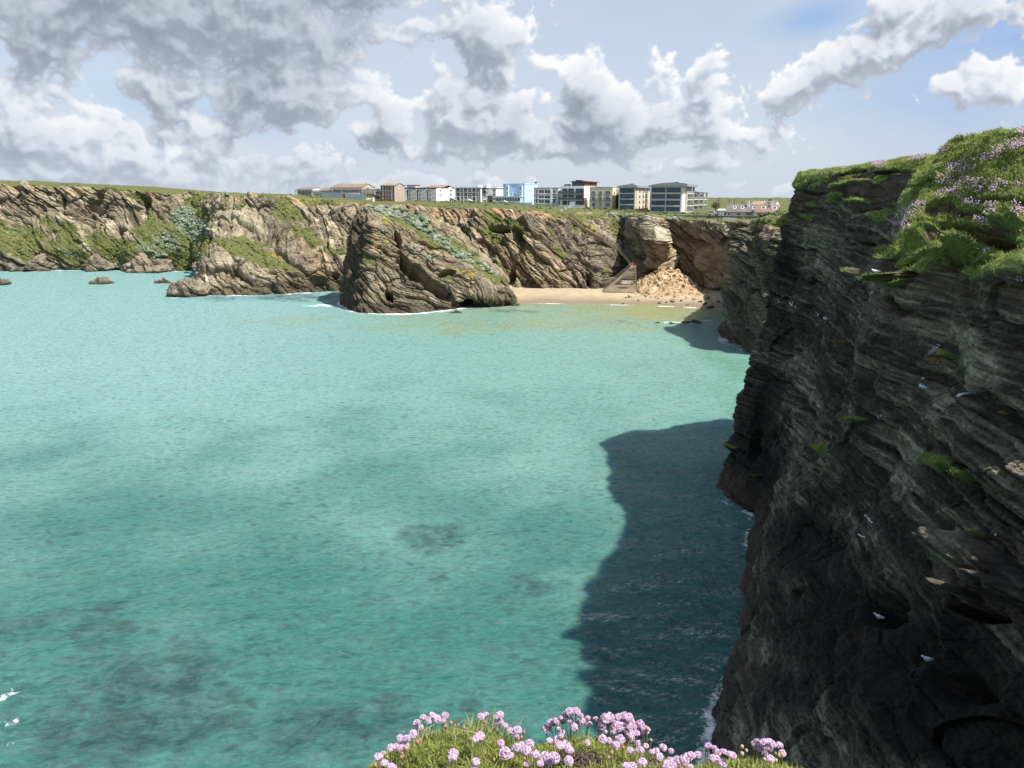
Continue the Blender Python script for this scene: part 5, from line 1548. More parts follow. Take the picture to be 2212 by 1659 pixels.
M_RUB = stone('fallen_rock', [(.15, (.17, .11, .055)), (.42, (.38, .27, .15)), (.62, (.52, .39, .23)), (.8, (.64, .53, .36))], .6)
M_SEAROCK = stone('sea_rock', [(.2, (.07, .058, .045)), (.5, (.22, .18, .125)), (.8, (.36, .30, .21))], .4, low=(.055, .045, .028))
M_BOULD = stone('beach_boulder', [(.2, (.10, .075, .045)), (.5, (.26, .195, .12)), (.8, (.42, .33, .21))], .6)
rr = np.random.RandomState(5)
apex = at(1450, 577, 328); foot = onz(1440, 648, 1.2)
cx, cy = apex[0] - .5, apex[1]
gx = np.linspace(-27, 22, 160); gy = np.linspace(-31, 16, 160)
GX, GY = np.meshgrid(gx, gy, indexing='ij')
lx = np.where(GX < 0, 21.0, 14.5); ly = np.where(GY < 0, 27.0, 14.0)
dd_ = np.sqrt((GX / lx) ** 2 + (GY / ly) ** 2)
Pm = np.stack([GX.ravel() + cx, GY.ravel() + cy, np.zeros(GX.size)], 1)
hh_ = (apex[2] - 1.6) * np.clip(1 - dd_.ravel(), -.15, 1) ** 1.0
blk, _t = layers(np.stack([Pm[:, 0], Pm[:, 1], hh_ * 1.0], 1), basis((.3, -.5, 1)), (2.2, .9), seed=12, aspect=1.2)
Pm[:, 2] = 1.3 + hh_ + (blk * .6 + fbm(Pm, .18, 4, seed=3) * 2.0) * np.clip(1.08 - dd_.ravel(), 0, .5) * 2
me = np_mesh('rubble', Pm, grid_quads(160, 160), smooth=False)
attr(me, 'rnd', np.clip(_t, 0, 1))
rub = link('rubble', me, M_RUB)
tag(rub, 'heap of orange brown fallen rock under the collapsed cliff', 'rubble', kind='stuff')


def mound_z(x_, y_):
    i = np.argmin((Pm[:, 0] - x_) ** 2 + (Pm[:, 1] - y_) ** 2)
    return float(max(Pm[i, 2], beach_z(x_, y_)))


items, colr = [], []
for k in range(900):
    a = rr.rand() * 2 * PI; d = rr.rand() ** .6 * 1.12
    x_ = cx + d * math.cos(a) * (21 if math.cos(a) < 0 else 14.5); y_ = cy + d * math.sin(a) * (27 if math.sin(a) < 0 else 6)
    s = .25 + .9 * rr.rand() ** 2.6 * (1.2 if d < .9 else .7)
    items.append((np.array([x_, y_, mound_z(x_, y_) + s * .15]), s * (.8 + .5 * rr.rand(3)), rotm(*(rr.rand(3) * 6)), k % 8)); colr.append(rr.rand())
o = scatter('fallen_stones', items, ROCKS, M_RUB, colour=colr)
tag(o, 'countless fallen stones lying over the orange rubble heap', 'stones', kind='stuff')
bl_ = [(1362, 640, 2.2, 'long dark boulder at the left foot of the rubble heap'), (1352, 641, 1.0, 'small dark boulder just left of the long one'), (1347, 648.5, 1.0, 'lone small boulder out on the sand left of the heap'), (1380, 645, 1.3, 'flat boulder on sand in front of the heap, left side'), (1425, 648.5, 2.0, 'low flat boulder before the middle of the heap'),
       (1440, 648, 1.3, 'small brown boulder between the low flat one and the pale block'), (1453, 647.5, 2.4, 'large pale angular boulder at the foot of the heap'), (1472, 647, 1.3, 'boulder just right of the large pale angular one'), (1485, 652, 1.2, 'small flat boulder on the lower sand right of the heap'), (1500, 646, 1.6, 'boulder at the shaded edge right of the heap'),
       (1513, 649, 1.8, 'grey slab on the sand at the edge of the cliff shade'), (1528, 645, 2.4, 'big shaded boulder below the brown back wall'), (1523, 652, 2.0, 'long flat slab in front of the big shaded boulder'), (1535, 656.5, 3.0, 'largest flat orange slab near the water at beach right end'), (1550, 650, 2.2, 'dark shaded boulder at the far right of the beach'), (1395, 640, 1.3, 'tan boulder low on the left side of the heap')]
for k, (u, v, s, lab) in enumerate(bl_):
    p = onz(u, v, 1.6); p[2] = beach_z(p[0], p[1])
    V, Fc = hull_rock(100 + k, 18, (1, .7, .42 if 'flat' in lab or 'slab' in lab else .62))
    V = V * s * .62
    V = V @ rotm(.3 * k, .15, .1).T
    me = np_mesh('boulder', V, Fc, False); attr(me, 'rnd', np.full(len(V), rr.rand()))
    o = link('boulder', me, M_BOULD); o.location = p + [0, 0, s * .16]
    tag(o, lab, 'boulder', 'boulders on the beach')


def crag(name, lab, pts, seed, mat=M_SEAROCK, cat='rock', group=None):
    """rock rising from the sea: pts are (u, v_waterline, half width px, height px, depth ratio)"""
    u, v, ru, hp, dr = pts
    c = onz(u, v); k = c[1] / F
    n1, n2 = 90, 60
    th, ph = np.meshgrid(np.linspace(0, 2 * PI, n1), np.linspace(-.35, PI / 2, n2), indexing='ij')
    V = np.stack([np.cos(th) * np.cos(ph), np.sin(th) * np.cos(ph) * dr, np.sin(ph)], -1).reshape(-1, 3)
    R_ = ru * k; Hh = hp * k * 1.02
    V = V * [R_, R_, Hh]
    nrm = V / np.maximum(np.linalg.norm(V, axis=1)[:, None], 1e-6)
    dl_, tn = layers(V + seed * 13.7, BED, (max(R_ * .35, .6), max(R_ * .13, .25)), seed=seed)
    f_ = fbm(V + seed * 5.1, 1.4 / R_, 4)
    V = V + nrm * (dl_ * .55 + f_ * R_ * .55)[:, None]
    me = np_mesh(name, V, grid_quads(n1, n2), False)
    attr(me, 'rnd', np.clip(tn, 0, 1))
    o = link(name, me, mat); o.location = c + [0, R_ * dr * .6, 0]
    tag(o, lab, cat, group)
    return o


crag('sea_rock', 'large rounded rock at the foot of the left headland', (402, 641, 38, 42, .9), 3)
crag('sea_rock', 'low flat brown rock alone off the far left cliff', (212, 614, 25, 9, .6), 7)
crag('sea_rock', 'small low rock just left of the headland foot', (350, 612, 17, 9, .6), 9)
crag('sea_rock', 'brown rock cut by the left edge of the picture', (2, 616, 15, 11, .7), 12)
crag('sea_rock', 'tiny dark rock awash left of the headland tip', (402, 590, 6, 3, .6), 14)
crag('sea_rock', 'low rock awash in foam near the right headland', (1497, 698, 20, 4.5, .5), 16)
crag('sea_rock', 'tiny rock awash in foam left of the other awash rock', (1452, 699.5, 7, 2.6, .5), 18)
crag('sea_rock', 'tiny rock at the left end of the foam line', (1420, 698, 6, 2, .5), 19)
crag('sea_rock', 'dark low rock awash at the right foot of the stack', (1100, 660, 22, 6, .5), 21)
crag('sea_rock', 'small rocks at the foot of the sea stack front', (985, 676, 14, 3, .5), 23)
crag('sea_rock', 'pale low shelf of rock under far left cliff', (60, 586, 46, 26, .8), 25)
crag('sea_rock', 'purplish rock buttress under far left cliff, middle one', (205, 586, 26, 30, .9), 27)
crag('sea_rock', 'dark wedge of rock under far left cliff, right one', (315, 588, 56, 32, .8), 29)
crag('sea_rock', 'pointed rock fin standing at the tip of the left headland', (446, 634, 20, 74, 1.0), 31)

# ================================================================== plants
def leafy(name, stops, sc=3.0, rough=.85, trans=0.0):
    m, nt = new_mat(name)
    T = NT(nt)
    pos = T.geo().outputs['Position']
    rn = T.attr('rnd').outputs['Fac']
    f = T.math('ADD', T.math('MULTIPLY', T.noise(pos, sc, 3), .5), T.math('MULTIPLY', rn, .6))
    b = T.n('ShaderNodeBsdfPrincipled', {'Base Color': T.ramp(f, stops), 'Roughness': rough})
    b.inputs['Specular IOR Level'].default_value = .25
    if trans:
        tr = T.n('ShaderNodeBsdfTranslucent', {'Color': T.ramp(f, stops)})
        T.out(T.n('ShaderNodeMixShader', {0: trans, 1: b.outputs[0], 2: tr.outputs[0]}).outputs[0])
    else: T.out(b.outputs[0])
    return m


M_SILV = leafy('silver_leaves', [(.2, (.07, .095, .045)), (.5, (.155, .185, .125)), (.8, (.25, .28, .215))], .8)
M_BLADE = leafy('grass_blades', [(.12, (.07, .11, .022)), (.35, (.20, .26, .05)), (.62, (.37, .41, .10)), (.9, (.52, .50, .21))], .5, trans=.4)
M_BLADE2 = leafy('slope_grass', [(.12, (.09, .13, .025)), (.40, (.21, .27, .055)), (.7, (.36, .39, .11)), (.95, (.50, .46, .23))], .35, trans=.45)
M_PETAL = leafy('thrift_petals', [(.1, (.60, .38, .56)), (.5, (.78, .58, .75)), (.9, (.88, .78, .86))], 40, .7, .35)
M_CALYX = leafy('thrift_calyx', [(.1, (.30, .12, .09)), (.9, (.50, .27, .18))], 40)
M_STEM = leafy('thrift_stem', [(.1, (.17, .20, .07)), (.9, (.33, .27, .13))], 20, trans=.2)
M_DRY = leafy('dry_head', [(.1, (.42, .31, .20)), (.9, (.60, .50, .36))], 40, trans=.2)
M_HEDGE = leafy('hedge_leaves', [(.2, (.018, .032, .010)), (.5, (.06, .085, .02)), (.8, (.13, .145, .045))], .5)

# silver bushes on the stack and the far slopes
BUSH = []
for k in range(5):
    bm = bmesh.new(); bmesh.ops.create_icosphere(bm, subdivisions=2, radius=1.0)
    bm.verts.ensure_lookup_table(); bm.verts.index_update()
    V = np.array([v.co[:] for v in bm.verts]); Fc = np.array([[v.index for v in f.verts] for f in bm.faces]); bm.free()
    V = V * (1 + .55 * fbm(V, 1.6, 3, seed=k * 7))[:, None] * [1, 1, .7]
    BUSH.append((V, Fc))


def bushes(name, lab, P, w_, n, smin, smax, mat, seed):
    r = np.random.RandomState(seed)
    idx = r.choice(len(P), n, p=w_ / w_.sum())
    its = [(P[i] + [0, 0, 0], (smin + (smax - smin) * r.rand() ** 2) * (.8 + .4 * r.rand(3)), rotm(r.rand() * 6, .3 * r.rand(), 0), j % 5) for j, i in enumerate(idx)]
    o = scatter(name, its, BUSH, mat, True, r.rand(n))
    tag(o, lab, 'shrubs', kind='stuff')


vis = (STACK_K > .8) & (STACK_K < 5.6)
bushes('silver_shrubs', 'silver green ground cover running down the stack ridge', STACK_P, np.where(vis, np.clip(STACK_S - .25, 0, 1) ** 1.5, 0), 520, .35, 1.25, M_SILV, 1)
me_ = bpy.data.objects['cliff'].data
mk = np.empty(len(FAR_P) * 4, np.float32); me_.attributes['mask'].data.foreach_get('color', mk); mk = mk.reshape(-1, 4)
wv = np.where((FAR_K > .8) & (FAR_K < 5.2) & (FAR_P[:, 0] > -200), np.clip(mk[:, 1] - .3, 0, 1), 0)
bushes('silver_shrubs', 'silver green ground cover on the far cliff slopes', FAR_P, wv, 700, .4, 1.3, M_SILV, 2)
strip = (FAR_K > 5.0) & (FAR_K < 5.99) & (FAR_UV[0] > 560) & (FAR_UV[0] < 1700)
wv = np.where(strip, 1.0 * (FAR_K > 5.7) * (FAR_UV[0] > 900) + .22 * (fbm(FAR_P, .06, 3, seed=2) > .05), 0)
bushes('clifftop_scrub', 'low dark scrub and rough grass along the far clifftop', FAR_P, wv, 1300, .25, 1.0, M_HEDGE, 3)
wv = np.where((FAR_K > 1.2) & (FAR_K < 5.4) & (FAR_UV[0] > -40) & (FAR_UV[0] < 1700), np.clip(mk[:, 0] - .4, 0, 1) * (1 - np.clip(mk[:, 1] * 2, 0, 1)) * (FAR_K < 5.02), 0)
bushes('cliff_tussocks', 'rough grass tussocks on the far cliff ledges', FAR_P, wv, 1500, .25, .8, leafy('tussock', [(.2, (.04, .06, .014)), (.5, (.10, .12, .03)), (.85, (.20, .18, .06))], .6), 4)

# the bare brown tree by the van
p = at(1544.5, 455, 372); hT = at(1544.5, 437.5, 372)[2] - p[2]
r0 = empty('windswept_tree', p); tag(r0, 'small brown windswept tree beside the street lamp and van', 'tree')
m = MB(); m.bar((0, 0, -1), (.2, 0, hT * .45), .28, 0, 7, .18)
r = np.random.RandomState(3)
for k in range(9):
    a = r.rand() * 6.3; m.bar((.1, 0, hT * (.25 + .2 * r.rand())), (math.cos(a) * 1.7, math.sin(a) * 1.5, hT * (.55 + .4 * r.rand())), .1, 0, 5, .04)
m.build('trunk', [M_WOODP], r0)
nl = 900
c = r.normal(size=(nl, 3)) * [.95, .9, .22 * hT] + [.15, 0, hT * .68]
q = r.normal(size=(nl, 3, 3)) * .17
me = np_mesh('crown', (c[:, None] + q).reshape(-1, 3), np.arange(nl * 3).reshape(-1, 3), False); attr(me, 'rnd', np.repeat(r.rand(nl), 3))
link('crown', me, leafy('brown_leaves', [(.2, (.05, .04, .022)), (.5, (.16, .115, .06)), (.9, (.27, .21, .11))], .8), r0)


def blades(name, lab, P, N_, n_each, L, Wd, mat, seed, lean=.6, up=.75, jit=.02, kind='stuff', cat='grass', prnt=None):
    """tapering bent blades, one mesh; P roots, N_ normals"""
    r = np.random.RandomState(seed)
    n = len(P)
    d = N_ * (1 - up) + np.array([0, 0, up]) + r.normal(size=(n, 3)) * lean * [1, 1, .35]
    d /= np.linalg.norm(d, axis=1)[:, None]
    ln = (L[0] + (L[1] - L[0]) * r.rand(n) ** 1.6)[:, None]
    s = np.cross(d, r.normal(size=(n, 3))); s /= np.linalg.norm(s, axis=1)[:, None]
    w_ = Wd * (.6 + .8 * r.rand(n))[:, None]
    root = P + r.normal(size=(n, 3)) * jit * [1, 1, .2]
    bend = r.normal(size=(n, 3)) * .25 * ln; bend[:, 2] = -np.abs(bend[:, 2]) * .6
    mid = root + d * ln * .55
    tip = root + d * ln + bend
    V = np.stack([root - s * w_, root + s * w_, mid + s * w_ * .75, mid - s * w_ * .75, tip], 1).reshape(-1, 3)
    b0 = np.arange(n)[:, None] * 5
    T3 = np.concatenate([b0 + [0, 1, 2], b0 + [0, 2, 3], b0 + [3, 2, 4]])
    me = np_mesh(name, V, T3, False)
    attr(me, 'rnd', np.repeat(r.rand(n), 5))
    o = link(name, me, mat, prnt)
    tag(o, lab, cat, kind=kind)
    return o


# grass and flowers on the slope of the near headland
r = np.random.RandomState(21)
okv = (NEAR_P[:, 1] > 38) & (NEAR_P[:, 1] < 118) & (NEAR_UV[0] > 1680) & (NEAR_UV[0] < 2330) & (NEAR_UV[1] < 1150)
wv = np.where(okv, np.clip(NEAR_G - .45, 0, 1) * np.where(NEAR_K > 4.9, 1, 1.6), 0)
idx = r.choice(len(NEAR_P), 120000, p=wv / wv.sum())
sz = np.clip(NEAR_P[idx, 1] / 60, .8, 1.8)[:, None]
blades('slope_grass', 'rough tussocky grass covering the top of the near headland', NEAR_P[idx], NEAR_N[idx], 1, (.07, .27), .020, M_BLADE2, 8, lean=.55, jit=.12)
PAT = [(1950, 472, 34, 18, -25, 1), (1975, 452, 36, 12, -20, 1), (1958, 492, 16, 10, -20, 1), (2100, 398, 70, 12, 5, 1), (2060, 420, 46, 12, -10, 1), (2120, 410, 40, 9, 10, 1), (2160, 330, 60, 13, -18, 1.3), (2195, 312, 40, 14, -18, 1.3), (2215, 285, 30, 6, 0, 1),
       (2110, 283, 34, 6, -15, .8), (2075, 296, 26, 6, -35, .8), (2035, 330, 22, 7, -30, .8), (1985, 345, 24, 5, -10, .8), (1900, 357, 22, 5, 0, .6), (2120, 470, 22, 16, 10, 1.2), (2140, 445, 20, 18, 30, .8), (2105, 440, 34, 8, 0, 1), (2200, 455, 18, 26, 0, 1), (2190, 400, 36, 8, 5, 1), (2160, 395, 30, 6, 0, .8),
       (2070, 375, 40, 8, -10, .6), (2030, 395, 14, 16, -40, .7), (2090, 355, 20, 8, 0, .4), (2070, 365, 60, 10, 0, .4), (1930, 505, 10, 8, 0, .8), (2200, 495, 16, 10, 0, .8), (2120, 545, 16, 6, 0, .5), (2170, 520, 10, 8, 0, .5), (2020, 770, 18, 9, 0, .9), (2150, 1160, 16, 5, 0, .8), (1905, 905, 10, 5, 0, .6), (2205, 603, 8, 5, 0, .8), (1830, 372, 16, 4, 0, .4), (1770, 378, 18, 4, 0, .35)]
_wc.clear()
wv = np.where((NEAR_K > 1) & (NEAR_P[:, 1] > 30), np.clip(blobs(NEAR_P, NEAR_UV, PAT), 0, 1) ** .7, 0)
wv = wv * (.35 + (fbm(NEAR_P, 1.1, 2, seed=6) > 0)) 
nF = 8500
idx = r.choice(len(NEAR_P), nF, p=wv / wv.sum())
bm = bmesh.new(); bmesh.ops.create_icosphere(bm, subdivisions=1, radius=1.0)
bm.verts.ensure_lookup_table(); bm.verts.index_update()
HEAD = [(np.array([v.co[:] for v in bm.verts]), np.array([[v.index for v in f.verts] for f in bm.faces]))]; bm.free()
M_FARPINK = leafy('distant_thrift', [(.1, (.48, .32, .40)), (.45, (.64, .43, .58)), (.8, (.74, .60, .70)), (.98, (.82, .79, .80))], 2.0)
its = [(NEAR_P[i] + NEAR_N[i] * .06 + np.array([0, 0, .06 + .16 * r.rand()]) + r.normal(size=3) * .06, np.full(3, .034 + .024 * r.rand()), np.eye(3), 0) for i in idx]
o = scatter('thrift_flowers', its, HEAD, M_FARPINK, True, np.clip(r.rand(nF) * .8 + .2 * (NEAR_UV[0][idx] > 2100) * r.rand(nF), 0, 1))
tag(o, 'drifts of pink flowers on the slope of the near headland', 'flowers', kind='stuff')
# tall seeding stalks on the skyline
idx = np.where(okv & (NEAR_K > 5.4) & (NEAR_UV[0] < 2212))[0]
sel = idx[r.rand(len(idx)) < 260 / max(len(idx), 1)]
blades('grass_stalks', 'thin tall grass stalks along the headland skyline', NEAR_P[sel], NEAR_N[sel], 1, (.4, .9), .008, M_BLADE2, 9, lean=.2, up=.95)

# ================================================================== turf nose and thrift at the photographer's feet
CREST = [(700, 1800), (770, 1720), (800, 1668), (850, 1628), (900, 1604), (960, 1588), (1010, 1584), (1060, 1590), (1110, 1608), (1160, 1618), (1210, 1606), (1260, 1600), (1320, 1608), (1380, 1630), (1440, 1652), (1490, 1668), (1540, 1660), (1590, 1648), (1640, 1646), (1700, 1662), (1760, 1720), (1830, 1820)]
cx_, cz_ = [], []
for (u, v) in CREST:
    q = at(u, v + 9, 1.9); cx_.append(q[0]); cz_.append(q[2] + .195)


def nose(x_, y_):
    zt = np.interp(x_, cx_, cz_)
    z = zt - .78 * (y_ - 1.4) * np.abs(y_ - 1.4)
    z = np.where(y_ < 1.4, zt - (1.4 - y_) * .42, z)
    q = np.stack([x_, y_, x_ * 0], -1).reshape(-1, 3)
    lump = (np.abs(fbm(q, 5.5, 3, seed=3)) * -.045 + .012).reshape(np.shape(x_))
    return z + lump


nx_, ny_ = 200, 150
xs_ = np.linspace(-.62, 1.12, nx_)
ty = np.concatenate([np.linspace(.35, 2.12, ny_ - 30), np.linspace(2.14, 2.3, 30)])
NXg, NYg = np.meshgrid(xs_, ty, indexing='ij')
Zg = nose(NXg, NYg)
Zg = Zg - np.clip(NYg - 2.05, 0, 1) * 4.5 - np.clip((-.45 - NXg), 0, 1) * 5 - np.clip(NXg - .95, 0, 1) * 5
Vn = np.stack([NXg, NYg, Zg], -1)
under_ = np.stack([NXg[:, -1:], NYg[:, -1:] * 0 + 1.5, Zg[:, -1:] * 0 + 36.2], -1)
under2 = np.stack([NXg[:, -1:], NYg[:, -1:] * 0 + .8, Zg[:, -1:] * 0 + 35.2], -1)
Vn = np.concatenate([Vn, under_, under2], 1).reshape(-1, 3)
m, nt = new_mat('turf_ground')
T = NT(nt)
pos = T.geo().outputs['Position']
f = T.noise(pos, 14, 5, .65)
b = T.n('ShaderNodeBsdfPrincipled', {'Base Color': T.ramp(f, [(.3, (.022, .034, .010)), (.5, (.06, .07, .022)), (.7, (.11, .085, .045))]), 'Roughness': .95})
bp = T.n('ShaderNodeBump', {'Height': T.noise(pos, 60, 4), 'Strength': .7, 'Distance': .01})
nt.links.new(bp.outputs[0], b.inputs['Normal']); T.out(b.outputs[0])
o = link('ground', np_mesh('ground', Vn, grid_quads(nx_, ny_ + 2)), m)
tag(o, 'mossy turf nose at the cliff edge in the foreground', 'ground', kind='structure')
# cushion grass: bright on the mounds, brown and dead in the hollow
nb = 52000
bx_ = r.uniform(-.56, 1.05, nb); by_ = r.uniform(1.42, 2.06, nb)
roots = np.stack([bx_, by_, nose(bx_, by_)], 1)
pu, pv = proj(roots)
brown = np.maximum(1 - np.hypot((pu - 1245) / 80, (pv - 1645) / 32), 0) + np.maximum(1 - np.hypot((pu - 1140) / 32, (pv - 1606) / 10), 0) + .8 * np.maximum(1 - np.hypot((pu - 1400) / 50, (pv - 1655) / 24), 0)
bn = fbm(roots, 18, 3, seed=2)
isb = (brown + bn * .5) > .35
dark = fbm(roots, 9, 3, seed=40) < -.32
keep = ~isb & ~(dark & (r.rand(nb) < .75))
Nup = np.tile([0, -.2, 1.0], (nb, 1))
blades('cushion_grass', 'bright green cushion grass on the foreground turf', roots[keep], Nup[keep], 1, (.012, .034), .0013, M_BLADE, 31, lean=.5, up=.8, jit=.004)
nb2 = 26000
bx2 = r.uniform(-.60, 1.10, nb2); by2 = r.uniform(.36, 1.46, nb2)
roots2 = np.stack([bx2, by2, nose(bx2, by2) - np.clip(-.45 - bx2, 0, 1) * 5 - np.clip(bx2 - .95, 0, 1) * 5], 1)
blades('back_turf_grass', 'short grass behind the foreground flower cushions', roots2, np.tile([0, -.1, 1.0], (nb2, 1)), 1, (.015, .05), .0022, M_BLADE, 34, lean=.6, up=.8, jit=.006)
blades('dead_cushion', 'dry brown dead cushion growth in the foreground turf hollow', roots[isb], Nup[isb], 1, (.006, .018), .0016, leafy('dead_growth', [(.2, (.06, .042, .034)), (.6, (.17, .125, .10)), (.9, (.30, .24, .19))], 30), 32, lean=.8, up=.6, jit=.004, cat='dead growth')
tall = roots[(pu > 900) & (pu < 1110) & (pv < 1632) & ~isb]
tall = tall[r.rand(len(tall)) < .06]
tall = np.concatenate([tall, roots[(np.hypot(pu - 1035, pv - 1600) < 26)][:160]])
blades('tall_grass', 'longer pale grass blades on the left foreground mound', tall, np.tile([0, 0, 1.0], (len(tall), 1)), 1, (.035, .10), .0018, leafy('pale_blades', [(.2, (.14, .18, .05)), (.6, (.30, .33, .11)), (.9, (.48, .44, .22))], 20, trans=.3), 33, lean=.5, up=.9, jit=.004)

# --- flower heads: several forms
def head_mesh(seed, size=1.0, openness=1.0):
    r = np.random.RandomState(seed)
    V, T3 = [], []
    for k in range(46):
        # points on the upper dome
        z = -.35 + 1.3 * (k + .5) / 46
        z = min(z, .99)
        a = k * 2.39996 + r.rand() * .5
        rr_ = math.sqrt(max(1 - z * z, 0))
        d = np.array([rr_ * math.cos(a), rr_ * math.sin(a), z])
        t = np.cross(d, [0.2, .1, 1.0]); t /= np.linalg.norm(t)
        q = np.cross(d, t)
        c = d * (.0085 + .0015 * r.rand()) * [1.12, 1.12, .9]
        w_ = .0040 * (.8 + .5 * r.rand())
        L = .0062 * (.8 + .5 * r.rand())
        ang = r.rand() * 6.3
        t, q = t * math.cos(ang) + q * math.sin(ang), q * math.cos(ang) - t * math.sin(ang)
        base = c * .45
        tip = c + d * L * .5
        n = len(V)
        V += [base, c + t * w_ + q * w_ * .4, tip + t * w_ * .35 + q * w_, tip - t * w_ * .5 + q * w_ * .6, c - t * w_ + q * w_ * .2, tip - q * w_]
        T3 += [(n, n + 1, n + 2), (n, n + 2, n + 3), (n, n + 3, n + 4), (n + 1, n + 5, n + 2), (n + 4, n + 3, n + 5)]
    V = np.array(V) * size
    me = np_mesh('flower_head', V, np.array(T3), False)
    attr(me, 'rnd', np.repeat(r.rand(46), 6))
    me.materials.append(M_PETAL)
    return me


def calyx_mesh(seed, s=1.0):
    V, Fc = HEAD[0]
    V = V * [.0062 * s, .0062 * s, .0060 * s] + [0, 0, -.0035 * s]
    me = np_mesh('calyx', V, Fc, True); attr(me, 'rnd', np.random.RandomState(seed).rand(len(V))); me.materials.append(M_CALYX)
    return me


def bud_mesh(seed):
    V, Fc = HEAD[0]
    V = V * [.0042, .0042, .0068]
    me = np_mesh('bud', V, Fc, True); attr(me, 'rnd', np.random.RandomState(seed).rand(len(V)))
    return me


HEADS = [head_mesh(k, .64 + .07 * k) for k in range(5)]
CAL = calyx_mesh(1)
BUDM = bud_mesh(2); BUDM.materials.append(M_CALYX)
DRYM = bud_mesh(3); DRYM.materials.append(M_DRY)
S7 = lambda x_, y_: (768 + x_ * .2232, 1514 + y_ * .2232)
S8 = lambda x_, y_: (1207 + x_ * .2356, 1514 + y_ * .2356)
FL = [S7(*q) for q in [(655, 160), (745, 140), (710, 190), (780, 175), (840, 200), (868, 145), (590, 220), (635, 260), (555, 320), (435, 365), (490, 365), (340, 455), (390, 445), (430, 460), (470, 435), (220, 540), (270, 525), (280, 605), (350, 635), (1215, 155), (1260, 135), (1350, 160), (1395, 140), (1395, 205), (1450, 240), (1500, 295), (1565, 290), (1560, 350), (1160, 370), (1205, 340), (1405, 410), (1560, 455), (1610, 430), (1685, 420), (1650, 480), (945, 515), (940, 550), (1165, 590), (1145, 630), (1445, 505), (1500, 525), (1740, 525), (1650, 615), (1830, 550), (1925, 550), (1785, 610), (1850, 600), (1885, 590), (2065, 580), (1890, 215), (1940, 200), (1990, 165), (2030, 135), (2080, 110), (2130, 105), (1850, 270), (1960, 260), (2000, 300), (1990, 340), (2010, 200), (2075, 190), (2115, 255), (1880, 385), (1950, 380), (1980, 440), (2030, 450), (2080, 485)]]
FL += [S8(*q) for q in [(200, 135), (205, 190), (265, 160), (335, 160), (270, 215), (145, 240), (425, 165), (470, 150), (400, 205), (395, 235), (545, 150), (580, 190), (600, 140), (640, 150), (670, 185), (610, 190), (540, 230), (590, 235), (640, 230), (690, 235), (745, 215), (600, 280), (650, 290), (700, 290), (420, 285), (500, 275), (765, 305), (790, 270), (665, 345), (725, 390), (745, 460), (800, 415), (850, 470), (890, 465), (655, 455), (560, 355), (455, 370), (400, 350), (260, 385), (520, 410), (925, 510), (955, 430), (1030, 460), (765, 565), (615, 595), (675, 605), (90, 550), (100, 455), (60, 415), (30, 410), (990, 580), (1030, 550), (1080, 540), (1050, 590), (1110, 560), (1000, 610), (1150, 545), (1190, 510), (1215, 500), (1275, 495), (1370, 420), (1420, 430), (1450, 475), (1515, 470), (1585, 500), (1450, 530), (1410, 525), (1500, 575), (1210, 605), (1815, 365), (1790, 390), (1880, 380), (1920, 370), (1950, 395), (1840, 430), (1895, 430), (1930, 420), (2020, 410), (2050, 480), (1940, 530), (1890, 480)]]
BD = [S7(*q) for q in [(925, 215), (995, 240), (1047, 258), (1250, 210), (1305, 190), (1630, 305), (1605, 355), (620, 380), (600, 400), (410, 400), (485, 465), (450, 510), (445, 545), (305, 545), (145, 635), (193, 625), (1340, 570), (1632, 560), (630, 305), (870, 255)]]
BD += [S8(*q) for q in [(485, 475), (455, 520), (490, 240), (590, 430)]]
DR = [S8(*q) for q in [(815, 255), (845, 360), (1350, 455), (1680, 420), (1720, 455), (1680, 485), (1800, 435), (1985, 475), (2020, 500), (2045, 490), (1990, 545), (1885, 535)]]
ZONES = [(0, 870, 'at the far left foot of the turf'), (870, 990, 'loosely grouped above the left mound'), (990, 1090, 'on the left mound by pale grass'), (1090, 1190, 'in the dip between the mounds'), (1190, 1270, 'in the tall left bunch of the right mound'), (1270, 1345, 'at the middle of the dense bunch'), (1345, 1420, 'at the right end of the dense bunch'), (1420, 1500, 'low down right of the dense bunch'), (1500, 1600, 'in the thin row by the dark cliff'), (1600, 1800, 'in the small bunch farthest right')]


def zone(u, v):
    for a, b, t in ZONES:
        if a <= u < b: z = t
    hi = ', upper tier' if v < 1570 else (', middle tier' if v < 1610 else ', lowest tier')
    return z + hi


rf = np.random.RandomState(77)
cnt = {}


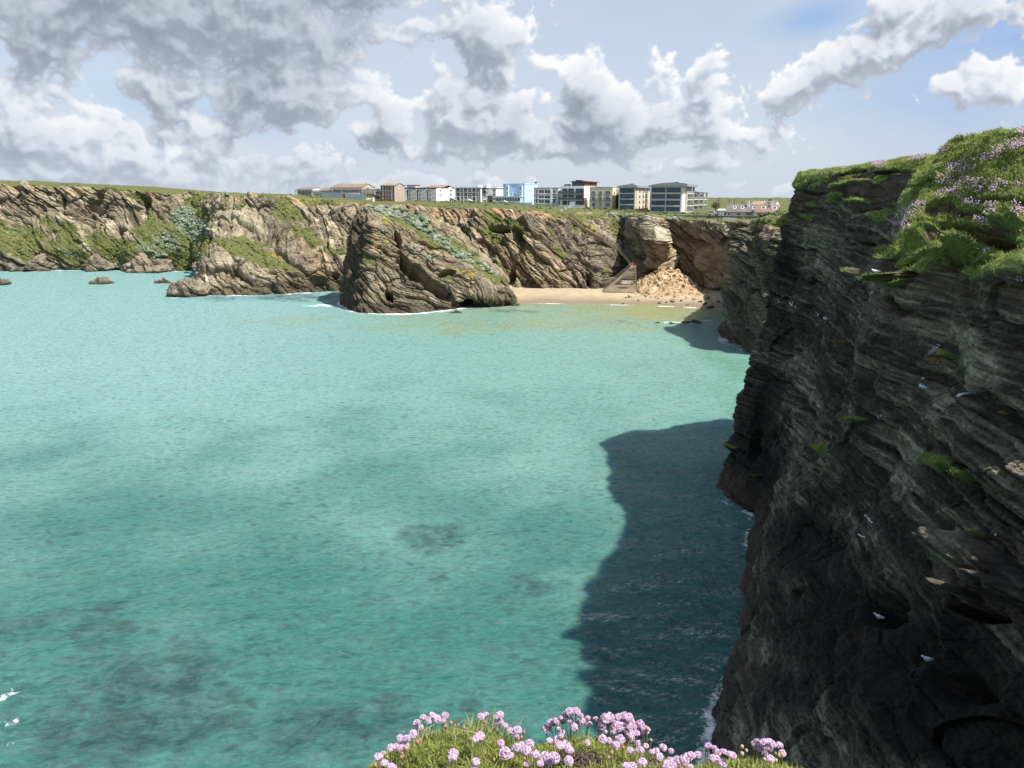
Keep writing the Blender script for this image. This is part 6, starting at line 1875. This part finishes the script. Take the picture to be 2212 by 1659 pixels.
def plant(u, v, kind):
    best = None
    hs = (.045 + .03 * rf.rand()) if kind == 'f' else (.035 + .03 * rf.rand())
    for y_ in np.linspace(1.45, 2.0, 40):
        q = at(u, v, y_)
        d = q[2] - float(nose(np.array(q[0]), np.array(y_)))
        if best is None or abs(d - hs) < best[0]: best = (abs(d - hs), y_, q, d)
    q = best[2]; hgt = max(best[3], .02) + .015
    lab = {'f': 'pink thrift flower ', 'b': 'closed brown thrift bud ', 'd': 'dry straw coloured thrift head '}[kind] + zone(u, v)
    rt = empty({'f': 'thrift_flower', 'b': 'thrift_bud', 'd': 'dry_thrift_head'}[kind], q - [0, 0, hgt])
    rt.empty_display_size = .01
    tag(rt, lab, {'f': 'flower', 'b': 'flower bud', 'd': 'flower head'}[kind], {'f': 'pink thrift flowers on the foreground turf', 'b': 'thrift buds on the foreground turf', 'd': 'dry thrift heads on the foreground turf'}[kind])
    bnd = rf.normal(size=2) * .012
    m = MB()
    for k in range(3):
        a, b = k / 3, (k + 1) / 3
        m.bar((bnd[0] * (1 - a) ** 2, bnd[1] * (1 - a) ** 2, hgt * a), (bnd[0] * (1 - b) ** 2, bnd[1] * (1 - b) ** 2, hgt * b), .0011, 0, 4)
    so = m.build('stem', [M_STEM], rt); attr(so.data, 'rnd', np.full(len(so.data.vertices), rf.rand()))
    if kind == 'f':
        h_ = bpy.data.objects.new('flower_head', HEADS[rf.randint(5)]); col.objects.link(h_); h_.parent = rt; h_.location = (0, 0, hgt)
        h_.rotation_euler = (rf.normal() * .3 - .1, rf.normal() * .3, rf.rand() * 6.3); s = .8 + .4 * rf.rand(); h_.scale = (s, s, s * (.75 + .4 * rf.rand()))
        c_ = bpy.data.objects.new('calyx', CAL); col.objects.link(c_); c_.parent = rt; c_.location = (0, 0, hgt)
    else:
        h_ = bpy.data.objects.new('bud' if kind == 'b' else 'dry_head', BUDM if kind == 'b' else DRYM); col.objects.link(h_); h_.parent = rt; h_.location = (0, 0, hgt)
        s = .85 + .4 * rf.rand(); h_.scale = (s * (1.0 if kind == 'b' else 1.25), s * (1.0 if kind == 'b' else 1.25), s)


for u, v in FL: plant(u, v, 'f')
for u, v in BD: plant(u, v, 'b')
for u, v in DR: plant(u, v, 'd')

# ================================================================== gulls and walkers
def on_cliff(u, v):
    d2 = (NEAR_UV[0] - u) ** 2 + (NEAR_UV[1] - v) ** 2
    near = np.where((d2 < 30) & (NEAR_K > .6) & (NEAR_P[:, 1] > 20))[0]
    if len(near) == 0: near = np.array([np.argmin(d2)])
    i = near[np.argmin(NEAR_P[near, 1])]
    return NEAR_P[i]


M_GULLW = plain('gull_white', (.74, .75, .76), .8, .04)
M_GULLG = plain('gull_grey', (.36, .38, .41), .8, .06)
M_BEAK = plain('gull_beak', (.62, .42, .10), .6, .05)


def gull(u, v, rz, lab):
    p = on_cliff(u, v)
    d = p - np.array([0, 0, H]); p = p - d / np.linalg.norm(d) * .3
    rt = empty('gull', p, rz); tag(rt, lab, 'gull', 'white gulls resting on the dark cliff')
    n1, n2 = 14, 12
    V = []
    for i in range(n1):
        t = i / (n1 - 1)
        x_ = -.30 + .58 * t
        rad = .115 * math.sin(PI * min(max(t * .92 + .04, 0), 1)) ** .7
        zc = .15 + .03 * t
        if t > .72: rad = .065 * math.sqrt(max(1 - ((t - .86) / .15) ** 2, .02)); zc = .24 + .12 * (t - .72)
        for k in range(n2): a = 2 * PI * k / n2; V.append((x_ * (1 if t < .72 else .9), rad * math.cos(a), zc + rad * math.sin(a)))
    Q = [(i * n2 + k, i * n2 + (k + 1) % n2, (i + 1) * n2 + (k + 1) % n2, (i + 1) * n2 + k) for i in range(n1 - 1) for k in range(n2)]
    link('body', np_mesh('body', np.array(V), np.array(Q)), M_GULLW, rt)
    for sy in (-1, 1):
        m = MB(); m.hexa([(-.38, sy * .06, .17), (-.05, sy * .125, .10), (.10, sy * .115, .13), (-.32, sy * .05, .20), (-.38, sy * .075, .19), (-.05, sy * .14, .13), (.10, sy * .125, .22), (-.30, sy * .06, .24)]); m.build('wing', [M_GULLG], rt)
        m = MB(); m.bar((.0, sy * .04, -.02), (.0, sy * .04, .10), .012); m.build('leg', [M_BEAK], rt)
    m = MB(); m.bar((.24, 0, .27), (.32, 0, .255), .016, 0, 6, .004); m.build('beak', [M_BEAK], rt)


gull(1897, 1333, 2.4, 'white gull on a dark ledge low on the shaded cliff')
gull(1991, 836, 2.0, 'white gull beside the crack high on the shaded cliff')
gull(1778, 692, 2.6, 'white gull among the bird droppings on the upper cliff')
gull(1887, 588, 2.2, 'white gull on the wall below the flowery turf')
gull(2000, 1425, 2.8, 'grey white gull in the darkest part of the cliff foot')


def walker(u, v, y, rz, lab, coat, legs, sit=False):
    p = at(u, v, y)
    rt = empty('person', p, rz); tag(rt, lab, 'person', None)
    me = bpy.data.meshes.new('body')
    bm = bmesh.new()
    J = {'pel': (0, 0, .92), 'ch': (0, .02, 1.3), 'nk': (0, .02, 1.48), 'hd': (0, .04, 1.64)}
    for s_, n_ in ((-1, 'l'), (1, 'r')):
        J.update({'hip' + n_: (s_ * .1, 0, .88), 'kn' + n_: (s_ * .11, .05 * s_, .48), 'an' + n_: (s_ * .12, .06 * s_ - .03, .08), 'to' + n_: (s_ * .13, .06 * s_ + .12, .04), 'sh' + n_: (s_ * .19, .02, 1.40), 'el' + n_: (s_ * .25, -.02, 1.13), 'wr' + n_: (s_ * .23, .10, .90), 'fi' + n_: (s_ * .22, .14, .80)})
    vs = {k: bm.verts.new(c_) for k, c_ in J.items()}
    for a, b_ in (('pel', 'ch'), ('ch', 'nk'), ('nk', 'hd')): bm.edges.new((vs[a], vs[b_]))
    for n_ in 'lr':
        for a, b_ in (('pel', 'hip' + n_), ('hip' + n_, 'kn' + n_), ('kn' + n_, 'an' + n_), ('an' + n_, 'to' + n_), ('ch', 'sh' + n_), ('sh' + n_, 'el' + n_), ('el' + n_, 'wr' + n_), ('wr' + n_, 'fi' + n_)): bm.edges.new((vs[a], vs[b_]))
    bm.verts.index_update(); names = list(J)
    bm.to_mesh(me); bm.free()
    o = link('body', me, [coat], rt)
    md = o.modifiers.new('skin', 'SKIN')
    rad = {'pel': .15, 'ch': .17, 'nk': .065, 'hd': .105, 'hip': .1, 'kn': .065, 'an': .05, 'to': .045, 'sh': .075, 'el': .055, 'wr': .04, 'fi': .04}
    for i, k in enumerate(names):
        q = rad.get(k, rad.get(k[:-1], .06)); me.skin_vertices[0].data[i].radius = (q, q)
    me.skin_vertices[0].data[0].use_root = True
    sd_ = o.modifiers.new('sub', 'SUBSURF'); sd_.levels = 1; sd_.render_levels = 1
    m = MB()
    for s_ in (-1, 1): m.bar((s_ * .1, 0, .9), (s_ * .11, .05 * s_, .48), .115, 0, 8, .085); m.bar((s_ * .11, .05 * s_, .5), (s_ * .12, .06 * s_ - .03, .08), .085, 0, 8, .065)
    m.build('trousers', [legs], rt)
    V, Fc = HEAD[0]
    me2 = np_mesh('hair', V * [.115, .12, .10] + [0, .01, 1.71], Fc); link('hair', me2, M_WOODP, rt)


walker(1184.5, 454, 372, .6, 'person in a yellowish coat standing on the turf near the cliff edge', plain('yellow_coat', (.42, .34, .16), .9), M_BROWN)
walker(1188.5, 454, 371, -.4, 'person in dark clothes standing beside the person in yellow', plain('navy_coat', (.03, .05, .10), .9), M_DARK)
# ================================================================== light and sky
SUN_AZ = np.array([.87, -.5]); SUN_EL = math.radians(57)
sd = Vector((SUN_AZ[0] * math.cos(SUN_EL), SUN_AZ[1] * math.cos(SUN_EL), math.sin(SUN_EL)))
sun = bpy.data.lights.new('sun', 'SUN')
sun.energy = 4.2
sun.angle = math.radians(.8)
sun.color = (1.0, .965, .90)
so_ = bpy.data.objects.new('sun', sun)
so_.rotation_euler = sd.to_track_quat('Z', 'Y').to_euler()
so_.location = (60, -40, 120)
col.objects.link(so_)

w = bpy.data.worlds.new('World')
scene.world = w
w.use_nodes = True
nt = w.node_tree
nt.nodes.clear()
T = NT(nt)
sky = T.n('ShaderNodeTexSky', sky_type='NISHITA')
sky.sun_disc = False
sky.sun_elevation = SUN_EL
sky.sun_rotation = math.atan2(SUN_AZ[0], SUN_AZ[1])
sky.altitude = 40
sky.air_density = 1.0
sky.dust_density = 1.0
sky.ozone_density = 1.5
gen = T.n('ShaderNodeTexCoord').outputs['Generated']
xyz = T.n('ShaderNodeSeparateXYZ', {0: gen})
az = T.math('ARCTAN2', xyz.outputs[0], xyz.outputs[1])
el = T.math('ARCSINE', xyz.outputs[2])
P2D = T.n('ShaderNodeCombineXYZ', {0: az, 1: el, 2: 0.0}).outputs[0]

# cumulus: direction of the middle, half sizes, tilt, thickness, greyness
CL = [
    (400, 30, 420, 105, 3, 1.3, 1.0), (610, 70, 190, 85, 0, 1.15, 1.0), (230, 20, 200, 80, 0, 1.0, 1.0), (520, -120, 500, 160, 0, 1.1, 1.0), (40, 80, 120, 70, 0, 0.75, 0.75),
    (350, 205, 95, 62, 0, 0.8, 0.45), (610, 205, 150, 70, 8, 1.15, 0.75), (740, 195, 110, 50, 10, 0.8, 0.75), (800, 215, 80, 22, 5, 0.5, 0.6), (30, 300, 150, 100, 0, 0.85, 0.25),
    (150, 300, 110, 85, 0, 0.9, 0.25), (290, 340, 150, 75, 0, 0.9, 0.25), (460, 330, 70, 75, 0, 0.9, 0.25), (400, 380, 260, 60, 0, 0.85, 0.25), (560, 375, 110, 55, 0, 0.8, 0.25),
    (690, 392, 110, 45, 0, 0.65, 0.25), (100, 390, 260, 60, 0, 0.8, 0.25), (-150, 330, 200, 120, 0, 0.8, 0.25), (1060, 95, 110, 65, 0, 0.95, 0.45), (1100, 150, 100, 38, 0, 0.8, 0.45),
    (975, 95, 45, 36, 0, 0.5, 0.6), (850, 265, 85, 65, 0, 0.9, 0.45), (980, 255, 105, 80, 0, 1.15, 0.45), (1090, 270, 120, 75, 0, 1.15, 0.45), (1270, 205, 55, 75, 0, 0.85, 0.45),
    (1310, 260, 100, 75, 0, 1.15, 0.45), (1425, 185, 50, 60, 0, 0.75, 0.45), (1410, 265, 135, 62, 0, 1.15, 0.45), (1530, 215, 60, 55, 0, 0.7, 0.45), (1545, 145, 32, 30, 0, 0.6, 0.6),
    (1240, 320, 110, 42, 0, 0.9, 0.45), (980, 320, 150, 36, 0, 0.8, 0.35), (1630, 320, 70, 36, 0, 0.6, 0.45), (1500, 358, 80, 30, 0, 0.7, 0.6), (1395, 350, 48, 34, 0, 0.7, 0.6),
    (1520, 290, 60, 40, 0, 0.6, 0.45), (1330, 290, 160, 60, 0, 0.8, 0.45), (1720, 190, 85, 36, 12, 0.85, 0.15), (1810, 150, 110, 48, 20, 1.0, 0.15), (1920, 105, 120, 55, 22, 1.0, 0.15),
    (2030, 55, 110, 62, 20, 1.0, 0.15), (2110, 20, 70, 60, 10, 0.7, 0.15), (1950, 20, 60, 50, 20, 0.7, 0.15), (2075, 195, 70, 34, 18, 0.75, 0.15), (2200, 205, 50, 28, 10, 0.7, 0.15),
    (1590, 400, 34, 17, 0, 0.55, 0.6), (1690, 408, 34, 12, 0, 0.5, 0.15), (895, 385, 60, 34, 0, 0.75, 0.35),
    (1012, 372, 36, 24, 0, 0.6, 0.35), (1060, 400, 60, 20, 0, 0.5, 0.35), (800, 400, 60, 26, 0, 0.5, 0.6), (2500, -200, 300, 130, 10, 0.9, 0.15), (1500, -350, 500, 120, 0, 0.8, 0.45),
    (-400, -100, 300, 200, 0, 1.0, 0.75), (900, -500, 700, 150, 0, 0.9, 0.45), (2700, 250, 300, 100, 0, 0.8, 0.15),
]


def azel(u, v):
    d = ray(u, v)
    return math.atan2(d[0], d[1]), math.asin(d[2] / np.linalg.norm(d))


def pn2(X, Y, sd):
    """2-D gradient noise"""
    i, j = np.floor(X).astype(np.int32), np.floor(Y).astype(np.int32)
    f, g_ = (X - i).astype(np.float32), (Y - j).astype(np.float32)
    u_ = f * f * f * (f * (f * 6 - 15) + 10); v_ = g_ * g_ * g_ * (g_ * (g_ * 6 - 15) + 10)
    def c(di, dj):
        h_ = _perm[_perm[(i + di + sd) & 255] + ((j + dj + 3 * sd) & 255)]
        a_ = h_ * (2 * PI / 256)
        return np.cos(a_) * (f - di) + np.sin(a_) * (g_ - dj)
    p_ = c(0, 0); p_ = p_ + (c(1, 0) - p_) * u_
    q_ = c(0, 1); q_ = q_ + (c(1, 1) - q_) * u_
    return p_ + (q_ - p_) * v_


def fb2(X, Y, s_, n_, g_=.5, sd=0, bil=False):
    t_, a_ = 0, 1.0
    for k in range(n_):
        q_ = pn2(X * s_, Y * s_, sd + 11 * k)
        t_ = t_ + a_ * (np.abs(q_) if bil else q_)
        s_ *= 2.07; a_ *= g_
    return t_


# density of the cumulus over the part of the sky above the bay, worked out on a grid of directions
WA, E0, E1 = .82, -.03, .62
NX, NY = 2000, 800
AX, EY = np.meshgrid(np.linspace(-WA, WA, NX), np.linspace(E0, E1, NY))
wx_ = AX + .020 * fb2(AX, EY, 9, 3, sd=5); wy_ = EY + .014 * fb2(AX, EY, 9, 3, sd=45)
cov = np.full(AX.shape, -1.0, np.float32); dk = np.zeros_like(cov)
for (u, v, ru, rv, rot, st, dd) in CL:
    a_, e_ = azel(u, v)
    c_, s_ = math.cos(math.radians(rot)), math.sin(math.radians(rot))
    dx, dy = wx_ - a_, wy_ - e_
    px_, py_ = (dx * c_ + dy * s_) / (ru / F * 1.15), (-dx * s_ + dy * c_) / (rv / F * 1.2)
    py_ = np.where(py_ < 0, py_ * 1.15, py_)                 # flatter bases
    q = (1 - np.sqrt(px_ ** 2 + py_ ** 2)) * st
    h_ = np.clip(.5 + .5 * (q - cov) / .16, 0, 1)
    cov = cov * (1 - h_) + q * h_ + .16 * h_ * (1 - h_) * .5
    dk = np.maximum(dk, np.clip(q * 2, 0, 1) * dd)
nf = fb2(AX, EY * 1.25, 14, 7, .56, sd=3)
nb_ = fb2(wx_, wy_ * 1.2, 22, 6, .55, sd=70, bil=True)
Dn = cov + nf * .48 + (.36 - nb_) * .66 - .05
den = np.maximum(Dn, 0)
px = NX / (2 * WA)


def shift(A_, da, de):
    """value of A_ seen from each direction towards (+da, +de)"""
    i_, j_ = int(round(da * px)), int(round(de * (NY / (E1 - E0))))
    B_ = np.roll(A_, (-j_, -i_), (0, 1))
    if j_ > 0: B_[-j_:] = A_[-1:]
    return B_


tau = 0
for k in range(1, 13):
    l_ = .0042 * k ** 1.25
    tau = tau + np.minimum(shift(den, .45 * l_, .9 * l_), .55) * (.9 + .16 * k)
T_ = np.exp(-tau * .30)
rim = np.exp(-den * 3.0)
Ds = .5 * Dn + .25 * (np.roll(Dn, 2, 0) + np.roll(Dn, 2, 1))
rel = np.clip((Ds - shift(Ds, .004, .009)) * 1.7 + (Ds - shift(Ds, .010, .024)) * 1.3 + (Ds - shift(Ds, .015, .05)) * .45, -.6, .8)
soft_ = fb2(AX, EY * 1.8, 7, 4, .5, sd=33)
fine_ = fb2(wx_ * 1.0, wy_ * 1.25, 34, 4, .55, sd=140)
relf = np.clip((Ds - shift(Ds, .003, .007)) * 2.6 + (Ds - shift(Ds, .007, .015)) * 1.5, -.6, .8)
thk = 1 - np.exp(-den * 2.4)
lum = .80 - thk * (.30 + .17 * dk) + .15 * relf + .25 * rel * (1 - .5 * dk) + .12 * T_ - .08 + .05 * fine_ + soft_ * .18
lum = np.clip(lum, 0, 1.05)
st_ = np.array([0, .25, .5, .75, 1.0])
colr = np.stack([np.interp(lum, st_, [.24, .36, .53, .76, .98]), np.interp(lum, st_, [.275, .405, .58, .795, .99]), np.interp(lum, st_, [.33, .485, .67, .86, 1.0])], -1)
wid = .18 + .30 * np.clip(dk, 0, 1)
alp = sstep(0, wid, Dn)
# distant cloud sinks into the pale air above the horizon
hz = sstep(.075, .0, EY)[..., None] * .45
colr = colr * (1 - hz) + np.array([.60, .67, .78]) * hz
bd = np.minimum(np.minimum(AX + WA, WA - AX), E1 - EY)
alp = alp * sstep(0, .05, bd)
im = bpy.data.images.new('cloud_field', NX, NY, alpha=True, float_buffer=True)
im.colorspace_settings.name = 'Non-Color'
im.alpha_mode = 'CHANNEL_PACKED'
im.pixels.foreach_set(np.concatenate([colr, alp[..., None]], -1).astype(np.float32).ravel())
im.pack()
uvn = T.n('ShaderNodeCombineXYZ', {0: T.mapr(az, -WA, WA), 1: T.mapr(el, E0, E1), 2: 0.0}).outputs[0]
ti = T.n('ShaderNodeTexImage', {0: uvn}, image=im, interpolation='Cubic', extension='CLIP')
inwin = T.math('MULTIPLY', T.math('LESS_THAN', T.math('ABSOLUTE', az), WA), T.math('LESS_THAN', el, E1))
# a broken layer over the rest of the dome
dn = T.noise(gen, 3.2, 7, .58, .3)
oc = T.math('MULTIPLY', T.mapr(dn, .57, .67, interp='SMOOTHSTEP'), T.mapr(T.math('MAXIMUM', T.math('SUBTRACT', T.math('ABSOLUTE', az), WA), T.math('SUBTRACT', el, E1)), -.02, .12))
ocol = T.ramp(dn, [(.5, (.80, .82, .86)), (.62, (.50, .55, .63)), (.8, (.30, .35, .42))])
ccol = T.mix(inwin, ocol, ti.outputs[0])
cover = T.math('MAXIMUM', T.math('MULTIPLY', inwin, ti.outputs[1]), oc)
# thin high veil, torn open to blue on the right and here and there on the left
vn = T.noise(T.n('ShaderNodeMapping', {0: P2D, 2: (0, 0, math.radians(-14)), 3: (1, 2.6, 1)}).outputs[0], 3.2, 6, .55, .4)
gap = None
for (u, v, ru, rv, rot, st) in [(2230, 110, 440, 220, 12, 1.6), (1760, 40, 130, 45, 8, .8), (380, 235, 190, 50, -10, 1.0), (560, 280, 170, 50, -10, .8), (750, 330, 160, 60, 0, .7), (900, 350, 160, 60, 0, .5), (1780, 220, 160, 60, 10, .35), (2050, 330, 300, 100, 0, .45)]:
    a_, e_ = azel(u, v)
    mpn = T.n('ShaderNodeMapping', {0: P2D, 1: (a_, e_, 0), 2: (0, 0, math.radians(rot)), 3: (ru / F, rv / F, 1)}, vector_type='TEXTURE').outputs[0]
    q = T.math('MULTIPLY_ADD', T.n('ShaderNodeVectorMath', {0: mpn}, operation='LENGTH').outputs['Value'], -st, st)
    gap = q if gap is None else T.math('MAXIMUM', gap, q)
gap = T.math('MAXIMUM', T.math('MULTIPLY', gap, T.mapr(vn, .30, .62, .15, 1.25)), 0.0)
veil = T.mapr(T.math('SUBTRACT', T.math('MULTIPLY_ADD', vn, .9, .42), T.math('MULTIPLY', gap, 1.25)), .15, 1.0, 0.0, .92)
hor = T.mapr(el, .0, .22, .95, .10)
veil = T.math('MULTIPLY', veil, T.mapr(el, .36, .75, 1.0, .12))
veil = T.math('MAXIMUM', veil, hor)
EX = .8                                     # exposure the picture is taken at
K = 1.0 / (.09 * 2 ** EX)
up = T.mapr(el, -.02, .02)
blue = T.mix(T.math('MULTIPLY', gap, .85), sky.outputs[0], tuple(c_ * K for c_ in (.19, .39, .80)))
base = T.mix(veil, blue, tuple(c_ * K for c_ in (.64, .70, .82)))
cloud = T.n('ShaderNodeVectorMath', {0: ccol, 1: (K, K, K)}, operation='MULTIPLY').outputs[0]
final = T.mix(T.math('MULTIPLY', cover, up), base, cloud)
bg1 = T.n('ShaderNodeBackground', {0: final, 1: .09})
o = T.n('ShaderNodeOutputWorld')
nt.links.new(bg1.outputs[0], o.inputs[0])
w.cycles.sampling_method = 'MANUAL'
w.cycles.sample_map_resolution = 1024

scene.view_settings.view_transform = 'Standard'
scene.view_settings.look = 'None'
scene.view_settings.exposure = EX
scene.view_settings.gamma = 1.0
scene.view_settings.use_curve_mapping = False
scene.cycles.use_denoising = True
scene.cycles.max_bounces = 6
scene.cycles.diffuse_bounces = 3
scene.cycles.glossy_bounces = 3
scene.cycles.transmission_bounces = 3
scene.cycles.caustics_reflective = False
scene.cycles.caustics_refractive = False
scene.cycles.sample_clamp_indirect = 6
